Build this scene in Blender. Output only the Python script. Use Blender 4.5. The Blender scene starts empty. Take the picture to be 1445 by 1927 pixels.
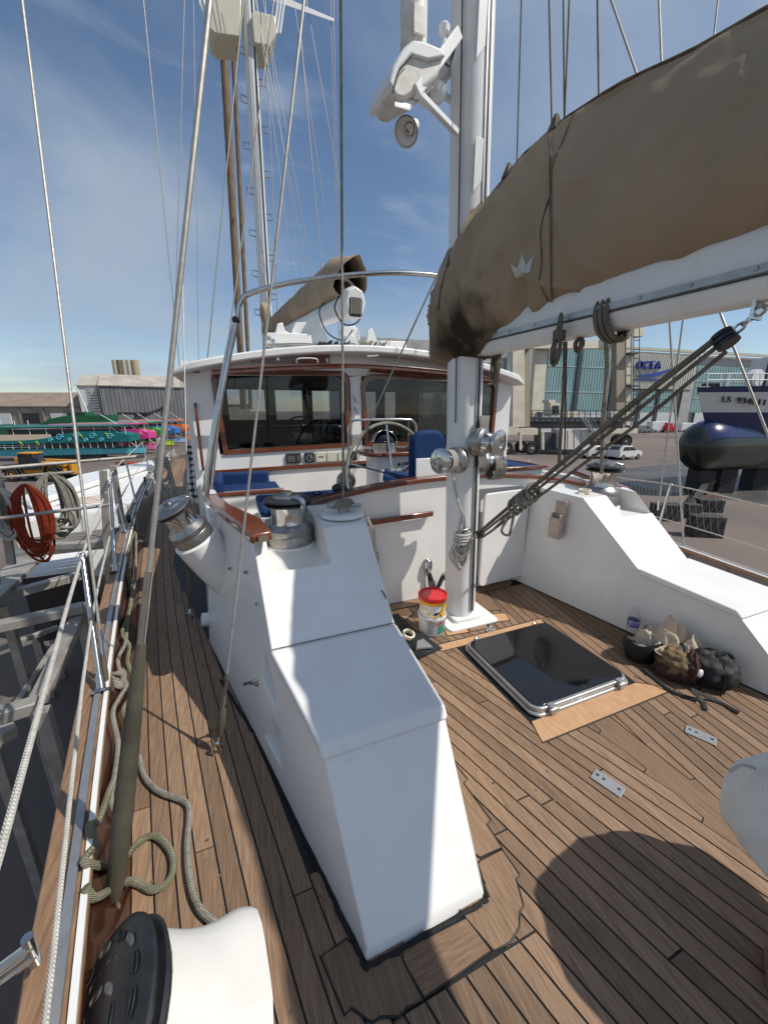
import bpy, bmesh, math, random
from mathutils import Vector, Matrix, noise
random.seed(7)
R = math.radians
S = bpy.context.scene
C = S.collection
# ---------------------------------------------------------------- camera, sky, sun, exposure
CAM = Vector((0, 0, 1.8)); F = 722.0; W, H = 1445.0, 1927.0; PITCH, YAW = R(15), R(22)
cd = bpy.data.cameras.new('camera'); cam = bpy.data.objects.new('camera', cd); C.objects.link(cam)
cam.location = CAM; cam.rotation_euler = (R(90) - PITCH, 0, -YAW)
cd.sensor_fit = 'HORIZONTAL'; cd.sensor_width = 36; cd.lens = F / W * 36; cd.clip_start = .05; cd.clip_end = 3000
S.camera = cam
SUN = Vector((.66, -.45, 1.0)).normalized()
sd = bpy.data.lights.new('sun', 'SUN'); sd.energy = 4.2; sd.angle = R(.53); sd.color = (1, .95, .87)
sun = bpy.data.objects.new('sun', sd); C.objects.link(sun); sun.location = (20, -20, 40)
sun.rotation_euler = SUN.to_track_quat('Z', 'Y').to_euler()
wd = bpy.data.worlds.new('World'); S.world = wd; wd.use_nodes = True
nt = wd.node_tree; nt.nodes.clear()
def wn(t, **k):
    n = nt.nodes.new(t)
    for a, b in k.items(): setattr(n, a, b)
    return n
wo = wn('ShaderNodeOutputWorld'); bg = wn('ShaderNodeBackground'); sky = wn('ShaderNodeTexSky')
sky.sky_type = 'NISHITA'; sky.sun_disc = False; sky.sun_elevation = math.asin(SUN.z)
sky.sun_rotation = math.atan2(SUN.x, SUN.y); sky.air_density = 1.0; sky.dust_density = .3; sky.ozone_density = 2.5
bg.inputs[1].default_value = .112
tc = wn('ShaderNodeTexCoord'); sx = wn('ShaderNodeSeparateXYZ'); nt.links.new(tc.outputs['Generated'], sx.inputs[0])
zc = wn('ShaderNodeMath', operation='MAXIMUM'); nt.links.new(sx.outputs[2], zc.inputs[0]); zc.inputs[1].default_value = 0
za = wn('ShaderNodeMath', operation='ADD'); nt.links.new(zc.outputs[0], za.inputs[0]); za.inputs[1].default_value = .18
dx = wn('ShaderNodeMath', operation='DIVIDE'); nt.links.new(sx.outputs[0], dx.inputs[0]); nt.links.new(za.outputs[0], dx.inputs[1])
dy = wn('ShaderNodeMath', operation='DIVIDE'); nt.links.new(sx.outputs[1], dy.inputs[0]); nt.links.new(za.outputs[0], dy.inputs[1])
cb = wn('ShaderNodeCombineXYZ'); nt.links.new(dx.outputs[0], cb.inputs[0]); nt.links.new(dy.outputs[0], cb.inputs[1])
def cloud(scale, rot, stretch, lo, hi, det, off):
    mp = wn('ShaderNodeMapping'); nt.links.new(cb.outputs[0], mp.inputs[0])
    mp.inputs['Rotation'].default_value = (0, 0, rot); mp.inputs['Scale'].default_value = (1, stretch, 1); mp.inputs['Location'].default_value = off
    nz = wn('ShaderNodeTexNoise'); nt.links.new(mp.outputs[0], nz.inputs[0]); nz.inputs['Scale'].default_value = scale
    nz.inputs['Detail'].default_value = det; nz.inputs['Roughness'].default_value = .55; nz.inputs['Distortion'].default_value = .4
    mr = wn('ShaderNodeMapRange'); nt.links.new(nz.outputs[0], mr.inputs[0]); mr.inputs[1].default_value = lo; mr.inputs[2].default_value = hi
    mr.interpolation_type = 'SMOOTHSTEP'
    return mr.outputs[0]
c1 = cloud(.62, .6, 1.0, .38, .68, 9, (5.2, .9, 0)); c2 = cloud(2.2, .5, 2.6, .50, .82, 9, (12.96, 1.53, 0))
cm = wn('ShaderNodeMath', operation='MULTIPLY'); nt.links.new(c1, cm.inputs[0]); cm.inputs[1].default_value = .85
cm2 = wn('ShaderNodeMath', operation='MULTIPLY'); nt.links.new(c2, cm2.inputs[0]); cm2.inputs[1].default_value = .65
ca = wn('ShaderNodeMath', operation='MAXIMUM'); nt.links.new(cm.outputs[0], ca.inputs[0]); nt.links.new(cm2.outputs[0], ca.inputs[1])
mx = wn('ShaderNodeMix', data_type='RGBA'); nt.links.new(ca.outputs[0], mx.inputs[0])
hs = wn('ShaderNodeHueSaturation'); hs.inputs['Saturation'].default_value = 1.0; nt.links.new(sky.outputs[0], hs.inputs['Color'])
nt.links.new(hs.outputs[0], mx.inputs[6]); mx.inputs[7].default_value = (3.6, 4.3, 5.2, 1)
nt.links.new(mx.outputs[2], bg.inputs[0]); nt.links.new(bg.outputs[0], wo.inputs[0])
S.view_settings.view_transform = 'Standard'; S.view_settings.look = 'None'; S.view_settings.exposure = 0.0; S.view_settings.gamma = 1
S.render.engine = 'CYCLES'; S.cycles.max_bounces = 8; S.cycles.transparent_max_bounces = 12; S.cycles.use_denoising = True
# ---------------------------------------------------------------- survey helpers: sight line of the survey camera met with a real plane
def ray(px, py):
    fw = Vector((math.sin(YAW) * math.cos(PITCH), math.cos(YAW) * math.cos(PITCH), -math.sin(PITCH)))
    rt = Vector((math.cos(YAW), -math.sin(YAW), 0)); up = rt.cross(fw)
    return fw + rt * ((px - W / 2) / F) - up * ((py - H / 2) / F)
def Zp(px, py, z): d = ray(px, py); return CAM + d * ((z - CAM.z) / d.z)
def Xp(px, py, x): d = ray(px, py); return CAM + d * ((x - CAM.x) / d.x)
def Yp(px, py, y): d = ray(px, py); return CAM + d * ((y - CAM.y) / d.y)
V = Vector
# ---------------------------------------------------------------- mesh helpers
class B:
    def __init__(s): s.v = []; s.f = []
    def add(s, v, f):
        o = len(s.v); s.v += [V(p) for p in v]; s.f += [tuple(i + o for i in q) for q in f]; return s
    def box(s, c, d, M=None, rz=0):
        x, y, z = (k / 2 for k in d); c = V(c)
        m = Matrix.Rotation(rz, 3, 'Z') if M is None else M
        v = [c + m @ V(p) for p in ((-x,-y,-z),(x,-y,-z),(x,y,-z),(-x,y,-z),(-x,-y,z),(x,-y,z),(x,y,z),(-x,y,z))]
        return s.add(v, [(3,2,1,0),(4,5,6,7),(0,1,5,4),(1,2,6,5),(2,3,7,6),(3,0,4,7)])
    def bar(s, a, b, w, h, up=(0, 0, 1)):
        a = V(a); b = V(b); t = (b - a); L = t.length; t /= L; sd = t.cross(V(up))
        if sd.length < 1e-4: sd = t.cross(V((1, 0, 0)))
        sd.normalize(); u = sd.cross(t); m = Matrix((sd, t, u)).transposed()
        return s.box((a + b) / 2, (w, L, h), m)
    def tube(s, pts, r, n=8, cap=True, closed=False, flat=1.0):
        pts = [V(p) for p in pts]; N = len(pts); rr = r if isinstance(r, (list, tuple)) else [r] * N
        tg = []
        for i in range(N):
            if closed: t = pts[(i + 1) % N] - pts[i - 1]
            else: t = pts[min(i + 1, N - 1)] - pts[max(i - 1, 0)]
            tg.append(t.normalized() if t.length > 1e-9 else V((0, 0, 1)))
        u = tg[0].orthogonal().normalized(); o = len(s.v)
        for i in range(N):
            u = u - tg[i] * u.dot(tg[i]); u = u.normalized() if u.length > 1e-6 else tg[i].orthogonal().normalized(); w = tg[i].cross(u)
            for k in range(n):
                a = 2 * math.pi * k / n; s.v.append(pts[i] + u * (math.cos(a) * rr[i]) + w * (math.sin(a) * rr[i] * flat))
        for i in range(N if closed else N - 1):
            j = (i + 1) % N
            for k in range(n):
                q = (k + 1) % n; s.f.append((o + i * n + k, o + i * n + q, o + j * n + q, o + j * n + k))
        if cap and not closed:
            s.f.append(tuple(o + k for k in range(n))[::-1]); s.f.append(tuple(o + (N - 1) * n + k for k in range(n)))
        return s
    def lathe(s, prof, n=24, M=None, cap=True):
        M = M or Matrix(); rings = []
        for r, z in prof: rings.append([M @ V((r * math.cos(2 * math.pi * k / n), r * math.sin(2 * math.pi * k / n), z)) for k in range(n)])
        return s.loft(rings, cap)
    def loft(s, rings, cap=True, closed=True):
        o = len(s.v); n = len(rings[0])
        for r in rings: s.v += [V(p) for p in r]
        for i in range(len(rings) - 1):
            for k in range(n if closed else n - 1):
                q = (k + 1) % n; s.f.append((o + i * n + k, o + i * n + q, o + (i + 1) * n + q, o + (i + 1) * n + k))
        if cap:
            s.f.append(tuple(o + k for k in range(n))[::-1]); s.f.append(tuple(o + (len(rings) - 1) * n + k for k in range(n)))
        return s
    def prism(s, poly, off):
        off = V(off); poly = [V(p) for p in poly]; return s.loft([poly, [p + off for p in poly]])
    def ring(s, outer, inner, off):
        off = V(off); o = [V(p) for p in outer]; i = [V(p) for p in inner]
        return s.loft([i, o, [p + off for p in o], [p + off for p in i], i], cap=False)
    def sph(s, c, r, n=16, m=10, sc=(1, 1, 1), M=None):
        c = V(c); M = M or Matrix.Identity(3); rings = []
        for j in range(m + 1):
            a = math.pi * (j + .02 if j == 0 else j - .02 if j == m else j) / m
            rings.append([c + M @ V((r * sc[0] * math.sin(a) * math.cos(2 * math.pi * k / n), r * sc[1] * math.sin(a) * math.sin(2 * math.pi * k / n), -r * sc[2] * math.cos(a))) for k in range(n)])
        return s.loft(rings)
    def build(s, name, mat, parent=None, smooth=40, bevel=0, seg=2, M=None):
        me = bpy.data.meshes.new(name)
        vs = [M @ p for p in s.v] if M is not None else s.v
        me.from_pydata([tuple(p) for p in vs], [], s.f); me.update()
        bm = bmesh.new(); bm.from_mesh(me); bmesh.ops.recalc_face_normals(bm, faces=bm.faces); bm.to_mesh(me); bm.free()
        if smooth:
            me.polygons.foreach_set('use_smooth', [True] * len(me.polygons)); me.set_sharp_from_angle(angle=R(smooth))
        me.materials.append(mat)
        o = bpy.data.objects.new(name, me); C.objects.link(o)
        if bevel:
            md = o.modifiers.new('bevel', 'BEVEL'); md.width = bevel; md.segments = seg; md.limit_method = 'ANGLE'; md.angle_limit = R(28); md.harden_normals = False
        par(o, parent)
        return o
def par(o, p):
    if p is not None:
        o.parent = p; o.matrix_parent_inverse = world_of(p).inverted()
def world_of(p):
    m = p.matrix_basis.copy()
    if p.parent: m = world_of(p.parent) @ p.matrix_parent_inverse @ m
    return m
def thing(name, label, cat, loc=(0, 0, 0), group=None):
    o = bpy.data.objects.new(name, None); C.objects.link(o); o.location = loc; o.empty_display_size = .1
    return tag(o, label, cat, group)
def tag(o, label, cat, group=None, kind=None):
    o['label'] = label; o['category'] = cat
    if group: o['group'] = group
    if kind: o['kind'] = kind
    return o
def struct(o): o['kind'] = 'structure'; return o
def spl(pts, n=6, closed=False):
    pts = [V(p) for p in pts]; N = len(pts); out = []
    for i in range(N if closed else N - 1):
        if closed: a, b, c, d = pts[i - 1], pts[i], pts[(i + 1) % N], pts[(i + 2) % N]
        else: a, b, c, d = pts[max(i - 1, 0)], pts[i], pts[i + 1], pts[min(i + 2, N - 1)]
        for k in range(n):
            t = k / n; out.append(.5 * (2 * b + (c - a) * t + (2 * a - 5 * b + 4 * c - d) * t * t + (3 * b - 3 * c + d - a) * t ** 3))
    if not closed: out.append(pts[-1])
    return out
def frame(z, x=None, o=(0, 0, 0)):
    z = V(z).normalized(); x = V(x) if x else (V((1, 0, 0)) if abs(z.x) < .9 else V((0, 1, 0)))
    x = (x - z * x.dot(z)).normalized(); y = z.cross(x)
    m = Matrix((x, y, z)).transposed().to_4x4(); m.translation = V(o); return m
def rrect(x0, x1, y0, y1, r, n=4):
    p = []
    for cx, cy, a in ((x1 - r, y1 - r, 0), (x0 + r, y1 - r, 90), (x0 + r, y0 + r, 180), (x1 - r, y0 + r, 270)):
        for k in range(n + 1): t = R(a + 90 * k / n); p.append((cx + r * math.cos(t), cy + r * math.sin(t)))
    return p
# ---------------------------------------------------------------- materials
def mat(name, col, rough=.5, metal=0, var=.08, vs=6, bump=0, bs=120, coat=0, col2=None, spec=.5, stretch=None, lo=.35, hi=.65, randv=0, emit=None):
    m = bpy.data.materials.new(name); m.use_nodes = True; t = m.node_tree; N = t.nodes; L = t.links
    p = N['Principled BSDF']; p.inputs['Roughness'].default_value = rough; p.inputs['Metallic'].default_value = metal
    p.inputs['Coat Weight'].default_value = coat; p.inputs['Specular IOR Level'].default_value = spec
    tc = N.new('ShaderNodeTexCoord'); mp = N.new('ShaderNodeMapping'); L.new(tc.outputs['Object'], mp.inputs[0])
    if stretch: mp.inputs['Scale'].default_value = stretch
    nz = N.new('ShaderNodeTexNoise'); nz.inputs['Scale'].default_value = vs; nz.inputs['Detail'].default_value = 6; nz.inputs['Roughness'].default_value = .6
    L.new(mp.outputs[0], nz.inputs['Vector'])
    mr = N.new('ShaderNodeMapRange'); mr.inputs[1].default_value = lo; mr.inputs[2].default_value = hi; L.new(nz.outputs[0], mr.inputs[0])
    mx = N.new('ShaderNodeMix'); mx.data_type = 'RGBA'; L.new(mr.outputs[0], mx.inputs[0])
    c2 = col2 or tuple(k * (1 - 2 * var) for k in col)
    mx.inputs[6].default_value = (*c2, 1); mx.inputs[7].default_value = (*col, 1)
    out = mx.outputs[2]
    if randv:
        oi = N.new('ShaderNodeObjectInfo'); r2 = N.new('ShaderNodeMapRange'); r2.inputs[3].default_value = 1 - randv; r2.inputs[4].default_value = 1 + randv
        L.new(oi.outputs['Random'], r2.inputs[0]); h = N.new('ShaderNodeHueSaturation'); L.new(r2.outputs[0], h.inputs['Value']); L.new(out, h.inputs['Color']); out = h.outputs[0]
        ad = N.new('ShaderNodeVectorMath'); ad.operation = 'ADD'; L.new(tc.outputs['Object'], ad.inputs[0])
        mu = N.new('ShaderNodeVectorMath'); mu.operation = 'SCALE'; cx = N.new('ShaderNodeCombineXYZ')
        for i in range(3): L.new(oi.outputs['Random'], cx.inputs[i])
        L.new(cx.outputs[0], mu.inputs[0]); mu.inputs['Scale'].default_value = 57.0; L.new(mu.outputs[0], ad.inputs[1]); L.new(ad.outputs[0], mp.inputs[0])
    L.new(out, p.inputs['Base Color'])
    rr = N.new('ShaderNodeMapRange'); rr.inputs[3].default_value = min(1, rough * 1.2); rr.inputs[4].default_value = rough * .85; L.new(nz.outputs[0], rr.inputs[0]); L.new(rr.outputs[0], p.inputs['Roughness'])
    if bump:
        n2 = N.new('ShaderNodeTexNoise'); n2.inputs['Scale'].default_value = bs; n2.inputs['Detail'].default_value = 4; L.new(mp.outputs[0], n2.inputs['Vector'])
        bn = N.new('ShaderNodeBump'); bn.inputs['Strength'].default_value = bump; bn.inputs['Distance'].default_value = .01
        L.new(n2.outputs[0], bn.inputs['Height']); L.new(bn.outputs[0], p.inputs['Normal'])
    if emit: p.inputs['Emission Color'].default_value = (*emit, 1); p.inputs['Emission Strength'].default_value = 1
    return m
def wave_bump(m, scale, strength, direction='DIAGONAL', dist=.004, kind='BANDS', colmix=0):
    t = m.node_tree; N = t.nodes; L = t.links; p = N['Principled BSDF']
    tc = N.new('ShaderNodeTexCoord'); w = N.new('ShaderNodeTexWave'); w.wave_type = kind
    if kind == 'BANDS': w.bands_direction = direction
    w.inputs['Scale'].default_value = scale; w.inputs['Distortion'].default_value = .15; L.new(tc.outputs['Object'], w.inputs[0])
    b = N.new('ShaderNodeBump'); b.inputs['Strength'].default_value = strength; b.inputs['Distance'].default_value = dist
    L.new(w.outputs['Fac'], b.inputs['Height'])
    if p.inputs['Normal'].links: L.new(p.inputs['Normal'].links[0].from_socket, b.inputs['Normal'])
    L.new(b.outputs[0], p.inputs['Normal'])
    if colmix:
        src = p.inputs['Base Color'].links[0].from_socket; mm = N.new('ShaderNodeMix'); mm.data_type = 'RGBA'; mm.blend_type = 'MULTIPLY'; mm.inputs[0].default_value = colmix
        L.new(src, mm.inputs[6]); L.new(w.outputs['Color'], mm.inputs[7]); L.new(mm.outputs[2], p.inputs['Base Color'])
    return m
GEL = mat('gelcoat white', (.82, .80, .765), .30, var=.035, vs=3.5, bump=.05, bs=30, coat=.25)
def scuff(m, col=(.55, .51, .44), sc=9, lo=.62, hi=.78, amt=.45):
    t = m.node_tree; N = t.nodes; L = t.links; p = N['Principled BSDF']; tc = N.new('ShaderNodeTexCoord'); mp = N.new('ShaderNodeMapping'); mp.inputs['Scale'].default_value = (1.5, 1.5, .7); L.new(tc.outputs['Object'], mp.inputs[0])
    nz = N.new('ShaderNodeTexNoise'); nz.inputs['Scale'].default_value = sc; nz.inputs['Detail'].default_value = 8; nz.inputs['Roughness'].default_value = .7; L.new(mp.outputs[0], nz.inputs[0])
    mr = N.new('ShaderNodeMapRange'); mr.inputs[1].default_value = lo; mr.inputs[2].default_value = hi; mr.inputs[4].default_value = amt; L.new(nz.outputs[0], mr.inputs[0])
    mx = N.new('ShaderNodeMix'); mx.data_type = 'RGBA'; L.new(mr.outputs[0], mx.inputs[0]); L.new(p.inputs['Base Color'].links[0].from_socket, mx.inputs[6]); mx.inputs[7].default_value = (*col, 1); L.new(mx.outputs[2], p.inputs['Base Color']); return m
scuff(GEL)
GEL2 = mat('painted white', (.78, .78, .76), .4, var=.04, vs=5, bump=.03, bs=90)
DIRTYW = mat('dirty white plastic', (.72, .70, .64), .5, var=.12, vs=7, col2=(.5, .45, .36), lo=.3, hi=.55)
TEAK = mat('weathered teak', (.315, .205, .13), .62, vs=9, stretch=(16, .8, 16), col2=(.155, .095, .058), bump=.25, bs=50, lo=.3, hi=.72, randv=.26, spec=.3)
TEAKN = mat('new teak', (.56, .34, .19), .5, vs=6, stretch=(6, 2, 6), col2=(.47, .26, .12), bump=.1, bs=40, randv=.06)
CAULK = mat('black caulking', (.010, .0095, .009), .55, var=.2, vs=30)
SEAL = mat('black sealant', (.012, .012, .013), .8, var=.2, vs=40, bump=.6, bs=60)
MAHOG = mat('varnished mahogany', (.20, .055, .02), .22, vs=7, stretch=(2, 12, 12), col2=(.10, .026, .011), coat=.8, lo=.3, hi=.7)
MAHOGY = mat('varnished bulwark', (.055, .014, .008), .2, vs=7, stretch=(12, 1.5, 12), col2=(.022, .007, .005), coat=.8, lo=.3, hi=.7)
RAILW = mat('bare teak rail', (.30, .18, .10), .5, vs=7, stretch=(12, 1, 12), col2=(.18, .10, .055), bump=.15, bs=40)
STEEL = mat('stainless steel', (.62, .61, .59), .17, 1, var=.1, vs=20)
STEELB = mat('worn steel drum', (.42, .41, .39), .34, 1, var=.15, vs=30, bump=.08, bs=120)
WIRE = mat('wire rope', (.42, .40, .36), .5, .55, var=.12, vs=40)
wave_bump(WIRE, 70, .2, 'DIAGONAL', .002)
ALU = mat('aluminium', (.50, .50, .49), .42, .75, var=.12, vs=9, bump=.05, bs=80)
GALV = mat('galvanised metal', (.42, .40, .37), .55, .35, var=.2, vs=5, col2=(.28, .25, .21), bump=.06, bs=40)
BLACK = mat('black plastic', (.022, .024, .027), .38, var=.2, vs=20)
RUBBER = mat('black rubber', (.02, .02, .02), .75, var=.2, vs=20)
CANVAS = mat('tan canvas', (.385, .295, .20), .85, var=.1, vs=1.6, bump=.12, bs=220, spec=.2)
wave_bump(CANVAS, 1.1, .25, 'X', .05)
CANVASD = mat('soiled canvas', (.20, .14, .085), .85, var=.2, vs=5, col2=(.02, .017, .013), lo=.35, hi=.6, bump=.12, bs=220, spec=.2)
FURL = mat('furled tan sail', (.24, .175, .115), .85, var=.15, vs=3, bump=.1, bs=60, spec=.2)
wave_bump(FURL, 1.0, .12, 'DIAGONAL', .03, colmix=.06)
ROPE = mat('grey braided rope', (.42, .40, .345), .8, var=.2, vs=25, col2=(.27, .25, .2), spec=.2); wave_bump(ROPE, 75, .9, 'DIAGONAL', .004, colmix=.25)
ROPEG = mat('mossy rope', (.33, .31, .23), .8, var=.2, vs=9, col2=(.21, .21, .12), spec=.2); wave_bump(ROPEG, 75, .9, 'DIAGONAL', .004, colmix=.25)
ROPEW = mat('white rope', (.68, .65, .58), .75, var=.12, vs=20, spec=.2); wave_bump(ROPEW, 80, .7, 'DIAGONAL', .004, colmix=.15)
ROPED = mat('dark tackle rope', (.25, .225, .18), .8, var=.2, vs=12, spec=.2); wave_bump(ROPED, 80, .8, 'DIAGONAL', .004, colmix=.2)
ROPER = mat('red rope', (.30, .045, .018), .75, var=.2, vs=9, spec=.2); wave_bump(ROPER, 60, .6, 'DIAGONAL', .005)
LEATHER = mat('old leather', (.105, .093, .06), .65, var=.25, vs=6, col2=(.055, .052, .034), bump=.2, bs=70)
BLUE = mat('blue cushion fabric', (.010, .036, .125), .75, var=.12, vs=12, bump=.1, bs=200, spec=.25)
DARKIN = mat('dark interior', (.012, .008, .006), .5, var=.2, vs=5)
GREYP = mat('grey plastic', (.20, .205, .21), .5, var=.05)
CREAMP = mat('cream plastic', (.62, .59, .47), .4, var=.04)
WHITEF = mat('white canvas cover', (.70, .68, .64), .8, var=.05, vs=4, bump=.1, bs=140, spec=.2)
BEIGEC = mat('beige cotton', (.58, .48, .37), .9, var=.08, vs=9, bump=.1, bs=160, spec=.1)
RED = mat('red plastic', (.62, .012, .018), .3, var=.05); YEL = mat('yellow plastic', (.80, .42, .02), .35, var=.05)
BUCKW = mat('white bucket', (.74, .74, .74), .35, var=.03); GREENL = mat('green print', (.03, .25, .19), .4); DARKP = mat('dark print', (.03, .03, .08), .5); GREYL = mat('grey print', (.42, .42, .41), .5, var=.1, vs=60)
scuff(GEL2, (.5, .46, .38), 7, .58, .78, .5)
BACKPK = mat('backpack black', (.018, .019, .021), .7, var=.3, vs=18, bump=.2, bs=150); BROWNF = mat('brown fabric', (.19, .125, .065), .8, var=.15, vs=15, bump=.2, bs=180); MAROON = mat('maroon fabric', (.055, .018, .014), .8, var=.15, vs=15, bump=.2, bs=180)
TAPE = mat('masking tape', (.76, .68, .52), .7)
ASPH = mat('yard asphalt', (.175, .135, .112), .85, var=.2, vs=.12, col2=(.095, .085, .08), lo=.3, hi=.62, bump=.3, bs=3)
def glass(name, tint, fres=.06, rough=.0):
    m = bpy.data.materials.new(name); m.use_nodes = True; t = m.node_tree; N = t.nodes; L = t.links; N.clear()
    o = N.new('ShaderNodeOutputMaterial'); a = N.new('ShaderNodeBsdfTransparent'); a.inputs[0].default_value = (*tint, 1)
    g = N.new('ShaderNodeBsdfGlossy'); g.inputs['Roughness'].default_value = rough + .01; lw = N.new('ShaderNodeLayerWeight'); lw.inputs[0].default_value = .5; pw = N.new('ShaderNodeMath'); pw.operation = 'POWER'; L.new(lw.outputs['Facing'], pw.inputs[0]); pw.inputs[1].default_value = 4; f = N.new('ShaderNodeMath'); f.operation = 'MULTIPLY_ADD'; L.new(pw.outputs[0], f.inputs[0]); f.inputs[1].default_value = .8; f.inputs[2].default_value = .045
    mx = N.new('ShaderNodeMixShader'); L.new(f.outputs[0], mx.inputs[0]); L.new(a.outputs[0], mx.inputs[1]); L.new(g.outputs[0], mx.inputs[2]); L.new(mx.outputs[0], o.inputs[0])
    return m
PANE = glass('tinted window glass', (.58, .60, .60))
CLEAR = glass('clear plastic', (.93, .95, .96))
HATCHG = mat('dark acrylic', (.006, .006, .008), .06, var=.1, coat=.3)
# ================================================================ yard ground, hull, deck
GZ = -3.7
g = B(); N = 40
gv = [(-900 + 1800 * i / N, -400 + 1500 * j / N, GZ) for j in range(N + 1) for i in range(N + 1)]
g.add(gv, [(j * (N + 1) + i, j * (N + 1) + i + 1, (j + 1) * (N + 1) + i + 1, (j + 1) * (N + 1) + i) for j in range(N) for i in range(N)])
struct(g.build('yard_ground', ASPH, smooth=0))
WETC = mat('wet concrete', (.105, .098, .092), .42, var=.25, vs=.35, bump=.1, bs=3)
wp = [Zp(x, y, GZ + .006) for x, y in ((1100, 892), (1150, 884), (1230, 876), (1300, 872), (1445, 868), (1800, 880), (1800, 1010), (1445, 950), (1330, 934), (1230, 922), (1150, 905))]
struct(B().prism(wp, (0, 0, -.004)).build('wet_slab', WETC, smooth=0))
def xb(Y): t = Y - 1.26; return -.51 - .18 * t + .006 * t * t
def xs(Y): return 3.9 - xb(Y)
# hull: closed shell below the rail
hull = B(); rings = []
for Y in (-3.5, -2, 0, 2, 4, 7, 10, 14, 18, 22):
    k = 1.0; a = xb(max(Y, -3)) - .2; b = xs(max(Y, -3)) + .2
    if Y > 16: q = 1 - ((Y - 16) / 8) ** 1.6; a = 1.95 - (1.95 - a) * q; b = 1.95 + (b - 1.95) * q
    c = 1.95; hw = (b - a) / 2
    rings.append([(a, Y, -.03), (c - hw * .97, Y, -1.0), (c - hw * .72, Y, -2.0), (c - hw * .25, Y, -2.8), (c, Y, -3.0), (c + hw * .25, Y, -2.8), (c + hw * .72, Y, -2.0), (c + hw * .97, Y, -1.0), (b, Y, -.03)])
hull.loft(rings)
hu = hull.build('yacht_hull', GEL2, smooth=50); tag(hu, 'white hull of the yacht whose teak deck fills the foreground', 'hull')
kb = B(); kb.box((1.95, 6, -3.35), (.5, 9, .75)); par(kb.build('keel', GEL2, hu, bevel=.03), None)
# deck sheet = caulking, teak pieces on it
db = B(); L_ = []; R_ = []
ys = [-3.2 + i * .6 for i in range(42)]
for Y in ys:
    a = xb(max(Y, -3)) - .06; b = xs(max(Y, -3)) + .06
    if Y > 16: q = 1 - ((Y - 16) / 8) ** 1.6; a = 1.95 - (1.95 - a) * q; b = 1.95 + (b - 1.95) * q
    L_.append((a, Y, -.005)); R_.append((b, Y, -.005))
n = len(ys); db.add(L_ + R_, [(i, i + n, i + n + 1, i + 1) for i in range(n - 1)])
deck = struct(db.build('deck', CAULK, smooth=0))
def clip(poly, h):
    a, b, c = h; out = []
    for i in range(len(poly)):
        p, q = poly[i], poly[(i + 1) % len(poly)]; dp = a * p[0] + b * p[1] - c; dq = a * q[0] + b * q[1] - c
        if dp <= 0: out.append(p)
        if (dp < 0 < dq) or (dq < 0 < dp): t = dp / (dp - dq); out.append((p[0] + (q[0] - p[0]) * t, p[1] + (q[1] - p[1]) * t))
    return out
def hp(a, b, c): l = math.hypot(a, b); return (a / l, b / l, c / l)
def region(hs, inset):
    poly = [(-30, -30), (30, -30), (30, 30), (-30, 30)]
    for a, b, c in hs:
        poly = clip(poly, (a, b, c - inset))
        if len(poly) < 3: return []
    return poly
def area(p): return abs(sum(p[i][0] * p[(i + 1) % len(p)][1] - p[(i + 1) % len(p)][0] * p[i][1] for i in range(len(p)))) / 2
def piece(poly, m=TEAK, z=0.0, nm='plank', t=.012):
    if len(poly) < 3 or area(poly) < .0006: return
    return B().prism([(x, y, z - t) for x, y in poly], (0, 0, t)).build(nm, m, deck, smooth=0)
GAP = .0040; PWD = .0715
BOXL = lambda Y: .26 - .245 * (Y - .81)
h_box = hp(-1, .18, -(.75 - .18 * .81) - .0)           # right of the port coaming's inner foot
h_sb = hp(1, .164, 2.76 + .164 * 3.02)                  # left of the starboard coaming's foot
HX0, HX1, HY0, HY1 = 1.51, 2.42, 1.30, 2.31
XK0, XK1 = 1.85, 1.99
def strips(dirx, s0, s1, side):
    nl = math.hypot(1, dirx); nx, ny = 1 / nl, -dirx / nl; out = []; k = math.floor(s0 / PWD)
    while k * PWD < s1:
        out.append((hp(-nx, -ny, -k * PWD), hp(nx, ny, (k + 1) * PWD), k)); k += 1
    return out, (nx, ny)
king_l, king_r = [], []
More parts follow.
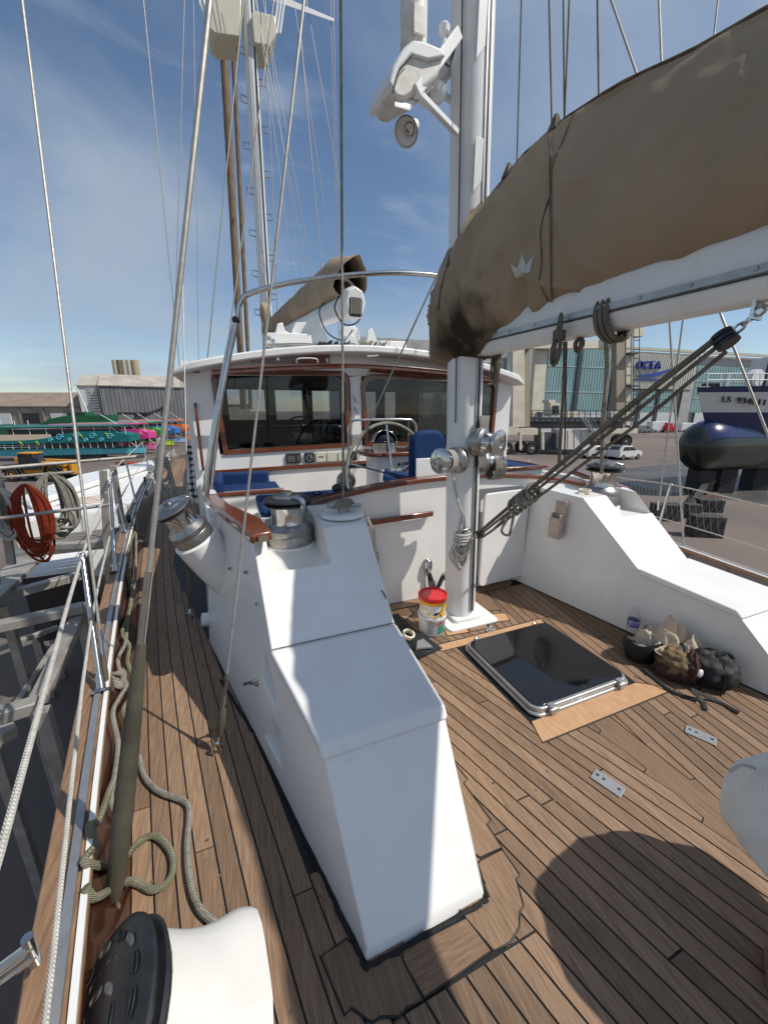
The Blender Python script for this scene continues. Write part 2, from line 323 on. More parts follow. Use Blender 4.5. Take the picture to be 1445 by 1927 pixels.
def lay(dirx, side):
    st, (nx, ny) = strips(dirx, -1.0 if side < 0 else 1.2, 3.4 if side < 0 else 4.0, side)
    for lo, hi, k in st:
        base = [lo, hi]
        outer = [h_box] if side < 0 else [h_sb]
        top = [hp(0, 1, 2.93)]
        # aft of the hatch, up to the king plank with a nibbed end
        xk = XK0 if side < 0 else XK1
        e1, e2 = (hi[2], -lo[2])                       # n.p at right and left edge
        ya = (e1 - nx * xk) / ny; yb = (e2 - nx * xk) / ny
        if side < 0: yr, yl = max(ya, yb), min(ya, yb)
        else: yr, yl = max(ya, yb), min(ya, yb)
        ym = (yr + yl) / 2; dl = math.hypot(dirx, 1); d = (dirx / dl, 1 / dl)
        nib = hp(-d[0], -d[1], -(d[0] * xk + d[1] * ym))
        kl = hp(1, 0, xk) if side < 0 else hp(-1, 0, -xk)
        j = [-3.0]; y = -3.0 + random.uniform(.4, 2)
        while y < 3.2: j.append(y); y += random.uniform(2.2, 4.2)
        j.append(3.4)
        hat = [[hp(0, 1, HY0)], [hp(0, -1, -HY0), hp(0, 1, HY1), hp(1, 0, HX0) if side < 0 else hp(-1, 0, -HX1)], [hp(0, -1, -HY1)]]
        for z, hz in enumerate(hat):
            # skip the split when the strip never meets the hatch
            probe = region(base + outer + top + [hp(0, -1, -HY0), hp(0, 1, HY1)] + [hp(-1, 0, -HX0), hp(1, 0, HX1)], 0)
            if not probe:
                if z: continue
                hz = []
            for a, b in zip(j[:-1], j[1:]):
                hs = base + top + hz + [hp(0, -1, -a), hp(0, 1, b)]
                if side < 0:
                    # left of the coaming's foot only aft of the coaming
                    p1 = region(hs + [kl if z == 0 else hp(1, 0, 1.94)] + outer + ([nib] if z == 0 and yr < HY0 + .1 else []) + [hp(0, -1, -.665)], GAP)
                    p2 = region(hs + [kl, hp(0, 1, .665), hp(-1, -.245, -(.26 + .245 * .81))] + ([nib] if yr < HY0 + .1 else []), GAP) if z == 0 else []
                    nm = []
                    if z == 0 and ((k + .5) * PWD - ny * .665) / nx > .88:
                        nm = [region(hs + [kl] + outer + ([nib] if yr < HY0 + .1 else []), GAP)]
                    else: nm = [p1, p2]
                    for p in nm: piece(p)
                else:
                    piece(region(hs + [kl if z == 0 else hp(-1, 0, -1.94)] + outer + ([nib] if z == 0 and yr < HY0 + .1 else []), GAP))
        if yr < HY0 + .1 and yl > -3:
            # foot of the nib on the strip's outer edge
            e = e2 if side < 0 else e1
            a11, a12, b1 = nx, ny, e; a21, a22, b2 = d[0], d[1], d[0] * xk + d[1] * ym
            de = a11 * a22 - a12 * a21; Q = ((b1 * a22 - a12 * b2) / de, (a11 * b2 - a21 * b1) / de)
            (king_l if side < 0 else king_r).append((ym, (xk, ym), Q, (xk, yl)))
lay(-.28, -1); lay(.17, 1)
kp = [(XK0 + .003, HY0 - .003)]
for ym, a, q, b in sorted(king_l, reverse=True):
    if ym < HY0 - .02 and ym > -1.5: kp += [(a[0] + .002, a[1]), (q[0] + .002, q[1] - .002), b]
kp.append((XK0, -1.6)); kp.append((XK1, -1.6))
for ym, a, q, b in sorted(king_r):
    if ym < HY0 - .02 and ym > -1.5: kp += [b, (q[0] - .002, q[1] - .002), (a[0] - .002, a[1])]
kp.append((XK1 - .003, HY0 - .003)); piece(kp, nm='king_plank', z=-.0005)
# side deck strakes follow the port rail; the starboard ones mirror them
for side in (-1, 1):
    for s in range(0, 20 if side < 0 else 9):
        o0 = .012 + s * .0765; o1 = o0 + .0765; y = -2.4 + random.uniform(0, 1.5); joints = [-2.4]
        while y < 17: joints.append(y); y += random.uniform(1.4, 3.2)
        joints.append(17.5)
        for a, b in zip(joints[:-1], joints[1:]):
            nseg = max(1, int((b - a) / .45)); Lp, Rp = [], []
            for i in range(nseg + 1):
                Y = a + .003 + (b - a - .006) * i / nseg
                x0 = xb(Y) + o0 + .0036; x1 = xb(Y) + o1 - .0036
                lim = BOXL(Y) - .004 if Y < 5.2 else -.43 - .02 * (Y - 5.2)
                if Y < .81: lim = BOXL(Y) - .004
                if x0 < lim - .006: Lp.append((x0, Y)); Rp.append((min(x1, lim), Y))
                elif Lp: break
            if len(Lp) < 2: continue
            if side > 0: Lp = [(3.9 - x, Y) for x, Y in Lp]; Rp = [(3.9 - x, Y) for x, Y in Rp]
            bb = B(); m = len(Lp); zt = 0.0
            vv = [(x, Y, zt) for x, Y in Lp] + [(x, Y, zt) for x, Y in Rp] + [(x, Y, zt - .01) for x, Y in Lp] + [(x, Y, zt - .01) for x, Y in Rp]
            ff = []
            for i in range(m - 1):
                ff += [(i, i + 1, m + i + 1, m + i), (i, 2 * m + i, 2 * m + i + 1, i + 1), (m + i, m + i + 1, 3 * m + i + 1, 3 * m + i)]
            ff += [(0, m, 3 * m, 2 * m), (m - 1, 3 * m - 1, 4 * m - 1, 2 * m - 1)]
            bb.add(vv, ff); bb.build('plank', TEAK, deck, smooth=0)
def px_block(pts, m=TEAK, nm='margin_board', z=.003):
    w = [Zp(x, y, 0) for x, y in pts]; c = sum(w, V()) / len(w)
    oo = [((p.x - c.x) * 1.0 + c.x, (p.y - c.y) + c.y) for p in w]
    gp = [p + (p - c).normalized() * .005 for p in w]
    B().tube([V((p.x, p.y, z - .001)) for p in w], .0038, 6, closed=True).build('caulk_bead', CAULK, deck, smooth=0)
    return piece(oo, m, z, nm, .014)
c4 = lambda L: [(540 + x / 2.58, 1600 + y / 2.58) for x, y in L]
z1 = lambda L: [(820 + x / 4.817, 1320 + y / 4.817) for x, y in L]
px_block(c4([(163, 520), (290, 436), (330, 470), (560, 440), (563, 540), (662, 733), (580, 772), (545, 815), (458, 815), (410, 842), (312, 770), (280, 806)]))
TEAKX = mat('weathered teak across', (.30, .19, .118), .62, vs=9, stretch=(1.2, 12, 12), col2=(.17, .10, .06), bump=.25, bs=50, lo=.3, hi=.72, randv=.2, spec=.3)
px_block(c4([(540, 500), (868, 332), (992, 494), (668, 724)]), TEAKX, z=.0035)
px_block(c4([(800, 250), (940, 52), (1043, 0), (1128, 122), (1113, 145), (1148, 272), (1130, 306), (1128, 378), (1085, 453), (1002, 494)]), z=.003)
px_block(z1([(100, 470), (155, 548), (286, 712), (252, 748), (496, 1082), (462, 1118), (598, 1332), (400, 1425), (250, 1300)]), z=.0032)
# bulkhead foot boards and light repair boards
def wblock(pts, m=TEAK, nm='margin_board', z=.003):
    B().tube([V((x, y, z - .0015)) for x, y in pts], .0045, 6, closed=True).build('caulk_bead', CAULK, deck, smooth=0)
    return piece(pts, m, z, nm, .014)
wblock([(1.1, 2.93), (2.62, 2.93), (2.75, 3.05), (1.0, 3.05)])
wblock([(1.16, 2.66), (1.42, 2.80), (1.42, 2.92), (1.12, 2.92)], TEAKN, z=.0035)
wblock([(1.98, 2.62), (2.20, 2.55), (2.30, 2.92), (2.02, 2.92)], TEAK, z=.0036)
wblock([(1.92, 2.42), (2.16, 2.38), (2.20, 2.50), (1.98, 2.55)], TEAKN, z=.0037)
wblock([(1.52, 2.38), (1.72, 2.36), (1.76, 2.50), (1.56, 2.50)], TEAKN, z=.0037)
wblock([(1.735, 2.36), (1.91, 2.35), (1.95, 2.50), (1.775, 2.50)], TEAK, z=.0037)
wblock([(1.47, 1.275), (2.60, 1.275), (2.42, 1.42), (1.52, 1.42)], TEAKN, 'repair_board')
wblock([(1.38, 2.215), (2.40, 2.215), (2.42, 2.30), (1.30, 2.30)], TEAKN, 'repair_board', z=.0034)
# wooden plugs over the plank fastenings
random.seed(31); pb_ = B()
for i in range(150):
    x_, y_ = random.choice(((random.uniform(.45, 2.9), random.uniform(-.2, 1.2)), (random.uniform(-.45, .2), random.uniform(.6, 2.2)), (random.uniform(1.0, 1.5), random.uniform(1.0, 2.2))))
    pb_.lathe([(.0005, 0), (.0065, 0), (.0065, .0042), (.0005, .0042)], 10, Matrix.Translation((x_, y_, -.0036)), cap=False)
pg = pb_.build('teak_plug', mat('plug end grain', (.24, .15, .09), .7, var=.3, vs=60), deck, smooth=0); pg['kind'] = 'stuff'
# sealing bead round the coaming foot
seal = B(); sp = [(-.2, 2.5), (BOXL(1.9), 1.9), (BOXL(1.3), 1.3), (.245, .86), (.262, .812), (.3, .80), (.70, .80), (.745, .815), (.765, .87), (.85, 1.3), (1.04, 2.4)]
pts = spl([(x, y, .004) for x, y in sp], 14); pts = [p + V((random.uniform(-.0035, .0035), random.uniform(-.0035, .0035), 0)) for p in pts]
seal.tube(pts, [random.uniform(.007, .0105) for _ in pts], 6); seal.build('sealant_bead', SEAL, deck)
sb2 = B().tube([(2.755, 3.03, .003), (3.085, 1.03, .003), (3.3, .2, .003)], .006, 6); sb2.build('sealant_bead', SEAL, deck)
# ================================================================ port bulwark
def bulwark(side, label):
    f = (lambda x: x) if side < 0 else (lambda x: 3.9 - x)
    t = thing('bulwark', label, 'bulwark', (f(xb(2)), 2, 0)); YS = [-2.4 + .5 * i for i in range(40)]
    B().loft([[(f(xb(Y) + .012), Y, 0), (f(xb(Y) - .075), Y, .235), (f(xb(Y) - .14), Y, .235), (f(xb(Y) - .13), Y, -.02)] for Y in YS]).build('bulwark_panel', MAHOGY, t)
    B().loft([[(f(xb(Y) - .065), Y, .237), (f(xb(Y) - .063), Y, .272), (f(xb(Y) - .205), Y, .272), (f(xb(Y) - .208), Y, .237)] for Y in YS]).build('cap_rail', RAILW, t, bevel=.006)
    B().loft([[(f(xb(Y) - .10), Y, .274), (f(xb(Y) - .10), Y, .292), (f(xb(Y) - .128), Y, .292), (f(xb(Y) - .128), Y, .274)] for Y in YS]).build('sail_track', ALU, t)
    B().loft([[(f(xb(Y) - .066), Y, .274), (f(xb(Y) - .066), Y, .284), (f(xb(Y) - .085), Y, .284), (f(xb(Y) - .085), Y, .274)] for Y in YS]).build('rubbing_strip', GEL2, t)
    return t
bulwark(-1, 'low varnished bulwark with teak cap rail along the left deck edge')
bulwark(1, 'low varnished bulwark with teak cap rail beyond the right-hand coaming')
# ================================================================ coamings
def apply_bool(o, cutter):
    md = o.modifiers.new('cut', 'BOOLEAN'); md.object = cutter; md.operation = 'DIFFERENCE'; md.solver = 'EXACT'
    dg = bpy.context.evaluated_depsgraph_get(); me = bpy.data.meshes.new_from_object(o.evaluated_get(dg)); o.modifiers.clear(); old = o.data; o.data = me
    me.polygons.foreach_set('use_smooth', [True] * len(me.polygons)); me.set_sharp_from_angle(angle=R(40))
    bpy.data.objects.remove(cutter)
def soft(o, w, seg=3):
    md = o.modifiers.new('bevel', 'BEVEL'); md.width = w; md.segments = seg; md.limit_method = 'ANGLE'; md.angle_limit = R(16)
    me = o.data; me.polygons.foreach_set('use_smooth', [True] * len(me.polygons))
    o.modifiers.new('wn', 'WEIGHTED_NORMAL').keep_sharp = False
    for e in me.edges: e.use_edge_sharp = False
    at = me.attributes.get('sharp_edge')
    if at: me.attributes.remove(at)
pc = thing('cockpit_coaming', 'large white moulded coaming with sloping top and winch recess, nearest the camera', 'coaming', (.4, 1.8, 0))
bl = BOXL; br = lambda Y: .75 + .18 * (Y - .81)
def st(Y, l, r, z, Yb=None): Yb = Yb or Y; return [(bl(Yb), Yb, -.01), (br(Yb), Yb, -.01), (r, Y, z), (l, Y, z)]
cb_ = B().loft([st(.83, .275, .735, .03, .81), st(1.27, .235, .80, .496), st(1.86, .112, .82, .566), st(2.43, .09, .85, 1.03), st(3.06, -.12, .96, 1.05)])
cbody = cb_.build('coaming_body', GEL, pc)
cut = B().box((.355, 2.65, 1.12), (.37, .86, .57)).build('cutter', GEL); apply_bool(cbody, cut)
cut = B().prism([(-.05, 2.02, .12), (.14, 1.66, .10), (.14, 1.72, .50), (.02, 2.02, .52)], (-.4, -.1, 0)); 
cut = B().loft([[(-.4, 1.62, .30), (-.4, 1.98, .34), (-.4, 1.98, .60), (-.4, 1.70, .40)], [(.14, 1.72, .32), (.14, 1.95, .36), (.14, 1.95, .52), (.14, 1.76, .40)]]).build('cutter', GEL); apply_bool(cbody, cut)
cut = B().loft([[(-.4, 1.50, .06), (-.4, 1.86, .05), (-.4, 1.80, .27), (-.4, 1.62, .27)], [(.14, 1.58, .10), (.14, 1.80, .10), (.14, 1.76, .25), (.14, 1.64, .25)]]).build('cutter', GEL); apply_bool(cbody, cut)
soft(cbody, .022)
B().loft([[(.228, 1.212, .452), (.806, 1.212, .452), (.806, 1.252, .5), (.228, 1.252, .5)], [(.104, 1.852, .522), (.826, 1.852, .522), (.826, 1.852, .572), (.104, 1.852, .572)]]).build('locker_lid', GEL, pc, bevel=.012, seg=3)
# spigot, little cleat, bolts
sg = B().lathe([(.001, 0), (.055, 0), (.055, .13), (.048, .13), (.048, .03), (.001, .03)], 20, frame((-1, .1, .05), o=(-.20, 3.14, .13)), cap=False); sg.build('vent_spigot', GEL2, pc)
ck = B().tube(spl([(.03, 1.83, .40), (-.005, 1.84, .42), (-.04, 1.82, .435)], 4), .008, 6); ck.tube([(.03, 1.85, .42), (-.01, 1.84, .418)], .008, 6); ck.build('small_cleat', BLACK, pc)
for p, d in (((.066, 2.16, .70), (-1, -.3, .2)), ((.02, 2.42, .80), (-1, -.3, .2)), ((-.075, 2.72, .72), (-1, -.3, .2))): B().lathe([(.0005, .004), (.007, .004), (.010, .0), (.010, -.03)], 12, frame(d, o=p), cap=False).build('bolt_head', STEELB, pc)
B().tube(spl([(.80, 2.02, .715), (.812, 1.99, .69), (.815, 1.985, .675)], 4), .004, 6).build('chip_mark', BLACK, pc)
B().tube([(.117, 1.858, .5745), (.45, 1.858, .5755), (.815, 1.858, .5745)], .0028, 6).build('lid_seam', mat('dirty seam', (.22, .19, .15), .8, var=.3, vs=30), pc)
B().lathe([(.0, 0), (.165, 0), (.16, .022), (.13, .03), (.125, .026), (0, .03)], 28, Matrix.Translation((.74, 2.66, 1.045)), cap=False).build('round_cover', GEL2, pc)
# tilted winch pod on the left flank
pod = frame((-.42, -.20, .88), o=(-.22, 2.93, .80))
B().lathe([(.001, -.75), (.11, -.70), (.15, -.1), (.155, .12), (.14, .13), (.001, .13)], 28, pod, cap=False).build('winch_pod', GEL, pc)
# mahogany rail on the upper left edge
B().loft([[(.075, 2.24, 1.035), (.20, 2.27, 1.035), (.20, 2.27, 1.10), (.075, 2.24, 1.10)], [(.0, 2.5, 1.05), (.16, 2.55, 1.05), (.16, 2.55, 1.115), (.0, 2.5, 1.115)], [(-.14, 3.0, 1.06), (-.02, 3.0, 1.06), (-.02, 3.0, 1.12), (-.14, 3.0, 1.12)], [(-.23, 3.45, 1.06), (-.12, 3.45, 1.06), (-.12, 3.45, 1.12), (-.23, 3.45, 1.12)]]).build('hand_rail', MAHOG, pc, bevel=.018, seg=3)
B().box((.142, 2.243, 1.068), (.06, .012, .04), rz=.24).build('rail_plate', STEEL, pc)
# starboard
sc = thing('cockpit_coaming', 'sunlit white moulded coaming on the right with sloping top', 'coaming', (3.2, 1.9, 0))
sl = lambda Y: 2.76 + .164 * (3.02 - Y); sr = lambda Y: 3.64 + .245 * (Y - .81)
def st2(Y, l, r, z, Yb=None): Yb = Yb or Y; return [(sl(Yb), Yb, -.01), (sr(Yb), Yb, -.01), (r, Y, z), (l, Y, z)]
sb_ = B().loft([st2(.83, 3.13, 3.62, .03, .81), st2(1.27, 3.055, 3.68, .496), st2(1.88, 2.95, 3.56, .566), st2(2.44, 2.91, 3.60, 1.03), st2(3.06, 2.83, 3.95, 1.05)])
sbody = sb_.build('coaming_body', GEL, sc)
cut = B().box((3.40, 2.75, 1.12), (.40, 1.0, .54)).build('cutter', GEL); apply_bool(sbody, cut); soft(sbody, .022)
B().loft([[(3.048, 1.212, .452), (3.686, 1.212, .452), (3.686, 1.252, .5), (3.048, 1.252, .5)], [(2.942, 1.872, .522), (3.568, 1.872, .522), (3.568, 1.872, .572), (2.942, 1.872, .572)]]).build('locker_lid', GEL, sc, bevel=.012, seg=3)
wk = B(); wk.box((2.835, 2.60, .83), (.012, .115, .30), rz=.162); o = V((2.81, 2.597, .74))
for dx_, dy_, sx_, sy_, sz_, zz in ((0, .05, .06, .012, .24, .74), (0, -.05, .06, .012, .24, .74), (-.03, 0, .012, .112, .20, .72), (0, 0, .06, .1, .012, .625)):
    wk.box((2.80 + dx_, 2.597 + dy_, zz), (sx_, sy_, sz_), rz=.162)
wk.build('winch_handle_pocket', mat('aged plastic pocket', (.60, .50, .42), .5, var=.1, col2=(.42, .33, .27)), sc, bevel=.004)
B().loft([[(3.62, 2.62, .98), (3.74, 2.6, .98), (3.74, 2.6, 1.04), (3.62, 2.62, 1.04)], [(3.70, 3.3, 1.06), (3.84, 3.3, 1.06), (3.84, 3.3, 1.12), (3.70, 3.3, 1.12)]]).build('hand_rail', MAHOG, sc, bevel=.015)
# ================================================================ cockpit bulkhead
def crown(X, z0, k): return z0 - k * (X - 1.95) ** 2
bk = thing('cockpit_bulkhead', 'white cockpit bulkhead wall behind the mast with mahogany cap', 'bulkhead', (1.95, 3.08, 0))
xsn = [-.22 + .2 * i for i in range(22)]
B().loft([[(X, 3.05, -.01), (X, 3.05, crown(X, 1.165, .07)), (X, 3.10, crown(X, 1.165, .07)), (X, 3.10, -.01)] for X in xsn]).build('bulkhead_wall', GEL, bk)
B().loft([[(X, 3.015, crown(X, 1.166, .07)), (X, 3.015, crown(X, 1.212, .07)), (X, 3.135, crown(X, 1.212, .07)), (X, 3.135, crown(X, 1.166, .07))] for X in xsn if X > .3 or X < -1]).build('cap_rail', MAHOG, bk, bevel=.012, seg=3)
B().ring([(x, 3.048, z) for x, z in rrect(2.17, 2.79, .04, 1.05, .05)], [(x, 3.048, z) for x, z in rrect(2.25, 2.72, .12, .97, .04)], (0, -.012, 0)).build('panel_gap_shade', GREYP, bk)  # grey ring stands in for the shade in the gap round the panel
pn = B().prism([(x, 2.995 - (2.80 - x) * .10, z) for x, z in rrect(2.20, 2.79, .075, 1.03, .05)], (0, -.03, 0)); pn.build('access_panel', GEL, bk, bevel=.008, seg=3)
gr = B().loft([[(1.06, 2.985, .825), (1.06, 2.985, .875), (1.06, 3.02, .875), (1.06, 3.02, .825)], [(1.70, 2.985, .845), (1.70, 2.985, .895), (1.70, 3.02, .895), (1.70, 3.02, .845)]])
for x in (1.12, 1.4, 1.66): gr.box((x, 3.035, .855), (.05, .032, .035))
gr.build('grab_rail', MAHOG, bk, bevel=.01)
lp = frame((0, -1, .15), o=(1.68, 3.05, .36))
lb = B().lathe([(.001, .05), (.025, .048), (.045, .03), (.055, 0)], 20, lp, cap=False); lb.sph((1.68, 3.03, .33), .05, sc=(.9, .8, 1.6)); lb.build('lamp_shell', STEEL, bk)
lc = B()
for k in range(4): lc.tube(spl([(1.675 + k * .008, 3.02, .28), (1.69 + k * .02, 3.0, .12), (1.72 + k * .01, 2.99, .04), (1.80 + .015 * k, 2.98, .22), (1.86, 3.0, .26 - .03 * k)], 6), .007, 6)
lc.build('cable', BLACK, bk)
dp = B().lathe([(0, 0), (.02, 0), (.02, .008), (.012, .008), (.012, .004), (0, .004)], 14, frame((0, -1, 0), o=(2.70, 3.048, .05)), cap=False); dp.build('drain_fitting', STEELB, bk)
# ================================================================ deck hatch
ht = thing('deck_hatch', 'dark acrylic deck hatch in a cast aluminium frame set in the teak', 'hatch', (1.965, 1.81, 0))
P2 = lambda p, z: [(x, y, z) for x, y in p]
B().prism(P2(rrect(1.545, 2.385, 1.415, 2.205, .07, 6), .0), (0, 0, .022)).build('base_flange', ALU, ht, bevel=.006)
B().ring(P2(rrect(1.56, 2.37, 1.43, 2.19, .07, 6), .022), P2(rrect(1.60, 2.33, 1.47, 2.15, .04, 6), .022), (0, 0, .03)).build('lid_frame', ALU, ht, bevel=.006)
B().prism(P2(rrect(1.575, 2.355, 1.447, 2.175, .06, 6), .05), (0, 0, .010)).build('acrylic_pane', HATCHG, ht, bevel=.002)
for x in (1.68, 2.27):
    b = B(); b.box((x, 1.425, .036), (.045, .05, .05)); b.tube([(x - .035, 1.405, .045), (x + .035, 1.405, .045)], .012, 10); b.build('hinge', ALU, ht, bevel=.005)
    b = B(); b.box((x, 2.2, .03), (.05, .03, .03)); b.tube([(x - .02, 2.205, .05), (x + .02, 2.205, .05)], .010, 8); b.build('latch', STEEL, ht, bevel=.004)
for i in range(7):
    for x in (1.553, 2.377): B().lathe([(.0005, 0), (.007, 0), (.005, .003), (.0005, .003)], 8, Matrix.Translation((x, 1.5 + i * .105, .022)), cap=False).build('screw', STEELB, ht)
# ================================================================ winches
def winch(name, label, loc, axis, r, h, tailer=True, parent=None, arm=0, black=True, x=None):
    M = frame(axis, x, loc)
    t = thing(name, label, 'winch', loc, 'sheet winches') if parent is None else bpy.data.objects.new(name, None)
    if parent is not None: C.objects.link(t); t.location = loc; par(t, parent)
    B().lathe([(.001, 0), (r * 1.0, 0), (r * 1.0, h * .2), (r * .985, h * .21), (r * 1.0, h * .22), (r * 1.0, h * .27), (r * .99, h * .31), (r * .86, h * .36), (r * .74, h * .41), (.001, h * .41)], 36, M, cap=False).build('base_skirt', STEELB, t)
    B().lathe([(r * .74, h * .40), (r * .70, h * .46), (r * .69, h * .60), (r * .72, h * .70), (r * .74, h * .72), (.001, h * .72)], 36, M, cap=False).build('drum', STEEL, t)
    if tailer:
        cc = BLACK if black else STEELB
        B().lathe([(r * .6, h * .71), (r * .98, h * .745), (r * 1.0, h * .765), (r * .8, h * .785), (r * .78, h * .80), (r * .98, h * .825), (r * .97, h * .85), (r * .62, h * .885), (r * .6, h * .89), (.001, h * .89)], 36, M, cap=False).build('self_tailing_jaw', cc, t)
        B().lathe([(r * .6, h * .88), (r * .58, h * .92), (r * .34, h * .945), (r * .2, h * .95), (r * .2, h * .985), (r * .09, h * .985), (r * .09, h * .95), (.001, h * .95)], 28, M, cap=False).build('top_cap', STEELB, t)
        a = B(); u = V((math.cos(arm), math.sin(arm), 0)); w = V((-u.y, u.x, 0))
        prof = [(.15, .26, .955, .90), (.55, .20, .935, .89), (.95, .14, .90, .83), (1.12, .10, .84, .73), (1.10, .07, .76, .68)]
        a.loft([[M @ (u * r * d + w * r * q + V((0, 0, h * zt))), M @ (u * r * d - w * r * q + V((0, 0, h * zt))), M @ (u * r * (d - .06) - w * r * q + V((0, 0, h * zb))), M @ (u * r * (d - .06) + w * r * q + V((0, 0, h * zb)))] for d, q, zt, zb in prof])
        a.build('feeder_arm', STEEL, t, bevel=r * .04)
    else:
        B().lathe([(r * .7, h * .71), (r * .95, h * .9), (r * .96, h * .95), (r * .8, h * .98), (r * .3, h * .99), (r * .2, h * .94), (.001, h * .94)], 32, M, cap=False).build('drum_flange', STEEL, t)
    return t
winch('sheet_winch', 'big steel winch with black self-tailing top standing in the near coaming recess', (.365, 2.775, .836), (0, 0, 1), .172, .40, arm=R(-62))
B().lathe([(.0, 0), (.185, 0), (.182, .012), (0, .012)], 32, Matrix.Translation((.365, 2.775, .8355)), cap=False).build('winch_plinth', GEL2, pc)
winch('sheet_winch', 'steel winch tilted outboard on the left side of the near coaming', pod @ V((0, 0, .125)), (-.42, -.20, .88), .135, .34, arm=R(10), black=False)
winch('sheet_winch', 'steel winch on the right coaming seen below the slanting tackle', (3.40, 2.66, .885), (0, 0, 1), .165, .45, arm=R(-40))
# ================================================================ mizzen mast
MX = lambda z: 1.805 - .036 * z
mm = thing('mizzen_mast', 'thick white mast stepped on the aft deck beside the hatch', 'mast', (1.805, 2.64, 0))
def oval(c, rx, ry, n=28, ex=2.4):
    o = []
    for k in range(n):
        a = 2 * math.pi * k / n; ca, sa = math.cos(a), math.sin(a)
        o.append((c[0] + rx * math.copysign(abs(ca) ** (2 / ex), ca), c[1] + ry * math.copysign(abs(sa) ** (2 / ex), sa), c[2]))
    return o
B().loft([oval((MX(z), 2.64, z), .122, .135) for z in (.02, 1, 2, 4, 6, 9)]).build('mast_tube', GEL2, mm)
tr = B()
for s_ in (-.014, .014): tr.bar((MX(.1) + .03 + s_, 2.508, .1), (MX(9) + .03 + s_, 2.508, 9), .012, .022, up=(0, 1, 0))
tr.build('luff_track', ALU, mm)
B().bar((MX(.1) + .03, 2.506, .1), (MX(9) + .03, 2.506, 9), .012, .012, up=(0, 1, 0)).build('track_slot', BLACK, mm)
B().prism(P2(rrect(1.565, 2.06, 2.40, 2.86, .04), .0), (0, 0, .022)).build('mast_plate', GEL2, mm, bevel=.006)
B().prism(P2(rrect(1.66, 1.945, 2.48, 2.80, .03), .022), (0, 0, .03)).build('mast_collar', GEL2, mm, bevel=.006)
for z, h in ((3.98, .32), (3.30, .30)):
    B().prism([(MX(z) - .06, 2.502, z - h / 2), (MX(z) - .0, 2.502, z - h / 4), (MX(z) - .0, 2.502, z + h / 2), (MX(z) - .06, 2.502, z + h / 2)], (0, -.008, 0)).build('bracket_plate', GEL2, mm, bevel=.003)
B().tube([(MX(1.7) - .127, 2.56, 1.7), (MX(6) - .127, 2.56, 6)], .005, 6).build('mast_cable', BLACK, mm)
# mast winches
winch('mast_winch', '', (MX(1.42) - .10, 2.54, 1.42), (-1, -.35, .05), .10, .24, False, mm)
winch('mast_winch', '', (MX(1.56) + .03, 2.515, 1.56), (.45, -.9, -.05), .11, .21, False, mm)
winch('mast_winch', '', (MX(1.38) + .10, 2.62, 1.38), (1, -.1, .0), .10, .24, False, mm)
for z_, h_ in ((1.69, .13), (1.42, .12)): B().box((MX(1.72) + .085, 2.485, z_), (.11, .014, h_), rz=.35).build('winch_bracket', STEEL, mm, bevel=.004)
ds = B()
for k in range(7):
    a = frame((-1, -.35, .05), None, (MX(1.42) - .10, 2.54, 1.42)); ds.tube([a @ V((.083 * math.cos(q), .083 * math.sin(q), .118 + k * .0085)) for q in [2 * math.pi * i / 18 for i in range(18)]], .005, 5, closed=True)
ds.build('halyard_turns', ROPEW, mm)
ds = B()
for k in range(6):
    q0 = [2 * math.pi * i / 16 for i in range(16)]; ds.tube([(MX(1.36) + .24 + .018 * k, 2.60 + .085 * math.cos(q), 1.36 + .10 * math.sin(q) - .02) for q in q0], .010, 6, closed=True)
ds.build('rope_turns', ROPE, mm)
# ================================================================ radar bracket high on the mast
rb = thing('radar_bracket', 'white radar scanner on a strutted bracket high on the mast with loudspeaker below', 'radar', Yp(800, 150, 2.5))
YY = 2.45
q = lambda x, y, d=0: Yp(x, y, YY + d)
a = B(); a.bar(q(862, 62, .1), q(782, 172), .04, .06); a.bar(q(862, 108, .35), q(800, 190, .25), .04, .06); a.bar(q(785, 172), q(860, 250, .12), .032, .032); a.bar(q(835, 178, .28), q(862, 200, .33), .03, .03); a.bar(q(784, 172), q(800, 190, .25), .04, .05); a.build('bracket_arm', GEL2, rb, bevel=.004)
pl = [q(742, 200), q(770, 208), q(862, 120, .38), q(835, 92, .3)]
B().prism(pl, (0, 0, .02)).build('platform', GEL2, rb, bevel=.003)
hz_ = [(731, 152), (740, 122), (760, 88), (778, 73), (800, 76), (832, 90), (840, 104), (806, 112), (775, 102), (752, 128), (741, 168)]
B().prism([Yp(x, y, 2.42) for x, y in hz_], (0, .34, .05)).build('scanner_housing', GEL2, rb, bevel=.012, seg=3)
B().prism([Yp(x, y, 2.44) for x, y in ((735, 166), (744, 140), (768, 104), (778, 100), (806, 110), (836, 106), (826, 140), (800, 165), (762, 186), (746, 184))], (0, .26, .03)).build('scanner_base', DIRTYW, rb, bevel=.02, seg=3)
B().tube([Yp(738, 176, 2.42), Yp(752, 128, 2.415), Yp(776, 102, 2.415)], .003, 6).build('housing_seam', BLACK, rb)
pt_ = Yp(778, 62, 2.60); B().tube([pt_ - V((0, 0, .10)), pt_ + V((.0, 0, 1.6))], .078, 20).build('antenna_post', DIRTYW, rb)
cp = B(); cp.box(pt_ + V((-.005, -.083, -.0)), (.075, .014, .13)); cp.build('cover_plate', DIRTYW, rb, bevel=.004)
ga = Yp(836, 62, 2.55); B().lathe([(.001, -.06), (.012, -.06), (.012, -.01), (.03, 0), (.032, .03), (.02, .045), (.001, .048)], 18, Matrix.Translation(ga), cap=False).build('gps_antenna', GEL2, rb)
hn = Yp(766, 246, 2.42); hd = (Yp(795, 222, 2.55) - hn).normalized()
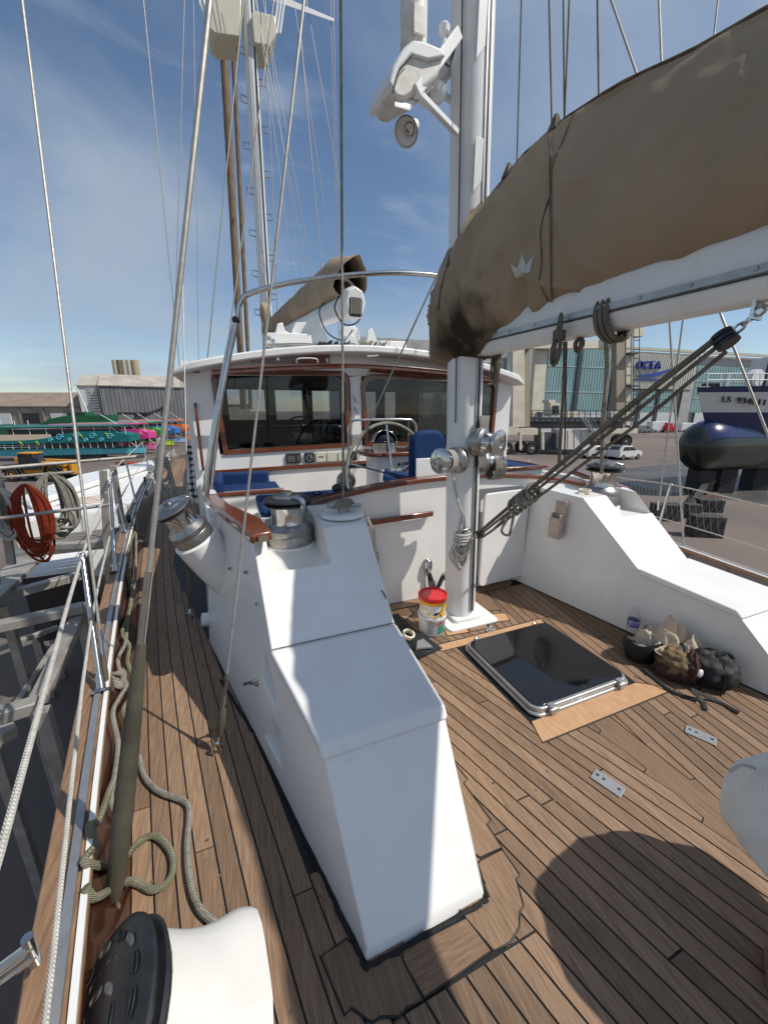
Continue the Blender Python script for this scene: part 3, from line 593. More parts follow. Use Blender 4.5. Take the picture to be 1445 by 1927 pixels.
B().lathe([(.072, -.02), (.068, -.01), (.045, .03), (.03, .06), (.026, .06), (.03, .045), (.04, .028), (.062, -.008), (.06, -.014)], 28, frame(hd, o=hn), cap=False).build('horn_bell', GEL2, rb)
B().lathe([(.001, .04), (.026, .04), (.028, .13), (.02, .15), (.001, .15)], 20, frame(hd, o=hn), cap=False).build('horn_driver', GEL2, rb)
B().tube([hn + hd * .07 + V((.031 * math.cos(k), 0, .031 * math.sin(k))) for k in [i * .45 for i in range(14)]], .006, 6, closed=True).build('horn_clamp', BLACK, rb)
B().lathe([(.001, -.03), (.052, -.03), (.055, -.01), (.05, .01), (.001, .02)], 22, frame((-.3, -.8, -.2), o=Yp(824, 172, 2.62)), cap=False).build('deck_light', GEL2, rb)
B().tube(spl([Yp(858, 80, 2.57), Yp(846, 120, 2.57), Yp(838, 118, 2.55)], 5), .007, 6).build('cable', BLACK, rb)
# ================================================================ mizzen boom and sail cover
BX = lambda Y: 1.76 + (2.5 - Y) * .045
bm_ = thing('mizzen_boom', 'white boom with side track running aft above the deck', 'boom', (1.76, 2.5, 2.25))
def boomring(Y, z=2.295, hw=.08, hh=.125): return [(BX(Y) + x * hw, Y, z + y * hh) for x, y in ((-.6, -1), (.6, -1), (1, -.6), (1, .75), (.7, 1), (-.7, 1), (-1, .75), (-1, -.6))]
B().loft([boomring(Y) for Y in (2.47, 1.5, .5, -1.6)]).build('boom_tube', GEL2, bm_, bevel=.008)
B().bar((BX(2.4) - .085, 2.4, 2.265), (BX(-1.5) - .085, -1.5, 2.265), .012, .03).build('boom_track', ALU, bm_)
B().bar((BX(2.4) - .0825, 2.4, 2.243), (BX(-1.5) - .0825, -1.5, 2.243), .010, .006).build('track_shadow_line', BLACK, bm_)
B().lathe([(.001, -.095), (.06, -.09), (.06, .09), (.001, .095)], 20, frame((1, 0, 0), o=(BX(2.47), 2.47, 2.25)), cap=False).build('gooseneck', GEL2, bm_)
for i in range(12): B().lathe([(.0005, 0), (.008, 0), (.006, .004), (.0005, .004)], 8, frame((-1, 0, 0), o=(BX(2.3 - i * .2) - .0912, 2.3 - i * .2, 2.267)), cap=False).build('bolt', STEELB, bm_)
sv = thing('sail_cover', 'large tan canvas sail cover with a small crown emblem over the near boom', 'sail cover', (1.8, 2, 2.3))
prf = [(2.93, 2.42, 2.72, .03), (2.90, 2.22, 2.90, .14), (2.82, 2.13, 3.02, .20), (2.66, 2.11, 3.08, .225), (2.45, 2.17, 3.17, .245), (2.2, 2.28, 3.24, .24), (1.95, 2.33, 3.255, .20), (1.7, 2.36, 3.23, .225), (1.2, 2.385, 3.12, .22), (.6, 2.39, 3.0, .21), (0, 2.39, 2.88, .20), (-.8, 2.39, 2.7, .18), (-1.5, 2.39, 2.5, .12)]
def interp(Y):
    for (a, *u), (b, *w) in zip(prf[:-1], prf[1:]):
        if a >= Y >= b:
            t = (a - Y) / (a - b); t = t * t * (3 - 2 * t) * .5 + t * .5; return [p + (r_ - p) * t for p, r_ in zip(u, w)]
    return list(prf[-1][1:])
rings = []; NY, NK = 220, 96
for i in range(NY + 1):
    Y = 2.93 - 4.43 * (i / NY) ** 1.15; zb, zt, hw = interp(Y); rg = []
    cxx = MX(2.5) - .0 if Y > 2.5 else BX(Y)
    for k in range(NK):
        a = 2 * math.pi * k / NK; s_ = math.sin(a); c_ = math.cos(a)
        t = (s_ + 1) / 2; z = zb + (zt - zb) * t
        wd_ = hw * (max(1 - t, .0) ** .62) * (t ** (.30 if Y < 2.3 else .20)) * 1.5 if t < .999 else .0
        wd_ = max(wd_, .012)
        x = cxx + (wd_ if c_ > 0 else -wd_) * (abs(c_) ** .25 if abs(c_) > .02 else 0)
        nrm = V((math.copysign(1, c_) * .9, 0, .3 * s_))
        f = noise.noise(V((x * 1.5, Y * 2.2, z * 1.4))) * .045 + noise.noise(V((x * 3, Y * 5 + z * 4, z * 2.5))) * .024 + noise.noise(V((x * 4, Y * 10 - z * 9, z * 4))) * .010
        pinch = math.exp(-((Y - 1.95 + .05 * (z - 2.6)) / .05) ** 2) * .035 * (1 - t) + math.exp(-((Y - 2.55 + .25 * (z - 2.3)) / .06) ** 2) * .028
        rad = math.exp(-((z - 2.34) / .25) ** 2) * math.sin(Y * 34 + z * 5) * .005
        cr1 = 1 - abs(noise.noise(V((Y * 2.0 + z * 1.9, z * .9 - Y * .8, 3 + x)))) * 2; cr2 = 1 - abs(noise.noise(V((Y * 3.4 - z * 2.4, z * 1.2 + Y, 8 + x)))) * 2
        f += (.040 * max(0, cr1) ** 6 + .030 * max(0, cr2) ** 7) * (1 if Y > 1.5 else .35) * (1 if t < .8 else .3)
        d_ = f - pinch + rad if wd_ > .03 else f * .3
        rg.append(V((x, Y, z)) + nrm * d_)
    rings.append(rg)
cvb = B().loft(rings)
def cvmat():
    m = CANVAS.copy(); m.name = 'tan canvas, stained tack'; t = m.node_tree; N_ = t.nodes; L = t.links; p = N_['Principled BSDF']
    tcn = N_.new('ShaderNodeTexCoord'); d = N_.new('ShaderNodeVectorMath'); d.operation = 'DISTANCE'; L.new(tcn.outputs['Object'], d.inputs[0]); d.inputs[1].default_value = tuple(Yp(862, 652, 2.45))
    nz = N_.new('ShaderNodeTexNoise'); nz.inputs['Scale'].default_value = 7; nz.inputs['Detail'].default_value = 5; L.new(tcn.outputs['Object'], nz.inputs[0])
    s_ = N_.new('ShaderNodeMath'); s_.operation = 'MULTIPLY_ADD'; L.new(nz.outputs[0], s_.inputs[0]); s_.inputs[1].default_value = -.5; L.new(d.outputs['Value'], s_.inputs[2])
    mr = N_.new('ShaderNodeMapRange'); mr.inputs[1].default_value = -.12; mr.inputs[2].default_value = .16; mr.inputs[3].default_value = .95; mr.inputs[4].default_value = 0; L.new(s_.outputs[0], mr.inputs[0])
    mx = N_.new('ShaderNodeMix'); mx.data_type = 'RGBA'; L.new(mr.outputs[0], mx.inputs[0]); L.new(p.inputs['Base Color'].links[0].from_socket, mx.inputs[6]); mx.inputs[7].default_value = (.02, .016, .012, 1)
    L.new(mx.outputs[2], p.inputs['Base Color']); return m
cvo = cvb.build('cover_cloth', cvmat(), sv, smooth=80)
cvo['label'] = 'tan canvas with black mildew at its lower front corner'
from mathutils.bvhtree import BVHTree
bvh = BVHTree.FromPolygons([tuple(p) for p in cvb.v], cvb.f)
def on_cover(px, py, off=.004):
    h = bvh.ray_cast(CAM, ray(px, py).normalized())
    if h[0] is None: return None
    nn = h[1] if h[1].dot(CAM - h[0]) > 0 else -h[1]
    return h[0] + nn * off
cr = [(360, 1115), (392, 1128), (410, 1068), (428, 1122), (462, 1070), (441, 1150), (382, 1172)]
cp_ = [on_cover(800 + x / 2.24, y / 2.24, .006) for x, y in cr]
if all(cp_):
    eb = B(); c0_ = (410, 1140)
    for i in range(7):
        a_, b_ = cr[i], cr[(i + 1) % 7]; n_ = 10; vv = []; ff = []; ix = {}
        for u_ in range(n_ + 1):
            for w_ in range(n_ + 1 - u_):
                fx = c0_[0] + (a_[0] - c0_[0]) * u_ / n_ + (b_[0] - c0_[0]) * w_ / n_; fy = c0_[1] + (a_[1] - c0_[1]) * u_ / n_ + (b_[1] - c0_[1]) * w_ / n_
                ix[u_, w_] = len(vv); vv.append(on_cover(800 + fx / 2.24, fy / 2.24, .004) or cp_[i])
        for u_ in range(n_):
            for w_ in range(n_ - u_):
                ff.append((ix[u_, w_], ix[u_ + 1, w_], ix[u_, w_ + 1]))
                if u_ + w_ < n_ - 1: ff.append((ix[u_ + 1, w_], ix[u_ + 1, w_ + 1], ix[u_, w_ + 1]))
        eb.add(vv, ff)
    eb.build('crown_emblem', mat('pale emblem print', (.52, .50, .46), .7), sv)
lace = B(); lpts = [on_cover(x, y, .008) for x, y in ((868, 410), (858, 430), (850, 462), (843, 500), (832, 540), (826, 580))]; lpts = [p for p in lpts if p]
if len(lpts) > 2: lace.tube(spl(lpts, 4), .005, 6)
for p in lpts: lace.sph(p, .012, 8, 6)
lace.build('cover_lacing', ROPED, sv)
for fi in (.30, .52, .66):
    i_ = int(NY * fi); B().tube([rings[i_][k] + V((-.003, -.001, 0)) for k in range(NK // 4 + 2, 3 * NK // 4 - 2, 2)], .0035, 5).build('panel_seam', CANVASD, sv)
def scr(p):
    d = p - CAM; fw = V((math.sin(YAW) * math.cos(PITCH), math.cos(YAW) * math.cos(PITCH), -math.sin(PITCH))); return W / 2 + F * d.dot(V((math.cos(YAW), -math.sin(YAW), 0))) / d.dot(fw)
def ridge_at(px):
    ys_ = [2.7 - .01 * i for i in range(220)]; Y = min(ys_, key=lambda y: abs(scr(V((BX(y), y, interp(y)[1]))) - px)); return V((BX(Y), Y, interp(Y)[1] - .01))
ed = B(); ep = [V((BX(Y), Y, interp(Y)[1] + .004)) for Y in [2.6 - .1 * i for i in range(40)]]; ed.tube(ep, .008, 6); ed.build('zip_edge', CANVASD, sv)
for Y in (2.33, 1.98):
    B().loft([[(BX(Y) - .03, Y - .03, interp(Y)[1] - .02), (BX(Y) + .03, Y - .03, interp(Y)[1] - .02), (BX(Y) + .03, Y + .03, interp(Y)[1] - .02), (BX(Y) - .03, Y + .03, interp(Y)[1] - .02)], [(BX(Y) - .008, Y - .008, interp(Y)[1] + .055), (BX(Y) + .008, Y - .008, interp(Y)[1] + .055), (BX(Y) + .008, Y + .008, interp(Y)[1] + .055), (BX(Y) - .008, Y + .008, interp(Y)[1] + .055)]]).build('lift_tab', ROPED, sv)
def rope_bundle(name, label, top, h, w, turns, r, m, axis=(1, 0, 0), wrap=True, tail=None, group=None):
    t = thing(name, label, 'rope', top, group); ax = V(axis).normalized(); dp_ = ax.cross(V((0, 0, 1))); b = B()
    for k in range(turns):
        jw = w * random.uniform(.45, 1.1); jh = h * random.uniform(.74, 1.06); d = dp_ * random.uniform(-r * 2.4, r * 2.4); sh = ax * random.uniform(-w * .12, w * .12)
        b.tube(spl([top + d * .4 + V((0, 0, 0)), top + d * .5 + ax * jw * (.25 if wrap else .5) - V((0, 0, h * .42)) if wrap else top + d + sh + ax * jw * .5 - V((0, 0, jh * .3)), top + d + sh + ax * jw * .5 - V((0, 0, jh * .8)), top + d + sh - V((0, 0, jh)), top + d + sh - ax * jw * .5 - V((0, 0, jh * .8)), top + d * .5 - ax * jw * .25 - V((0, 0, h * .42)) if wrap else top + d + sh - ax * jw * .5 - V((0, 0, jh * .3))], 6, True), r, 6, closed=True)
    b.build('coil_loops', m, t)
    if wrap:
        b = B(); 
        for k in range(4):
            c0 = top - V((0, 0, h * (.36 + .05 * k))); b.tube([c0 + ax * math.cos(q_) * w * .42 + dp_ * math.sin(q_) * (r * 3.8) + V((0, 0, random.uniform(-r, r) * .4)) for q_ in [2 * math.pi * i / 16 for i in range(16)]], r, 6, closed=True)
        b.build('wrapping_turns', m, t)
    if tail: B().tube(spl(tail, 6), r, 6).build('rope_tail', m, t)
    return t
rope_bundle('halyard_coil', 'white halyard coiled and hung on the left face of the mast', V((MX(1) - .09, 2.475, 1.00)), .46, .15, 9, .011, ROPEW, (1, -.3, 0), tail=[(MX(1) - .09, 2.475, .98), (MX(1.2) - .16, 2.47, 1.15), (MX(1.4) - .20, 2.475, 1.36)])
rope_bundle('rope_coil', 'white rope coil hanging behind the near coaming against the bulkhead', V((1.09, 2.96, .80)), .62, .10, 6, .012, ROPEW, (1, .2, 0), tail=[(1.09, 2.95, .8), (.98, 2.85, .98), (.86, 2.72, 1.09), (.74, 2.66, 1.10)])
rope_bundle('reefing_rope', 'grey rope lashed in a hanging knot round the boom', Xp(1057, 590, BX(1.9) - .11), .24, .05, 6, .008, ROPED, (0, 1, 0))
rope_bundle('rope_hank', 'grey rope hank hung beneath the boom close to the mast', Xp(934, 655, 1.86), .22, .07, 7, .010, ROPED, (0, 1, 0), False)
rope_bundle('rope_loop', 'small grey rope loop beneath the middle of the boom', Xp(1092, 636, BX(1.7)), .07, .05, 3, .008, ROPED, (0, 1, 0), False)
# vang tackle
tk = thing('vang_tackle', 'slanting rope tackle from the mast foot up to the boom', 'tackle', (1.83, 2.5, .74))
A = Yp(900, 1008, 2.42); Z_ = Xp(1424, 590, BX(.95) - .02); dv = (Z_ - A).normalized(); sdv = dv.cross(V((0, 0, 1))).normalized(); upv = sdv.cross(dv)
for k, (a_, b_) in enumerate(((-.04, .012), (-.012, .035), (.016, -.012), (.042, .022), (.0, -.062))):
    o_ = sdv * a_ + upv * b_; B().tube([A + dv * .05 + o_ * .55, A + dv * .6 + o_ * .75, Z_ - dv * .5 + o_ * 1.0, Z_ - dv * .13 + o_ * .7], .0085, 7).build('tackle_rope', ROPED, tk)
for c0, s_ in ((A + dv * .03, .8), (Z_ - dv * .11, .95)):
    M = frame(upv, dv, c0)
    for q_ in (-.02, .0, .02): B().lathe([(.001, -.007), (.04 * s_, -.007), (.04 * s_, .007), (.001, .007)], 18, M @ Matrix.Translation((0, 0, q_)) , cap=False).build('block_cheek', BLACK, tk)
B().tube(spl([A + dv * .05, A - dv * .06, Yp(876, 1012, 2.47)], 4), .008, 8).build('shackle', STEEL, tk)
lk = B()
for k in range(4): c0 = Z_ - dv * .06 + dv * .035 * k; lk.tube([c0 + dv * .022 * math.cos(q_) + (sdv if k % 2 else upv) * .013 * math.sin(q_) for q_ in [i * .63 for i in range(10)]], .0055, 6, closed=True)
lk.build('chain_link', STEEL, tk)
B().prism([Z_ + V((-.03, -.005, -.02)), Z_ + V((.03, -.005, -.02)), Z_ + V((.03, -.005, .12)), Z_ + V((-.03, -.005, .12))], (0, .012, 0)).build('boom_bail', STEEL, tk)
kn = B()
for k in range(7):
    c0 = A + dv * (.50 + .035 * k); kn.tube([c0 + sdv * .05 * math.cos(q_) + upv * .05 * math.sin(q_) + dv * .02 * math.sin(q_ + k) for q_ in [i * .48 for i in range(13)]], .012, 6, closed=True)
kn.build('tackle_turns', ROPE, tk)
B().tube(spl([A + dv * .45, A + dv * .42 - V((0, 0, .05)), A + dv * .40 - V((.03, 0, .13)), A + dv * .43 - V((0, .02, .17)), A + dv * .46 - V((-.02, 0, .10)), A + dv * .5], 6), .010, 6).build('hanging_loop', ROPE, tk)
B().tube(spl([A + dv * .0 - V((0, 0, .03)), A + dv * .25 - V((0, .0, .05)), A + dv * .46], 6), .010, 6).build('tackle_tail', ROPE, tk)
for y_, d_ in ((1012, (.07, .07, .02)), (996, (.10, .05, .014)), (1030, (.10, .05, .014))): B().box(Yp(874, y_, 2.47), d_).build('mast_bail', STEEL, mm, bevel=.003)
# ================================================================ loose gear on deck
bc = thing('bucket', 'white bucket with green label under the red-lidded bucket', 'bucket', (1.44, 2.50, 0))
B().lathe([(.001, .003), (.098, .003), (.105, .02), (.112, .155), (.118, .155), (.118, .175), (.112, .175), (.11, .165), (.001, .165)], 36, Matrix.Translation((1.44, 2.5, 0)), cap=False).build('bucket_body', BUCKW, bc)
def label_patch(c, r, z0, z1, a0, a1, m, nm, p, n=10):
    b = B(); b.loft([[(c[0] + r * math.cos(R(a0 + (a1 - a0) * i / n)), c[1] + r * math.sin(R(a0 + (a1 - a0) * i / n)), z) for z in (z0, z1)] for i in range(n + 1)], cap=False, closed=False); return b.build(nm, m, p)
BC = (1.44, 2.5)
label_patch(BC, .1105, .03, .135, 268, 330, GREENL, 'green_label', bc); label_patch(BC, .1115, .105, .135, 268, 330, mat('pink print', (.5, .12, .15), .4), 'label_band', bc); label_patch(BC, .1110, .03, .14, 222, 265, GREYL, 'text_label', bc)
B().tube(spl([(1.44 - .115, 2.5, .16), (1.44 - .08, 2.5 - .09, .15), (1.44, 2.5 - .124, .15), (1.44 + .08, 2.5 - .09, .15), (1.44 + .115, 2.5, .16)], 6), .004, 6).build('wire_handle', GREYP, bc)
b2 = thing('bucket', 'yellow bucket with bright red lid on top of another bucket', 'bucket', (1.44, 2.5, .167))
B().lathe([(.001, .168), (.098, .168), (.108, .30), (.001, .30)], 36, Matrix.Translation((1.44, 2.5, 0)), cap=False).build('bucket_body', BUCKW, b2)
B().lathe([(.107, .285), (.114, .285), (.116, .325), (.107, .325)], 36, Matrix.Translation((1.44, 2.5, 0)), cap=False).build('yellow_rim', YEL, b2)
B().lathe([(.108, .312), (.118, .312), (.119, .345), (.112, .349), (.106, .342), (.102, .336), (.001, .336)], 36, Matrix.Translation((1.44, 2.5, 0)), cap=False).build('lid', RED, b2)
label_patch(BC, .1085, .175, .29, 286, 306, YEL, 'yellow_stripe', b2); label_patch(BC, .1082, .19, .225, 250, 280, DARKP, 'hazard_mark', b2); label_patch(BC, .1083, .185, .27, 310, 345, GREYL, 'text_label', b2)
B().tube(spl([(1.44 - .117, 2.5 - .01, .30), (1.44 - .11, 2.5 - .07, .24), (1.44 - .05, 2.5 - .125, .205), (1.44 + .03, 2.5 - .13, .25), (1.44 + .06, 2.5 - .105, .30)], 6), .005, 6).build('handle', YEL, b2)
bs_ = [Zp(x, y, 0) for x, y in ((735, 1160), (748, 1158), (780, 1185), (832, 1222), (788, 1242), (770, 1232), (745, 1190))]
rg = [V((p.x, p.y, .012 + .012 * math.sin(i * 2.1))) for i, p in enumerate(bs_)]; cc = sum(rg, V()) / len(rg); cc.z = .03
tb = thing('tool_bag', 'flat black tool bag spread on deck beside the near coaming', 'bag', (cc.x, cc.y, 0))
b = B(); lo_ = [V((p.x, p.y, .0052)) for p in rg]; mid = [cc + (p - cc) * .55 + V((0, 0, .02 + .02 * random.random())) for p in rg]; b.loft([lo_, rg, mid, [cc + (p - cc) * .1 + V((0, 0, .01)) for p in rg]]); b.build('bag_cloth', BACKPK, tb, smooth=70)
w_ = Zp(795, 1213, .06); b = B().loft([[w_ + V((-.07, -.02, -.02)), w_ + V((.07, -.05, -.02)), w_ + V((.03, .05, .0)), w_ + V((-.03, .04, .0))], [w_ + V((-.06, -.02, .0)), w_ + V((.06, -.045, .0)), w_ + V((.03, .045, .02)), w_ + V((-.03, .035, .02))]]); b.build('grey_pocket', GREYP, tb, bevel=.005)
def tape(label, loc, ax=(0, 0, 1), r=.05, h=.03):
    o = B().lathe([(r * .72, 0), (r, 0), (r, h), (r * .72, h), (r * .72, 0)], 28, frame(ax, o=loc), cap=False).build('tape_roll', TAPE, bevel=.002); return tag(o, label, 'tape', 'masking tape rolls')
tape('masking tape roll lying on the black tool bag', Zp(768, 1197, .055), (.15, -.25, 1)); tape('masking tape roll on top of the right coaming beside the winch', V((3.06, 2.56, 1.047)), r=.055)
# pad eye
pe = thing('pad_eye', 'small steel pad eye screwed to the teak between bucket and hatch', 'pad eye', Zp(923, 1185, 0)); p0 = Zp(923, 1186, .004)
b = B().prism([(p0.x + .05 * math.cos(k), p0.y + .028 * math.sin(k), .0038) for k in [i * .524 for i in range(12)]], (0, 0, .006)); b.build('eye_plate', STEEL, pe); B().tube([p0 + V((.02 * math.cos(k), 0, .02 + .02 * math.sin(k))) for k in [i * .5236 for i in range(12)]], .005, 8, closed=True).build('eye_ring', STEEL, pe)
def plate(label, px, ang):
    c0 = Zp(*px, 0); M = Matrix.Translation((c0.x, c0.y, .001)) @ Matrix.Rotation(ang, 4, 'Z'); t = thing('deck_plate', label, 'plate', (c0.x, c0.y, 0), 'small steel deck plates')
    B().prism(P2(rrect(-.036, .036, -.07, .07, .006), 0), (0, 0, .006)).build('plate_body', ALU, t, M=M, bevel=.0015)
    h = B()
    for y_ in (-.05, 0.02, .05): h.lathe([(.001, .0068), (.0075, .0068), (.0075, .006), (.001, .006)], 10, M @ Matrix.Translation((0.005 * (1 if y_ else -2), y_, 0)), cap=False)
    h.build('screw_hole', BLACK, t)
plate('steel deck plate on the teak just beyond the big rounded shadow', (1143, 1475), R(18)); plate('steel deck plate on the teak nearest the backpack straps', (1318, 1385), R(25))
# backpack, cloth, bottle
K = lambda px, py, z: Zp(px, py, z)
bpk = thing('backpack', 'black and brown backpack lying open against the right coaming', 'backpack', (2.80, 1.45, 0))
def blob(c, r, sc, M=None, amp=.12, fr=6, n=28, m=18, seed=0):
    b = B().sph((0, 0, 0), 1, n, m); out = []
    M = M or Matrix.Identity(3)
    for p in b.v:
        d = 1 + amp * noise.noise(p * fr * .35 + V((seed, seed, 0))) + amp * .5 * noise.noise(p * fr + V((0, seed, seed))); qv = M @ V((p.x * r * sc[0] * d, p.y * r * sc[1] * d, p.z * r * sc[2] * d)); out.append(V(c) + qv)
    for p in out: p.z = max(p.z, .004)
    b.v = out; return b
RZ = lambda a: Matrix.Rotation(R(a), 3, 'Z')
blob((2.89, 1.25, .10), .15, (1.0, .95, .80), RZ(-55), .18, 7, 48, 32, seed=1).build('main_compartment', BACKPK, bpk, smooth=80)
blob((2.78, 1.39, .09), .15, (.85, 1.0, .68), RZ(-50), .22, 10, 48, 32, seed=2).build('brown_panel', BROWNF, bpk, smooth=80)
blob((2.80, 1.315, .10), .135, (.35, 1.0, .80), RZ(-52), .2, 10, 40, 28, seed=8).build('maroon_band', MAROON, bpk, smooth=80)
blob((2.70, 1.36, .05), .13, (.9, .55, .42), RZ(-60), .2, 10, 40, 28, seed=6).build('maroon_pocket', MAROON, bpk, smooth=80)
for k in range(3):
    q0 = V((2.80 + .05 * k, 1.36 - .09 * k, 0)); B().tube(spl([q0 + V((-.13, -.07, .02)), q0 + V((-.085, -.05, .12)), q0 + V((.0, .02, .205)), q0 + V((.07, .08, .17))], 6), .009, 6, flat=.35).build('webbing_strap', BACKPK, bpk)
B().tube(spl([(2.88, 1.22, .22), (2.93, 1.20, .245), (2.98, 1.18, .20)], 5), .012, 8).build('grab_handle', BACKPK, bpk)
b = B(); ctr = V((2.73, 1.60, .145))
for q_, rr in ((.0, .115), (.02, .125), (.045, .118)): pass
rim = []
for i in range(40):
    a_ = 2 * math.pi * i / 40; rim.append((ctr + V((.15 * math.cos(a_), .115 * math.sin(a_), .02 * math.sin(3 * a_) - .035 * math.cos(a_ - .6))), a_))
rg0 = [p + V((0, 0, -.13)) for p, a_ in rim]; rg0 = [V((ctr.x + (p.x - ctr.x) * .8, ctr.y + (p.y - ctr.y) * .8, .006)) for p in rg0]
rg1 = [ctr + (p - ctr) * (1.06 + .06 * noise.noise(p * 14)) + V((0, 0, -.05)) for p, a_ in rim]; rg2 = [p for p, a_ in rim]; rg3 = [ctr + (p - ctr) * .82 + V((0, 0, -.03)) for p, a_ in rim]; rg4 = [ctr + (p - ctr) * .6 + V((0, 0, -.09)) for p, a_ in rim]
B().loft([rg0, rg1, rg2, rg3, rg4]).build('open_mouth', BACKPK, bpk, smooth=80)
blob((2.72, 1.60, .08), .075, (1.1, .9, .6), None, .3, 9, seed=4).build('lining', GREYP, bpk, smooth=80)
s0 = K(1275, 1312, .02); 
for pts_ in (((1300, 1300), (1320, 1318), (1328, 1336)), ((1300, 1298), (1345, 1318), (1390, 1342)), ((1210, 1260), (1260, 1300), (1310, 1318))):
    p_ = spl([K(x, y, .012 + (.05 if i == 0 else 0)) for i, (x, y) in enumerate(pts_)], 5); B().tube(p_, .014, 6, flat=.3).build('strap', BACKPK, bpk)
hv = K(1317, 1268, .12); B().sph(hv, .028, 12, 8, (1, .5, 1.1)).build('white_tag', BUCKW, bpk)
cl = B(); random.seed(21)
cloth = thing('cloth_heap', 'crumpled beige cotton cloth heaped on the backpack', 'cloth', (2.9, 1.5, .2))
NX_ = 90; vs_ = []
for j in range(NX_ + 1):
    for i in range(NX_ + 1):
        u, w = i / NX_ - .5, j / NX_ - .5; rr = math.hypot(u, w) * 2
        p = V((2.87 + u * .36 + .05 * noise.noise(V((u * 5, w * 5, 1))), 1.50 + w * .40 + .05 * noise.noise(V((u * 5, w * 5, 7))), 0))
        nz_ = 1.2 * noise.noise(V((u * 4, w * 4, 3))) + .55 * (1 - 2 * abs(noise.noise(V((u * 7 + .6 * noise.noise(V((u * 3, w * 3, 2))), w * 7, 9))))) + .12 * noise.noise(V((u * 20, w * 20, 5)))
        p.z = .13 + .12 * nz_ * max(0, 1.15 - rr * .6) + .10 * max(0, 1 - rr) - .07 * max(0, rr - .75); vs_.append(p)
cl.add(vs_, [(j * (NX_ + 1) + i, j * (NX_ + 1) + i + 1, (j + 1) * (NX_ + 1) + i + 1, (j + 1) * (NX_ + 1) + i) for j in range(NX_) for i in range(NX_)])
co = cl.build('cloth_folds', BEIGEC, cloth, smooth=80); co.modifiers.new('s', 'SOLIDIFY').thickness = .006
bo = thing('water_bottle', 'clear plastic water bottle with blue label behind the cloth heap', 'bottle', (2.90, 1.79, 0)); Mb = Matrix.Translation((2.86, 1.78, .003))
B().lathe([(.001, 0), (.04, 0), (.043, .01), (.041, .08), (.043, .09), (.043, .2), (.04, .23), (.018, .275), (.014, .28), (.014, .30)], 24, Mb, cap=False).build('bottle_body', CLEAR, bo)
B().lathe([(.0435, .13), (.0438, .13), (.0438, .185), (.0435, .185)], 24, Mb, cap=False).build('label_wrap', mat('blue label', (.05, .06, .30), .4, col2=(.5, .5, .6), vs=30), bo); B().lathe([(.001, .318), (.0165, .318), (.0165, .298), (.001, .298)], 18, Mb, cap=False).build('cap', BUCKW, bo)
# canvas covered pedestal at the right edge
cvm = thing('covered_pedestal', 'white canvas covered pedestal at the right edge of the deck', 'cover', (1.74, .28, 0))
cvb2 = blob(Zp(1512, 1560, .42), .215, (1.0, .95, 1.0), RZ(20), .16, 4, 40, 26, 5); shadow_lobe = blob((1.88, .04, .86), .38, (1.0, 1.0, .92), RZ(20), .16, 5, 40, 26, 9); cvb2.add(shadow_lobe.v, shadow_lobe.f)  # second, upper lobe is added out of view to widen the shadow on deck
for k in range(9): a_ = Zp(1512, 1560, .42).lerp(V((1.88, .04, .86)), k / 8); e_ = blob(a_, .20 + .012 * k, (1, 1, 1), None, .12, 5, 20, 14, 3 + k); cvb2.add(e_.v, e_.f)
cvo2 = cvb2.build('canvas_cover', WHITEF, cvm, smooth=80); md = cvo2.modifiers.new('join', 'REMESH'); md.mode = 'VOXEL'; md.voxel_size = .014; md.use_smooth_shade = True; md = cvo2.modifiers.new('soften', 'SMOOTH'); md.iterations = 6; md.factor = .6
B().tube(spl([Zp(1372, 1452, .55), Zp(1395, 1440, .60), Zp(1420, 1446, .58)], 5), .006, 6).build('drawcord', ROPEW, cvm)
B().tube([(1.86, .12, 0), (1.86, .12, .6)], .05, 14).build('pedestal_post', STEEL, cvm)
B().box((1.50, .26, .03), (.14, .09, .06), rz=.5).build('wooden_foot', RAILW, cvm, bevel=.008)
# ================================================================ wheelhouse
WY = 5.2
wh = thing('wheelhouse', 'white wheelhouse with mahogany framed windows and curved roof', 'wheelhouse', (1.95, 5.2, 0))
wx0, wx1 = -.40, 4.30
zt = lambda X: 2.49 - .055 * (X - 1.95) ** 2           # underside of the roof
def xz(pts, y0, y1): return B().prism([(x, y0, z) for x, z in pts], (0, y1 - y0, 0))
sill = lambda X: 1.30 + .045 * (1 - abs(X - 1.7) / 1.75)
Y0, Y1 = WY, WY + .06
xsl = [wx0 + (wx1 - wx0) * i / 24 for i in range(25)]
B().loft([[(X, Y0, -.005), (X, Y1, -.005), (X, Y1, sill(X) - .04), (X, Y0, sill(X) - .04)] for X in xsl]).build('lower_wall', GEL, wh)
W1 = (-.06, 1.56); W2 = (1.80, 3.98)
def arch(x0, x1, n=8):
    return [(x0 + (x1 - x0) * i / n) for i in range(n + 1)]
B().loft([[(X, Y0, 2.24 - .05 * abs(X - 1.7) / 1.7), (X, Y1, 2.24 - .05 * abs(X - 1.7) / 1.7), (X, Y1, zt(X)), (X, Y0, zt(X))] for X in xsl]).build('header_wall', GEL, wh)
for nm, a, b in (('corner_post', wx0, W1[0] - .035), ('centre_post', W1[1] + .03, W2[0] - .03), ('corner_post', W2[1] + .03, wx1)):
    xz([(a, sill(a) - .041), (b, sill(b) - .041), (b, 2.235), (a, 2.22)], Y0 + .001, Y1 - .001).build(nm, GEL, wh)
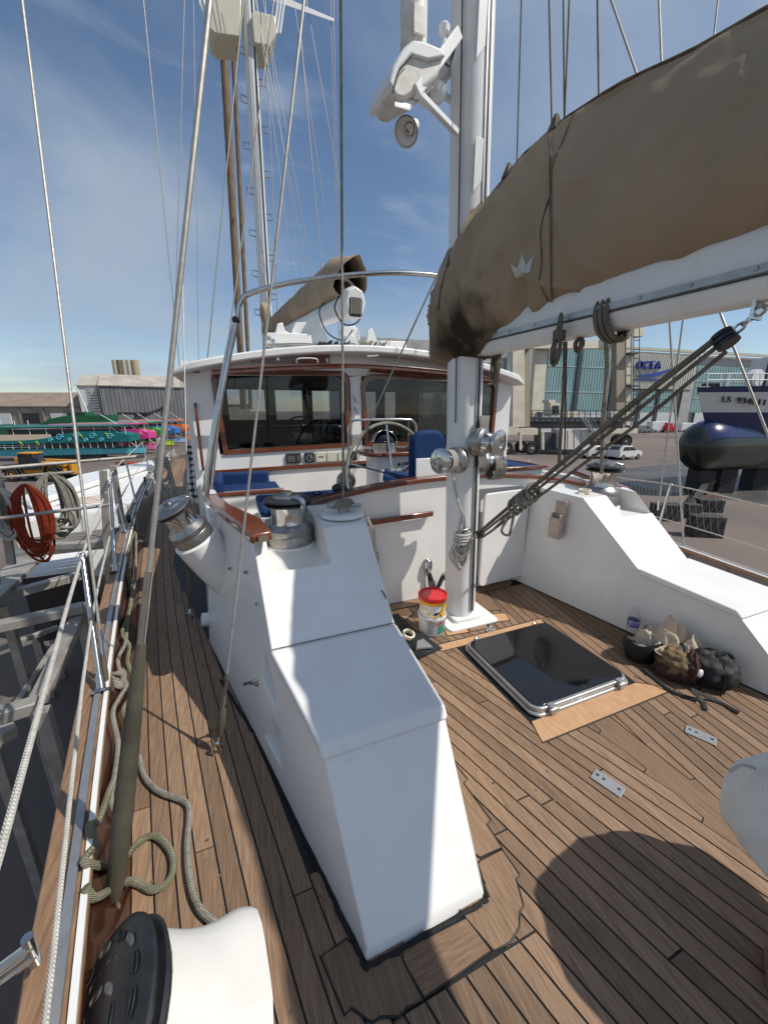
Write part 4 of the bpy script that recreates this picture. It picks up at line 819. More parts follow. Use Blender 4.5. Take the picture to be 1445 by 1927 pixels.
def wpoly(x0, x1, zb0, zb1, zt0, zt1, r, inset=0):
    x0 += inset; x1 -= inset; zb0 += inset; zb1 += inset; zt0 -= inset; zt1 -= inset; p = [(x0 + .05 - inset * .0, zb0), (x1 - .02, zb1)]
    for k in range(5): t = R(90 * k / 4); p.append((x1 - r + r * math.cos(t), zt1 - r + r * math.sin(t)))
    for k in range(5): t = R(90 + 90 * k / 4); p.append((x0 + r + r * math.cos(t), zt0 - r + r * math.sin(t)))
    return p
for (x0, x1), r in ((W1, .13), (W2, .16)):
    zb0, zb1 = sill(x0) - .02, sill(x1) - .02; o_ = wpoly(x0 - .045, x1 + .045, zb0 - .03, zb1 - .03, 2.26, 2.29, r); i_ = wpoly(x0 - .045, x1 + .045, zb0 - .03, zb1 - .03, 2.26, 2.29, r, .06)
    fr = B().ring([(x, Y0 - .022, z) for x, z in o_], [(x, Y0 - .022, z) for x, z in i_], (0, .07, 0)).build('window_frame', MAHOG, wh, bevel=.006)
    B().prism([(x, Y0 + .03, z) for x, z in wpoly(x0 - .045, x1 + .045, zb0 - .03, zb1 - .03, 2.26, 2.29, r, .05)], (0, .006, 0)).build('window_pane', PANE, fr)
# side walls with windows, front wall with three openings
WF = 8.9
for X, s in ((wx0, 1), (wx1 - .06, -1)):
    nm = 'side_wall'; b = B()
    b.box((X + .03, (WY + WF) / 2, .60), (.06, WF - WY - .125, 1.24)); b.build(nm, GEL, wh)
    for a, c in ((WY + .0625, WY + .35), (6.7, 6.95), (8.5, WF - .0625)): B().box((X + .03, (a + c) / 2, 1.75), (.058, c - a, 1.05)).build('side_post', GEL, wh)
    B().box((X + .03, (WY + WF) / 2, 2.31), (.06, WF - WY - .125, .07)).build('side_header', GEL, wh)
    for a, c in ((WY + .35, 6.7), (6.95, 8.5)):
        f = B().ring([(X - .006 + (.072 if s < 0 else 0), y, z) for y, z in rrect(a, c, 1.22, 2.28, .06)], [(X - .006 + (.072 if s < 0 else 0), y, z) for y, z in rrect(a + .06, c - .06, 1.28, 2.22, .05)], (.02 * s, 0, 0)).build('window_frame', MAHOG, wh)
        B().prism([(X + .03, y, z) for y, z in rrect(a + .05, c - .05, 1.27, 2.23, .05)], (.006, 0, 0)).build('window_pane', PANE, f)
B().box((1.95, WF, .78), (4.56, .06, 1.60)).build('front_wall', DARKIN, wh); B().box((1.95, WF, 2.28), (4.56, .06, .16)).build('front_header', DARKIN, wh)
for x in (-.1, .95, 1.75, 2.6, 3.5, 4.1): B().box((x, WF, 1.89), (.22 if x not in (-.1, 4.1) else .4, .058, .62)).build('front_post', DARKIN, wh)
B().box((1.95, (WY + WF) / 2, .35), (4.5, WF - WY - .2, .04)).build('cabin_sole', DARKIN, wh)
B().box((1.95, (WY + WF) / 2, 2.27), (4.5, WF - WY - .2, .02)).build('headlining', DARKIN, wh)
# roof slab
rf = []
for X in [-.50 + 4.9 * i / 24 for i in range(25)]:
    e = min(1, (X + .50) / .12, (4.40 - X) / .12); e = max(0, e); rf.append([(X, WY - .27 - .06 * (1 - ((X - 1.95) / 2.45) ** 2) + .10 * (1 - e), zt(X) + .002), (X, WF + .3, zt(X) + .002), (X, WF + .3, zt(X) + .04 + .05 * e), (X, WY - .27 - .06 * (1 - ((X - 1.95) / 2.45) ** 2) + .10 * (1 - e), zt(X) + .04 + .05 * e)])
roof = B().loft(rf).build('roof', GEL, wh, bevel=.02, seg=3)
B().box((-.30, 7.0, 2.24), (.20, 3.6, .09)).build('roof_eave', GEL2, wh, bevel=.015)
# mahogany awning rail above the windows and its tongue and groove blind box
aw = [V((-.08, 4.85, 2.19)), V((.8, 4.80, 2.265)), V((1.70, 4.77, 2.31)), V((2.9, 4.8, 2.27)), V((3.78, 4.85, 2.19))]
ap = spl(aw, 6); B().loft([[p + V((0, -.02, -.022)), p + V((0, .03, -.022)), p + V((0, .03, .018)), p + V((0, -.02, .018))] for p in ap]).build('awning_rail', MAHOG, wh, bevel=.006)
B().loft([[p + V((0, -.032, .02)), p + V((0, .03, .02)), p + V((0, .03, .034)), p + V((0, -.032, .034))] for p in ap]).build('awning_rail_lip', MAHOG, wh, bevel=.004)
B().loft([[V((X, 5.02, 2.345 - .03 * abs(X - 1.1))), V((X, 5.05, 2.345 - .03 * abs(X - 1.1))), V((X, 5.05, zt(X) - .005)), V((X, 5.02, zt(X) - .005))] for X in (.35, .7, 1.0, 1.3)]).build('blind_box', MAHOG, wh)
# boards folded over the starboard doorway
for i in range(7): B().loft([[V((1.86 + .28 * i, 4.93, 2.335 - .016 * i)), V((1.86 + .28 * i + .27, 4.93, 2.32 - .016 * i)), V((1.86 + .28 * i + .27, 5.18, 2.275 - .016 * i)), V((1.86 + .28 * i, 5.18, 2.29 - .016 * i))], [V((1.86 + .28 * i, 4.93, 2.347 - .016 * i)), V((1.86 + .28 * i + .27, 4.93, 2.332 - .016 * i)), V((1.86 + .28 * i + .27, 5.18, 2.287 - .016 * i)), V((1.86 + .28 * i, 5.18, 2.302 - .016 * i))]]).build('door_board', MAHOG, wh)
B().tube(spl([(.86, 4.90, 2.335), (.87, 4.885, 2.375), (.98, 4.88, 2.39), (1.1, 4.885, 2.385), (1.11, 4.90, 2.345)], 5), .008, 8).build('blind_handle', GEL2, wh)
for x in (.42, .66, 1.26): B().box((x, 5.012, 2.39), (.035, .012, .05)).build('hinge', STEEL, wh)
# vertical hand rail on the port corner
B().tube(spl([(-.30, 5.19, 1.10), (-.30, 5.15, 1.12), (-.30, 5.15, 1.5), (-.30, 5.15, 1.83), (-.30, 5.19, 1.85)], 6), .017, 10).build('corner_hand_rail', MAHOG, wh)
# trim strip under the instruments
B().loft([[(X, Y0 - .03, 1.01 + .03 * (X + .3) / 2), (X, Y0 - .001, 1.01 + .03 * (X + .3) / 2), (X, Y0 - .001, 1.065 + .03 * (X + .3) / 2), (X, Y0 - .03, 1.065 + .03 * (X + .3) / 2)] for X in (-.28, .5, 1.2, 1.9)]).build('trim_strip', MAHOG, wh, bevel=.005)
for i, (x, w, m) in enumerate(((.80, .20, BLACK), (1.01, .13, BLACK), (1.165, .135, CREAMP), (1.32, .135, CREAMP), (1.47, .12, CREAMP), (1.62, .12, BLACK))):
    ins = B().prism([(a, Y0 - .028, z) for a, z in rrect(x - w / 2, x + w / 2, 1.105, 1.235, .015)], (0, .027, 0)).build('instrument', m, wh, bevel=.004)
    if i == 0: B().box((x - .03, Y0 - .0295, 1.168), (.10, .002, .085)).build('display', mat('lcd grey', (.10, .11, .11), .3), ins); [B().box((x + .055 + .025 * (k % 2), Y0 - .030, 1.14 + .03 * (k // 2)), (.017, .003, .017)).build('key', GREYP, ins) for k in range(6)]
    if i == 1:
        B().lathe([(.001, 0), (.05, 0), (.05, .001), (.001, .001)], 24, frame((0, -1, 0), o=(x, Y0 - .029, 1.17)), cap=False).build('dial', mat('dial face', (.02, .02, .02), .4), ins)
        for k in range(12): a_ = k * R(30); B().box((x + .04 * math.cos(a_), Y0 - .031, 1.17 + .04 * math.sin(a_)), (.008, .002, .008)).build('dial_mark', BUCKW, ins)
        B().bar((x, Y0 - .031, 1.17), (x + .025, Y0 - .031, 1.185), .004, .002, (0, 1, 0)).build('needle', BUCKW, ins)
    if i == 2: B().box((x + .0, Y0 - .0295, 1.175), (.07, .002, .014)).build('print', DARKP, ins)
# two jam cleats on the centre post
for z in (1.93, 1.80):
    b = B(); b.tube([(1.655, Y0 - .03, z + .045), (1.70, Y0 - .03, z - .045)], .009, 8); b.box((1.678, Y0 - .014, z), (.03, .028, .03)); b.build('jam_cleat', STEEL, wh)
B().tube([(1.60, Y0 - .02, 2.15), (1.605, Y0 - .02, 1.3)], .006, 6).build('thin_cord', BLACK, wh)
# inside: helm
hl = thing('inner_helm', 'small steering wheel and console inside the wheelhouse behind the left window', 'helm', (1.25, 6.9, .37))
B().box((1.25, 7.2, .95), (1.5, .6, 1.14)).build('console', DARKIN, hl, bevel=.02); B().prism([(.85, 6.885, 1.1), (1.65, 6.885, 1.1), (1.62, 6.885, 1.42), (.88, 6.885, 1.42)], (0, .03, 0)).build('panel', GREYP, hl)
wr = [(1.18 + .30 * math.cos(k), 6.72, 1.38 + .30 * math.sin(k)) for k in [i * 2 * math.pi / 28 for i in range(28)]]; B().tube(wr, .014, 8, closed=True).build('wheel_rim', BLACK, hl)
for k in range(3): a_ = R(-90 + 120 * k); B().tube([(1.18, 6.74, 1.38), (1.18 + .3 * math.cos(a_), 6.72, 1.38 + .3 * math.sin(a_))], .009, 6).build('wheel_spoke', BLACK, hl)
B().tube([(1.18, 6.72, 1.38), (1.18, 6.90, 1.38)], .02, 8).build('wheel_hub', BLACK, hl)
for x in (1.5, 1.62): B().lathe([(.001, 0), (.035, 0), (.03, .015), (.001, .015)], 16, frame((0, -1, 0), o=(x, 6.884, 1.30)), cap=False).build('gauge', BLACK, hl)
B().box((.70, 6.6, 1.35), (.35, .1, .06)).build('arm_rest', MAHOG, hl, bevel=.02)
# ================================================================ cockpit
ckp = thing('cockpit_well', 'white cockpit side walls and sole between bulkhead and wheelhouse', 'cockpit', (1.95, 4.1, 0))
B().box((1.95, 4.15, .012), (4.0, 2.09, .02)).build('cockpit_sole', TEAK, ckp)
for s in (-1, 1):
    f = (lambda x: x) if s < 0 else (lambda x: 3.9 - x)
    B().loft([[(f(-.29), 3.105, -.005), (f(-.19), 3.105, 1.0), (f(-.05), 3.105, 1.0), (f(-.05), 3.105, -.005)], [(f(-.41), 5.197, -.005), (f(-.36), 5.197, .93), (f(-.22), 5.197, .93), (f(-.22), 5.197, -.005)]]).build('side_wall', GEL, ckp, bevel=.02)
bn = thing('cockpit_bench', 'left cockpit bench with blue cushion and mahogany arm rail below the window', 'bench', (.1, 4.7, 0))
B().box((.20, 4.75, .40), (.78, .86, .76)).build('bench_base', GEL, bn, bevel=.02)
B().box((.20, 4.75, .84), (.70, .80, .11)).build('seat_cushion', BLUE, bn, bevel=.035, seg=4); B().box((.15, 5.12, .94), (.62, .09, .20)).build('back_cushion', BLUE, bn, bevel=.035, seg=4); B().box((-.13, 4.78, .95), (.09, .62, .22)).build('end_cushion', BLUE, bn, bevel=.035, seg=4)
B().box((.20, 4.32, .93), (.68, .07, .045)).build('arm_rail', MAHOG, bn, bevel=.012); B().box((.20, 4.32, .78), (.62, .04, .25)).build('bench_front', GEL, bn, bevel=.01)
bn2 = thing('cockpit_bench', 'right cockpit bench end with blue cushion visible beyond the mast', 'bench', (3.6, 4.4, 0))
B().box((3.55, 4.45, .52), (.80, .9, 1.0)).build('bench_base', GEL, bn2, bevel=.02); B().box((3.50, 4.45, 1.045), (.72, .84, .05)).build('seat_cushion', BLUE, bn2, bevel=.02); B().box((3.58, 3.99, 1.05), (.82, .06, .05)).build('arm_rail', MAHOG, bn2, bevel=.012); B().box((3.92, 4.45, 1.05), (.06, .86, .05)).build('arm_rail', MAHOG, bn2, bevel=.012)
B().box((.85, 3.50, .97), (1.3, .62, .07)).build('aft_cushion', BLUE, bn, bevel=.03); B().box((.85, 3.50, .50), (1.3, .64, .87)).build('aft_locker', GEL, bn)
# helm wheel and binnacle
sw = thing('steering_wheel', 'large rope-bound steering wheel standing in the cockpit', 'steering wheel', (1.62, 3.95, .2))
wc = V((1.64, 3.88, 1.10)); wn_ = V((.25, -1, .12)).normalized(); wM = frame(wn_, (1, 0, 0), wc)
B().tube([wM @ V((.56 * math.cos(k), .56 * math.sin(k), 0)) for k in [i * 2 * math.pi / 60 for i in range(60)]], .018, 10, closed=True).build('wheel_rim', ROPE, sw)
for k in range(5): a_ = R(20 + 72 * k); B().tube([wM @ V((0, 0, .04)), wM @ V((.555 * math.cos(a_), .555 * math.sin(a_), 0))], .010, 8).build('spoke', STEEL, sw)
B().lathe([(.001, -.03), (.06, -.03), (.06, .05), (.04, .07), (.001, .07)], 20, wM, cap=False).build('hub', STEEL, sw)
bi = thing('binnacle', 'white steering pedestal with mahogany top and chrome hooded compass', 'binnacle', (1.72, 4.2, .02))
B().prism(P2(rrect(1.52, 2.02, 4.0, 4.40, .08), .02), (0, 0, 1.27)).build('pedestal', GEL, bi, bevel=.01); B().prism(P2(rrect(1.40, 2.14, 3.93, 4.46, .16, 6), 1.291), (0, 0, .045)).build('top_board', MAHOG, bi, bevel=.012, seg=3)
B().lathe([(.001, 0), (.155, 0), (.155, .09), (.145, .095), (.001, .095)], 32, Matrix.Translation((1.69, 4.18, 1.337)), cap=False).build('compass_bowl', STEEL, bi)
hd_ = B(); rgs = []
for j in range(7):
    e = R(90 * j / 6); rgs.append([(1.69 + .155 * math.cos(e) * math.cos(t), 4.18 + .155 * math.cos(e) * math.sin(t), 1.432 + .14 * math.sin(e)) for t in [R(-20 + 220 * i / 20) for i in range(21)]])
hd_.loft(rgs, cap=False, closed=False); ho = hd_.build('compass_hood', STEEL, bi); ho.modifiers.new('s', 'SOLIDIFY').thickness = .006
B().lathe([(.13, 0), (.11, .05), (.06, .085), (.001, .095)], 28, Matrix.Translation((1.69, 4.18, 1.43)), cap=False).build('compass_dome', HATCHG, bi)
for k, z in enumerate((1.19, 1.11, 1.03)): B().lathe([(.001, 0), (.018, 0), (.018, .02), (.001, .02)], 12, frame((0, -1, 0), o=(1.80, 3.999, z)), cap=False).build('knob', BLACK, bi)
B().box((1.92, 3.993, 1.15), (.14, .014, .13)).build('control_panel', GREYP, bi, bevel=.003); B().box((1.92, 3.985, 1.17), (.05, .006, .05)).build('red_switch', RED, bi)
tl = B(); tl.box((2.02, 4.12, 1.375), (.12, .08, .08)); tl.build('throttle_box', STEEL, bi, bevel=.008); B().tube([(1.96, 4.1, 1.41), (1.96, 4.08, 1.52), (2.09, 4.08, 1.52), (2.09, 4.1, 1.41)], .010, 8).build('throttle_lever', STEEL, bi)
gd = thing('guard_rail', 'stainless guard hoop behind the compass', 'rail', (1.8, 4.52, 0)); gx0, gx1 = 1.36, 2.26
B().tube([(gx0, 4.5, .0)] + spl([(gx0, 4.5, 1.2), (gx0, 4.5, 1.56), (gx0 + .03, 4.5, 1.64), (gx0 + .11, 4.5, 1.675), ((gx0 + gx1) / 2, 4.5, 1.68), (gx1 - .11, 4.5, 1.675), (gx1 - .03, 4.5, 1.64), (gx1, 4.5, 1.56), (gx1, 4.5, 1.2)], 6) + [(gx1, 4.5, .0)], .0145, 10).build('hoop_tube', STEEL, gd)
B().box((1.55, 4.46, 1.13), (.42, .03, .04)).build('hoop_clamp', BLACK, gd)
hs_ = thing('helm_seat', 'blue upholstered helm seat with white shell beside the mast', 'seat', (1.85, 3.5, 0))
B().prism([(x, 3.42, z) for x, z in rrect(1.68, 2.08, 1.02, 1.60, .15, 6)], (0, .11, 0)).build('backrest', BLUE, hs_, bevel=.04, seg=4); B().box((1.88, 3.395, 1.15), (.34, .02, .36)).build('back_shell', GEL, hs_, bevel=.008)
B().loft([[(1.42, 3.55, 1.10), (1.60, 3.95, 1.10), (1.60, 3.95, 1.17), (1.42, 3.55, 1.17)], [(1.76, 3.48, .98), (1.98, 3.88, .98), (1.98, 3.88, 1.08), (1.76, 3.48, 1.08)]]).build('seat_cushion', BLUE, hs_, bevel=.025, seg=3); B().loft([[(1.39, 3.50, 1.06), (1.58, 3.93, 1.06), (1.58, 3.93, 1.10), (1.39, 3.50, 1.10)], [(1.74, 3.42, .92), (1.98, 3.86, .92), (1.98, 3.86, .975), (1.74, 3.42, .975)]]).build('seat_pan', GEL, hs_, bevel=.01)
B().tube([(1.75, 3.6, .03), (1.75, 3.6, .99)], .04, 14).build('seat_post', STEEL, hs_)
cw = thing('chrome_horn', 'round chrome fitting low in the cockpit left of the steering wheel', 'fitting', (1.16, 4.1, .9)); B().lathe([(.001, 0), (.05, 0), (.09, .03), (.11, .09), (.10, .11), (.07, .07), (.04, .13), (.001, .14)], 24, frame((-.2, -1, .2), o=(1.22, 4.2, 1.0)), cap=False).build('fitting_bell', STEEL, cw); B().tube(spl([(1.22, 4.21, .98), (1.26, 4.23, .8), (1.2, 4.25, .3), (1.2, 4.25, .02)], 5), .02, 8).build('fitting_stem', GEL2, cw)
bs = thing('saddle_lamp', 'black lamp head with cable lying on the blue aft cushion', 'lamp', (.93, 3.45, 1.0)); blob((.95, 3.48, 1.07), .075, (1, .8, .7), None, .15, 5, 20, 14, 3).build('lamp_head', BLACK, bs, smooth=80); b = B(); random.seed(5)
b.tube(spl([(.6 + .06 * i + random.uniform(-.05, .05), 3.42 + random.uniform(-.06, .06), 1.015 + random.uniform(0, .05)) for i in range(9)], 5), .006, 6); b.tube(spl([(.62 + .05 * i + random.uniform(-.05, .05), 3.42 + random.uniform(-.06, .06), 1.015 + random.uniform(0, .06)) for i in range(8)], 5), .006, 6); b.build('cable', BLACK, bs)
# ================================================================ stainless arch over the cockpit
ar = thing('cockpit_arch', 'stainless tube arch rising from the left coaming over the cockpit', 'arch', (-.2, 3.4, 1.05))
AY = 3.35
ap_ = [Yp(388, 940, AY), Yp(398, 850, AY), Yp(425, 700, AY), Yp(446, 600, AY), Yp(452, 570, AY), Yp(470, 552, AY), Yp(540, 533, AY), Yp(640, 519, AY), Yp(740, 513, AY), Yp(820, 518, AY), Yp(850, 528, AY), Yp(864, 548, AY), Yp(869, 600, AY), Yp(868, 750, AY), Yp(866, 893, AY)]
B().tube(spl(ap_, 8), .020, 12).build('arch_tube', STEEL, ar)
B().tube(spl([Yp(391, 915, AY) + V((.03, .0, 0)), Yp(412, 790, AY + .05), Yp(436, 640, AY + .02), Yp(446, 602, AY)], 6), .013, 10).build('brace_tube', STEEL, ar); B().tube(spl([Yp(386, 930, AY) + V((-.02, .1, 0)), Yp(403, 790, AY + .1), Yp(428, 655, AY + .05), Yp(440, 610, AY)], 6), .013, 10).build('brace_tube', STEEL, ar)
B().sph(Yp(444, 602, AY), .03, 10, 8).build('lashing', BLACK, ar)
# ================================================================ main boom, its cover and crutch on the roof
mb2 = thing('main_boom', 'white main boom resting above the wheelhouse roof with louvred end', 'boom', (1.9, 5.4, 2.6))
E0 = Yp(662, 572, 5.35); E1 = Yp(505, 640, 14.6); dvb = (E1 - E0).normalized()
bM = frame(dvb, (0, 0, 1), E0); pr8 = [(.15, .0), (.11, .10), (0, .14), (-.11, .10), (-.15, 0), (-.11, -.10), (0, -.14), (.11, -.10)]
B().loft([[bM @ V((x, y, 0)) for x, y in pr8], [bM @ V((x, y, 6)) for x, y in pr8], [bM @ V((x, y, 9.3)) for x, y in pr8]]).build('boom_tube', GEL2, mb2, bevel=.02)
EO = [(.17, .02), (.15, .10), (.0, .13), (-.17, .10), (-.22, .0), (-.17, -.10), (0, -.13), (.15, -.10)]
B().loft([[bM @ V((x * 1.02, y * 1.08, .10)) for x, y in pr8], [bM @ V((x * 1.45, y * 1.25, -.02)) for x, y in pr8], [bM @ V((x * 1.2 + .0, y * .95, -.16)) for x, y in pr8]]).build('end_cap', GEL2, mb2, bevel=.015)
eM = bM
B().prism([eM @ V((x, y, -.162)) for x, y in rrect(-.165, .06, -.085, .085, .03)], dvb * .012).build('louvre_recess', BLACK, mb2)
for k in range(5): B().bar(eM @ V((.06, -.06 + .03 * k, -.168)), eM @ V((-.13, -.06 + .03 * k, -.168)), .007, .012, dvb).build('louvre_slat', CREAMP, mb2)
B().tube(spl([bM @ V((.10, -.13, .15)), bM @ V((-.05, -.20, .12)), bM @ V((-.22, -.10, .10)), bM @ V((-.24, .02, .06)), bM @ V((-.15, .15, .1)), bM @ V((.05, .16, .12))], 6), .010, 6).build('black_strop', BLACK, mb2)
B().tube(spl([bM @ V((.17, -.08, 1.0)), bM @ V((.0, -.2, 1.0)), bM @ V((-.30, -.16, .7)), bM @ V((-.42, .0, .4)), bM @ V((-.3, .05, .12))], 6), .010, 6).build('black_cable', BLACK, mb2)
mc = thing('sail_cover', 'tan sail cover on the main boom above the wheelhouse roof', 'sail cover', E0); rings = []
for i in range(60):
    d = .12 + 9.0 * (i / 59) ** 1.3; hgt = .62 if d > 1 else .38 + .24 * d; hgt *= (1 - .25 * d / 9); rg = []
    for k in range(24):
        a_ = 2 * math.pi * k / 24; t_ = (math.sin(a_) + 1) / 2; w_ = .23 * (max(1 - t_, 0) ** .6) * (max(t_, .0) ** .25) * 1.5 + .012
        p = bM @ V((.10 + hgt * t_, -math.copysign(w_, math.cos(a_)) * abs(math.cos(a_)) ** .3, d - .42 * t_ * t_ * math.exp(-d))); p += V((1, 0, .2)) * (noise.noise(p * 3) * .05 + noise.noise(p * 8) * .02); rg.append(p)
    rings.append(rg)
cb2 = B().loft(rings); cb2.f.pop(-2); cb2.build('cover_cloth', CANVAS, mc, smooth=80)
B().sph(bM @ V((.22, 0, .35)), .15, 14, 10, (.8, .7, 1)).build('furled_sail', CANVASD, mc)
B().tube(spl([bM @ V((.12, -.08, .05)), bM @ V((.25, -.1, .1)), bM @ V((.3, -.02, .14)), bM @ V((.2, .08, .1))], 5), .02, 8).build('outhaul_rope', ROPEW, mc)
cr_ = thing('boom_crutch', 'white boom chocks and box on the wheelhouse roof', 'crutch', (1.5, 5.35, 2.55))
def chock(pts, y, th=.06): return B().prism([Yp(a, b, y) for a, b in pts], (0, th, 0)).build('chock', GEL2, cr_, bevel=.01)
chock([(645, 660), (650, 640), (662, 626), (672, 640), (680, 660)], 5.15); chock([(690, 642), (692, 622), (700, 616), (708, 636), (710, 645)], 5.3)
chock([(518, 627), (522, 608), (532, 606), (536, 622), (548, 627), (556, 606), (600, 606), (612, 625), (620, 645), (515, 645)], 5.6)
chock([(640, 632), (644, 615), (668, 613), (676, 622), (678, 640)], 5.75)
roofbox = B().prism([Yp(500, 645, 5.45), Yp(503, 625, 5.45), Yp(585, 628, 5.45), Yp(588, 648, 5.45)], (0, .35, 0)).build('roof_locker', GEL2, cr_, bevel=.01); B().prism([Yp(695, 658, 5.4), Yp(697, 640, 5.4), Yp(765, 642, 5.4), Yp(765, 658, 5.4)], (0, .3, 0)).build('roof_locker', GEL2, cr_, bevel=.01)
for p in ((505, 637), (513, 642)): B().lathe([(.001, 0), (.028, 0), (.028, .03), (.012, .03), (.012, .02), (.001, .02)], 14, frame((0, -1, 0), o=Yp(*p, 5.42)), cap=False).build('roller', STEEL, cr_)
B().box(Yp(664, 651, 5.12), (.07, .012, .07)).build('sheave_box', GREYP, cr_)
for xs_, y_, nm, m in (((600, 655), 650, 'rope_hank', BLACK), ((680, 725), 650, 'rope_hank', ROPE)):
    b = B(); random.seed(3)
    for k in range(16): a_ = Yp(xs_[0] + (xs_[1] - xs_[0]) * k / 15, y_ + random.uniform(-4, 3), 5.08); b.tube([a_ + V((.02 * math.cos(t), .03 * math.sin(t), .03 * math.cos(t * 1.0 + .5))) for t in [i * .63 for i in range(10)]], .010, 6, closed=True)
    b.build(nm, m, cr_)
B().tube(spl([Yp(505, 648, 5.1), Yp(560, 646, 5.1), Yp(610, 648, 5.1), Yp(690, 650, 5.05), Yp(760, 660, 5.05), Yp(800, 672, 5.0)], 6), .009, 6).build('sheet', ROPE, cr_); B().tube(spl([Yp(735, 640, 5.1), Yp(728, 655, 5.0), Yp(712, 668, 4.9), Yp(690, 670, 4.85)], 6), .010, 6).build('sheet', ROPEW, cr_)
# ================================================================ main mast
mt = thing('main_mast', 'tall white main mast with folding steps beyond the wheelhouse', 'mast', Yp(504, 640, 15))
T0 = Yp(505, 660, 15); T1 = Yp(463, -40, 15); T2 = T0 + (T1 - T0) * 1.25
B().loft([[(p.x + .19 * math.cos(k), p.y + .26 * math.sin(k), p.z) for k in [i * 2 * math.pi / 20 for i in range(20)]] for p in (V((T0.x - .05, 15, 2.3)), T0, T1, T2)]).build('mast_tube', GEL2, mt)
B().bar(T0 + V((.10, -.255, 0)), T2 + V((.10, -.255, 0)), .035, .03, (0, 1, 0)).build('sail_track', BLACK, mt); B().bar(T0 + V((-.04, -.262, 0)), T2 + V((-.04, -.262, 0)), .10, .012, (0, 1, 0)).build('mast_groove', ALU, mt)
for i in range(8):
    for s, o in ((-1, 0), (1, .45)):
        p = T0 + (T1 - T0) * ((.12 + .118 * i + o * .118) ) + V((.19 * s, -.05, 0)); B().tube([p + V((0, 0, .09)), p + V((.17 * s, -.02, .10)), p + V((.20 * s, -.02, -.06)), p + V((0, 0, -.08))], .016, 6).build('mast_step', STEELB, mt)
pf = [Yp(388, 28, 14.7), Yp(398, 60, 14.5), Yp(432, 75, 14.5), Yp(452, 50, 14.7), Yp(470, 20, 15.2), Yp(430, -5, 15.6)]
pl_ = mt
B().prism([Yp(x, y, 14.6) for x, y in ((385, 5), (393, 50), (405, 62), (452, 68), (455, -10), (388, -10))], (0, .9, 0)).build('crosstree_platform', CREAMP, mt, bevel=.03); B().prism([Yp(x, y, 14.6) for x, y in ((473, 22), (478, 80), (508, 86), (521, 62), (518, 28), (480, 18))], (0, .9, 0)).build('crosstree_platform', CREAMP, mt, bevel=.03)
B().loft([[Yp(500, -22, 14.9), Yp(500, -4, 14.9), Yp(500, -4, 15.3), Yp(500, -22, 15.3)], [Yp(628, 34, 14.9), Yp(628, 40, 14.9), Yp(628, 40, 15.1), Yp(628, 34, 15.1)]]).build('spreader', GEL2, mt, bevel=.01)
for s in (515, 521, 527): B().tube([Yp(s, 62, 14.8), Yp(s + 7, 10, 14.9), Yp(s + 8, -20, 14.9)], .03, 6).build('platform_rail', GEL2, mt)
for s in (386, 378): B().tube([Yp(s + 10, 40, 14.8), Yp(s - 2, 5, 14.9), Yp(s - 4, -20, 14.9)], .03, 6).build('platform_rail', GEL2, mt)
for (a_, b_, r_, lb) in (((419, 60), (452, 650), .12, 'thick tan furled sail left of the main mast'), ((437, 60), (466, 650), .07, 'thinner tan furled sail close beside the main mast')):
    p0, p1 = Yp(*b_, 17.5), Yp(*a_, 17.5); N_ = 30; d = B().tube([p0 + (p1 - p0) * (i / N_ * 1.4 - .25) for i in range(N_ + 1)], [r_ * (1.08 + .10 * noise.noise(V((i * .9, r_ * 9, 0)))) for i in range(N_ + 1)], 14); tag(d.build('furled_sail', FURL), lb, 'sail', 'furled headsails')
bg_ = blob(Yp(497, 590, 14.3), .22, (.6, .6, 1.6), None, .2, 5, 18, 14, 2).build('sail_bag', CANVAS, smooth=80); tag(bg_, 'small tan bag lashed at the foot of the main mast', 'bag')
# ================================================================ standing rigging
def wire(name, label, foot, top, r, ext=2.2, m=WIRE, cat='rigging', grp='standing and running rigging', boot=None, turn=None):
    foot = V(foot); top = V(top); d = (top - foot); e = foot + d * ext; t = thing(name, label, cat, foot, grp); L = d.length; u = d / L
    s0 = 0.0
    if boot: l0, l1, rb_ = boot; B().tube([foot + u * l0, foot + u * (l0 + .05), foot + u * (l0 + (l1 - l0) * .35), foot + u * (l0 + (l1 - l0) * .7), foot + u * (l1 - .04), foot + u * l1], [rb_ * .5, rb_ * .95, rb_ * 1.1, rb_ * .9, rb_ * .62, rb_ * .5], 12).build('leather_boot', LEATHER, t)
    if turn: B().tube([foot + u * turn[0], foot + u * turn[1]], turn[2], 12).build('terminal_sleeve', STEEL, t); s0 = turn[0]
    if boot: s0 = max(s0, boot[1] - .02) if not turn else s0
    B().tube([foot + u * s0, foot + d * .6, e], r, 8).build('wire', m, t)
    if boot:
        B().tube([foot + V((.022 * math.cos(k), 0, .03 + .045 * math.sin(k))) for k in [i * .5236 for i in range(12)]], .008, 8, closed=True).build('shackle', STEEL, t); B().tube([foot + u * .06, foot + u * (boot[0] + .02)], .011, 8).build('toggle', STEEL, t)
    return t
Zt = 3.4
wire('shroud', 'nearest shroud with a long leather covered turnbuckle beside the left rail', (-.545, 1.25, .05), Zp(395, 0, 2.95), .0085, boot=(.06, 1.02, .030), turn=(1.0, 1.27, .0125))
wire('shroud', 'thin shroud with short leather boot and shackle on the side deck', Zp(410, 1420, .0), Zp(572, 0, 3.6), .0065, boot=(.10, .33, .020), turn=(.31, .46, .008))
wire('shroud', 'shroud standing on the side deck behind the tilted winch', Zp(358, 1168, .0), Zp(300, 700, 2.2) + V((.35, 0, 1.0)), .006, 1.0, boot=(.10, .55, .022))
wire('halyard', 'grey rope halyard rising straight from the coaming cleat', (.74, 2.62, 1.12), Yp(641, 0, 2.9), .009, 1.6, ROPE)
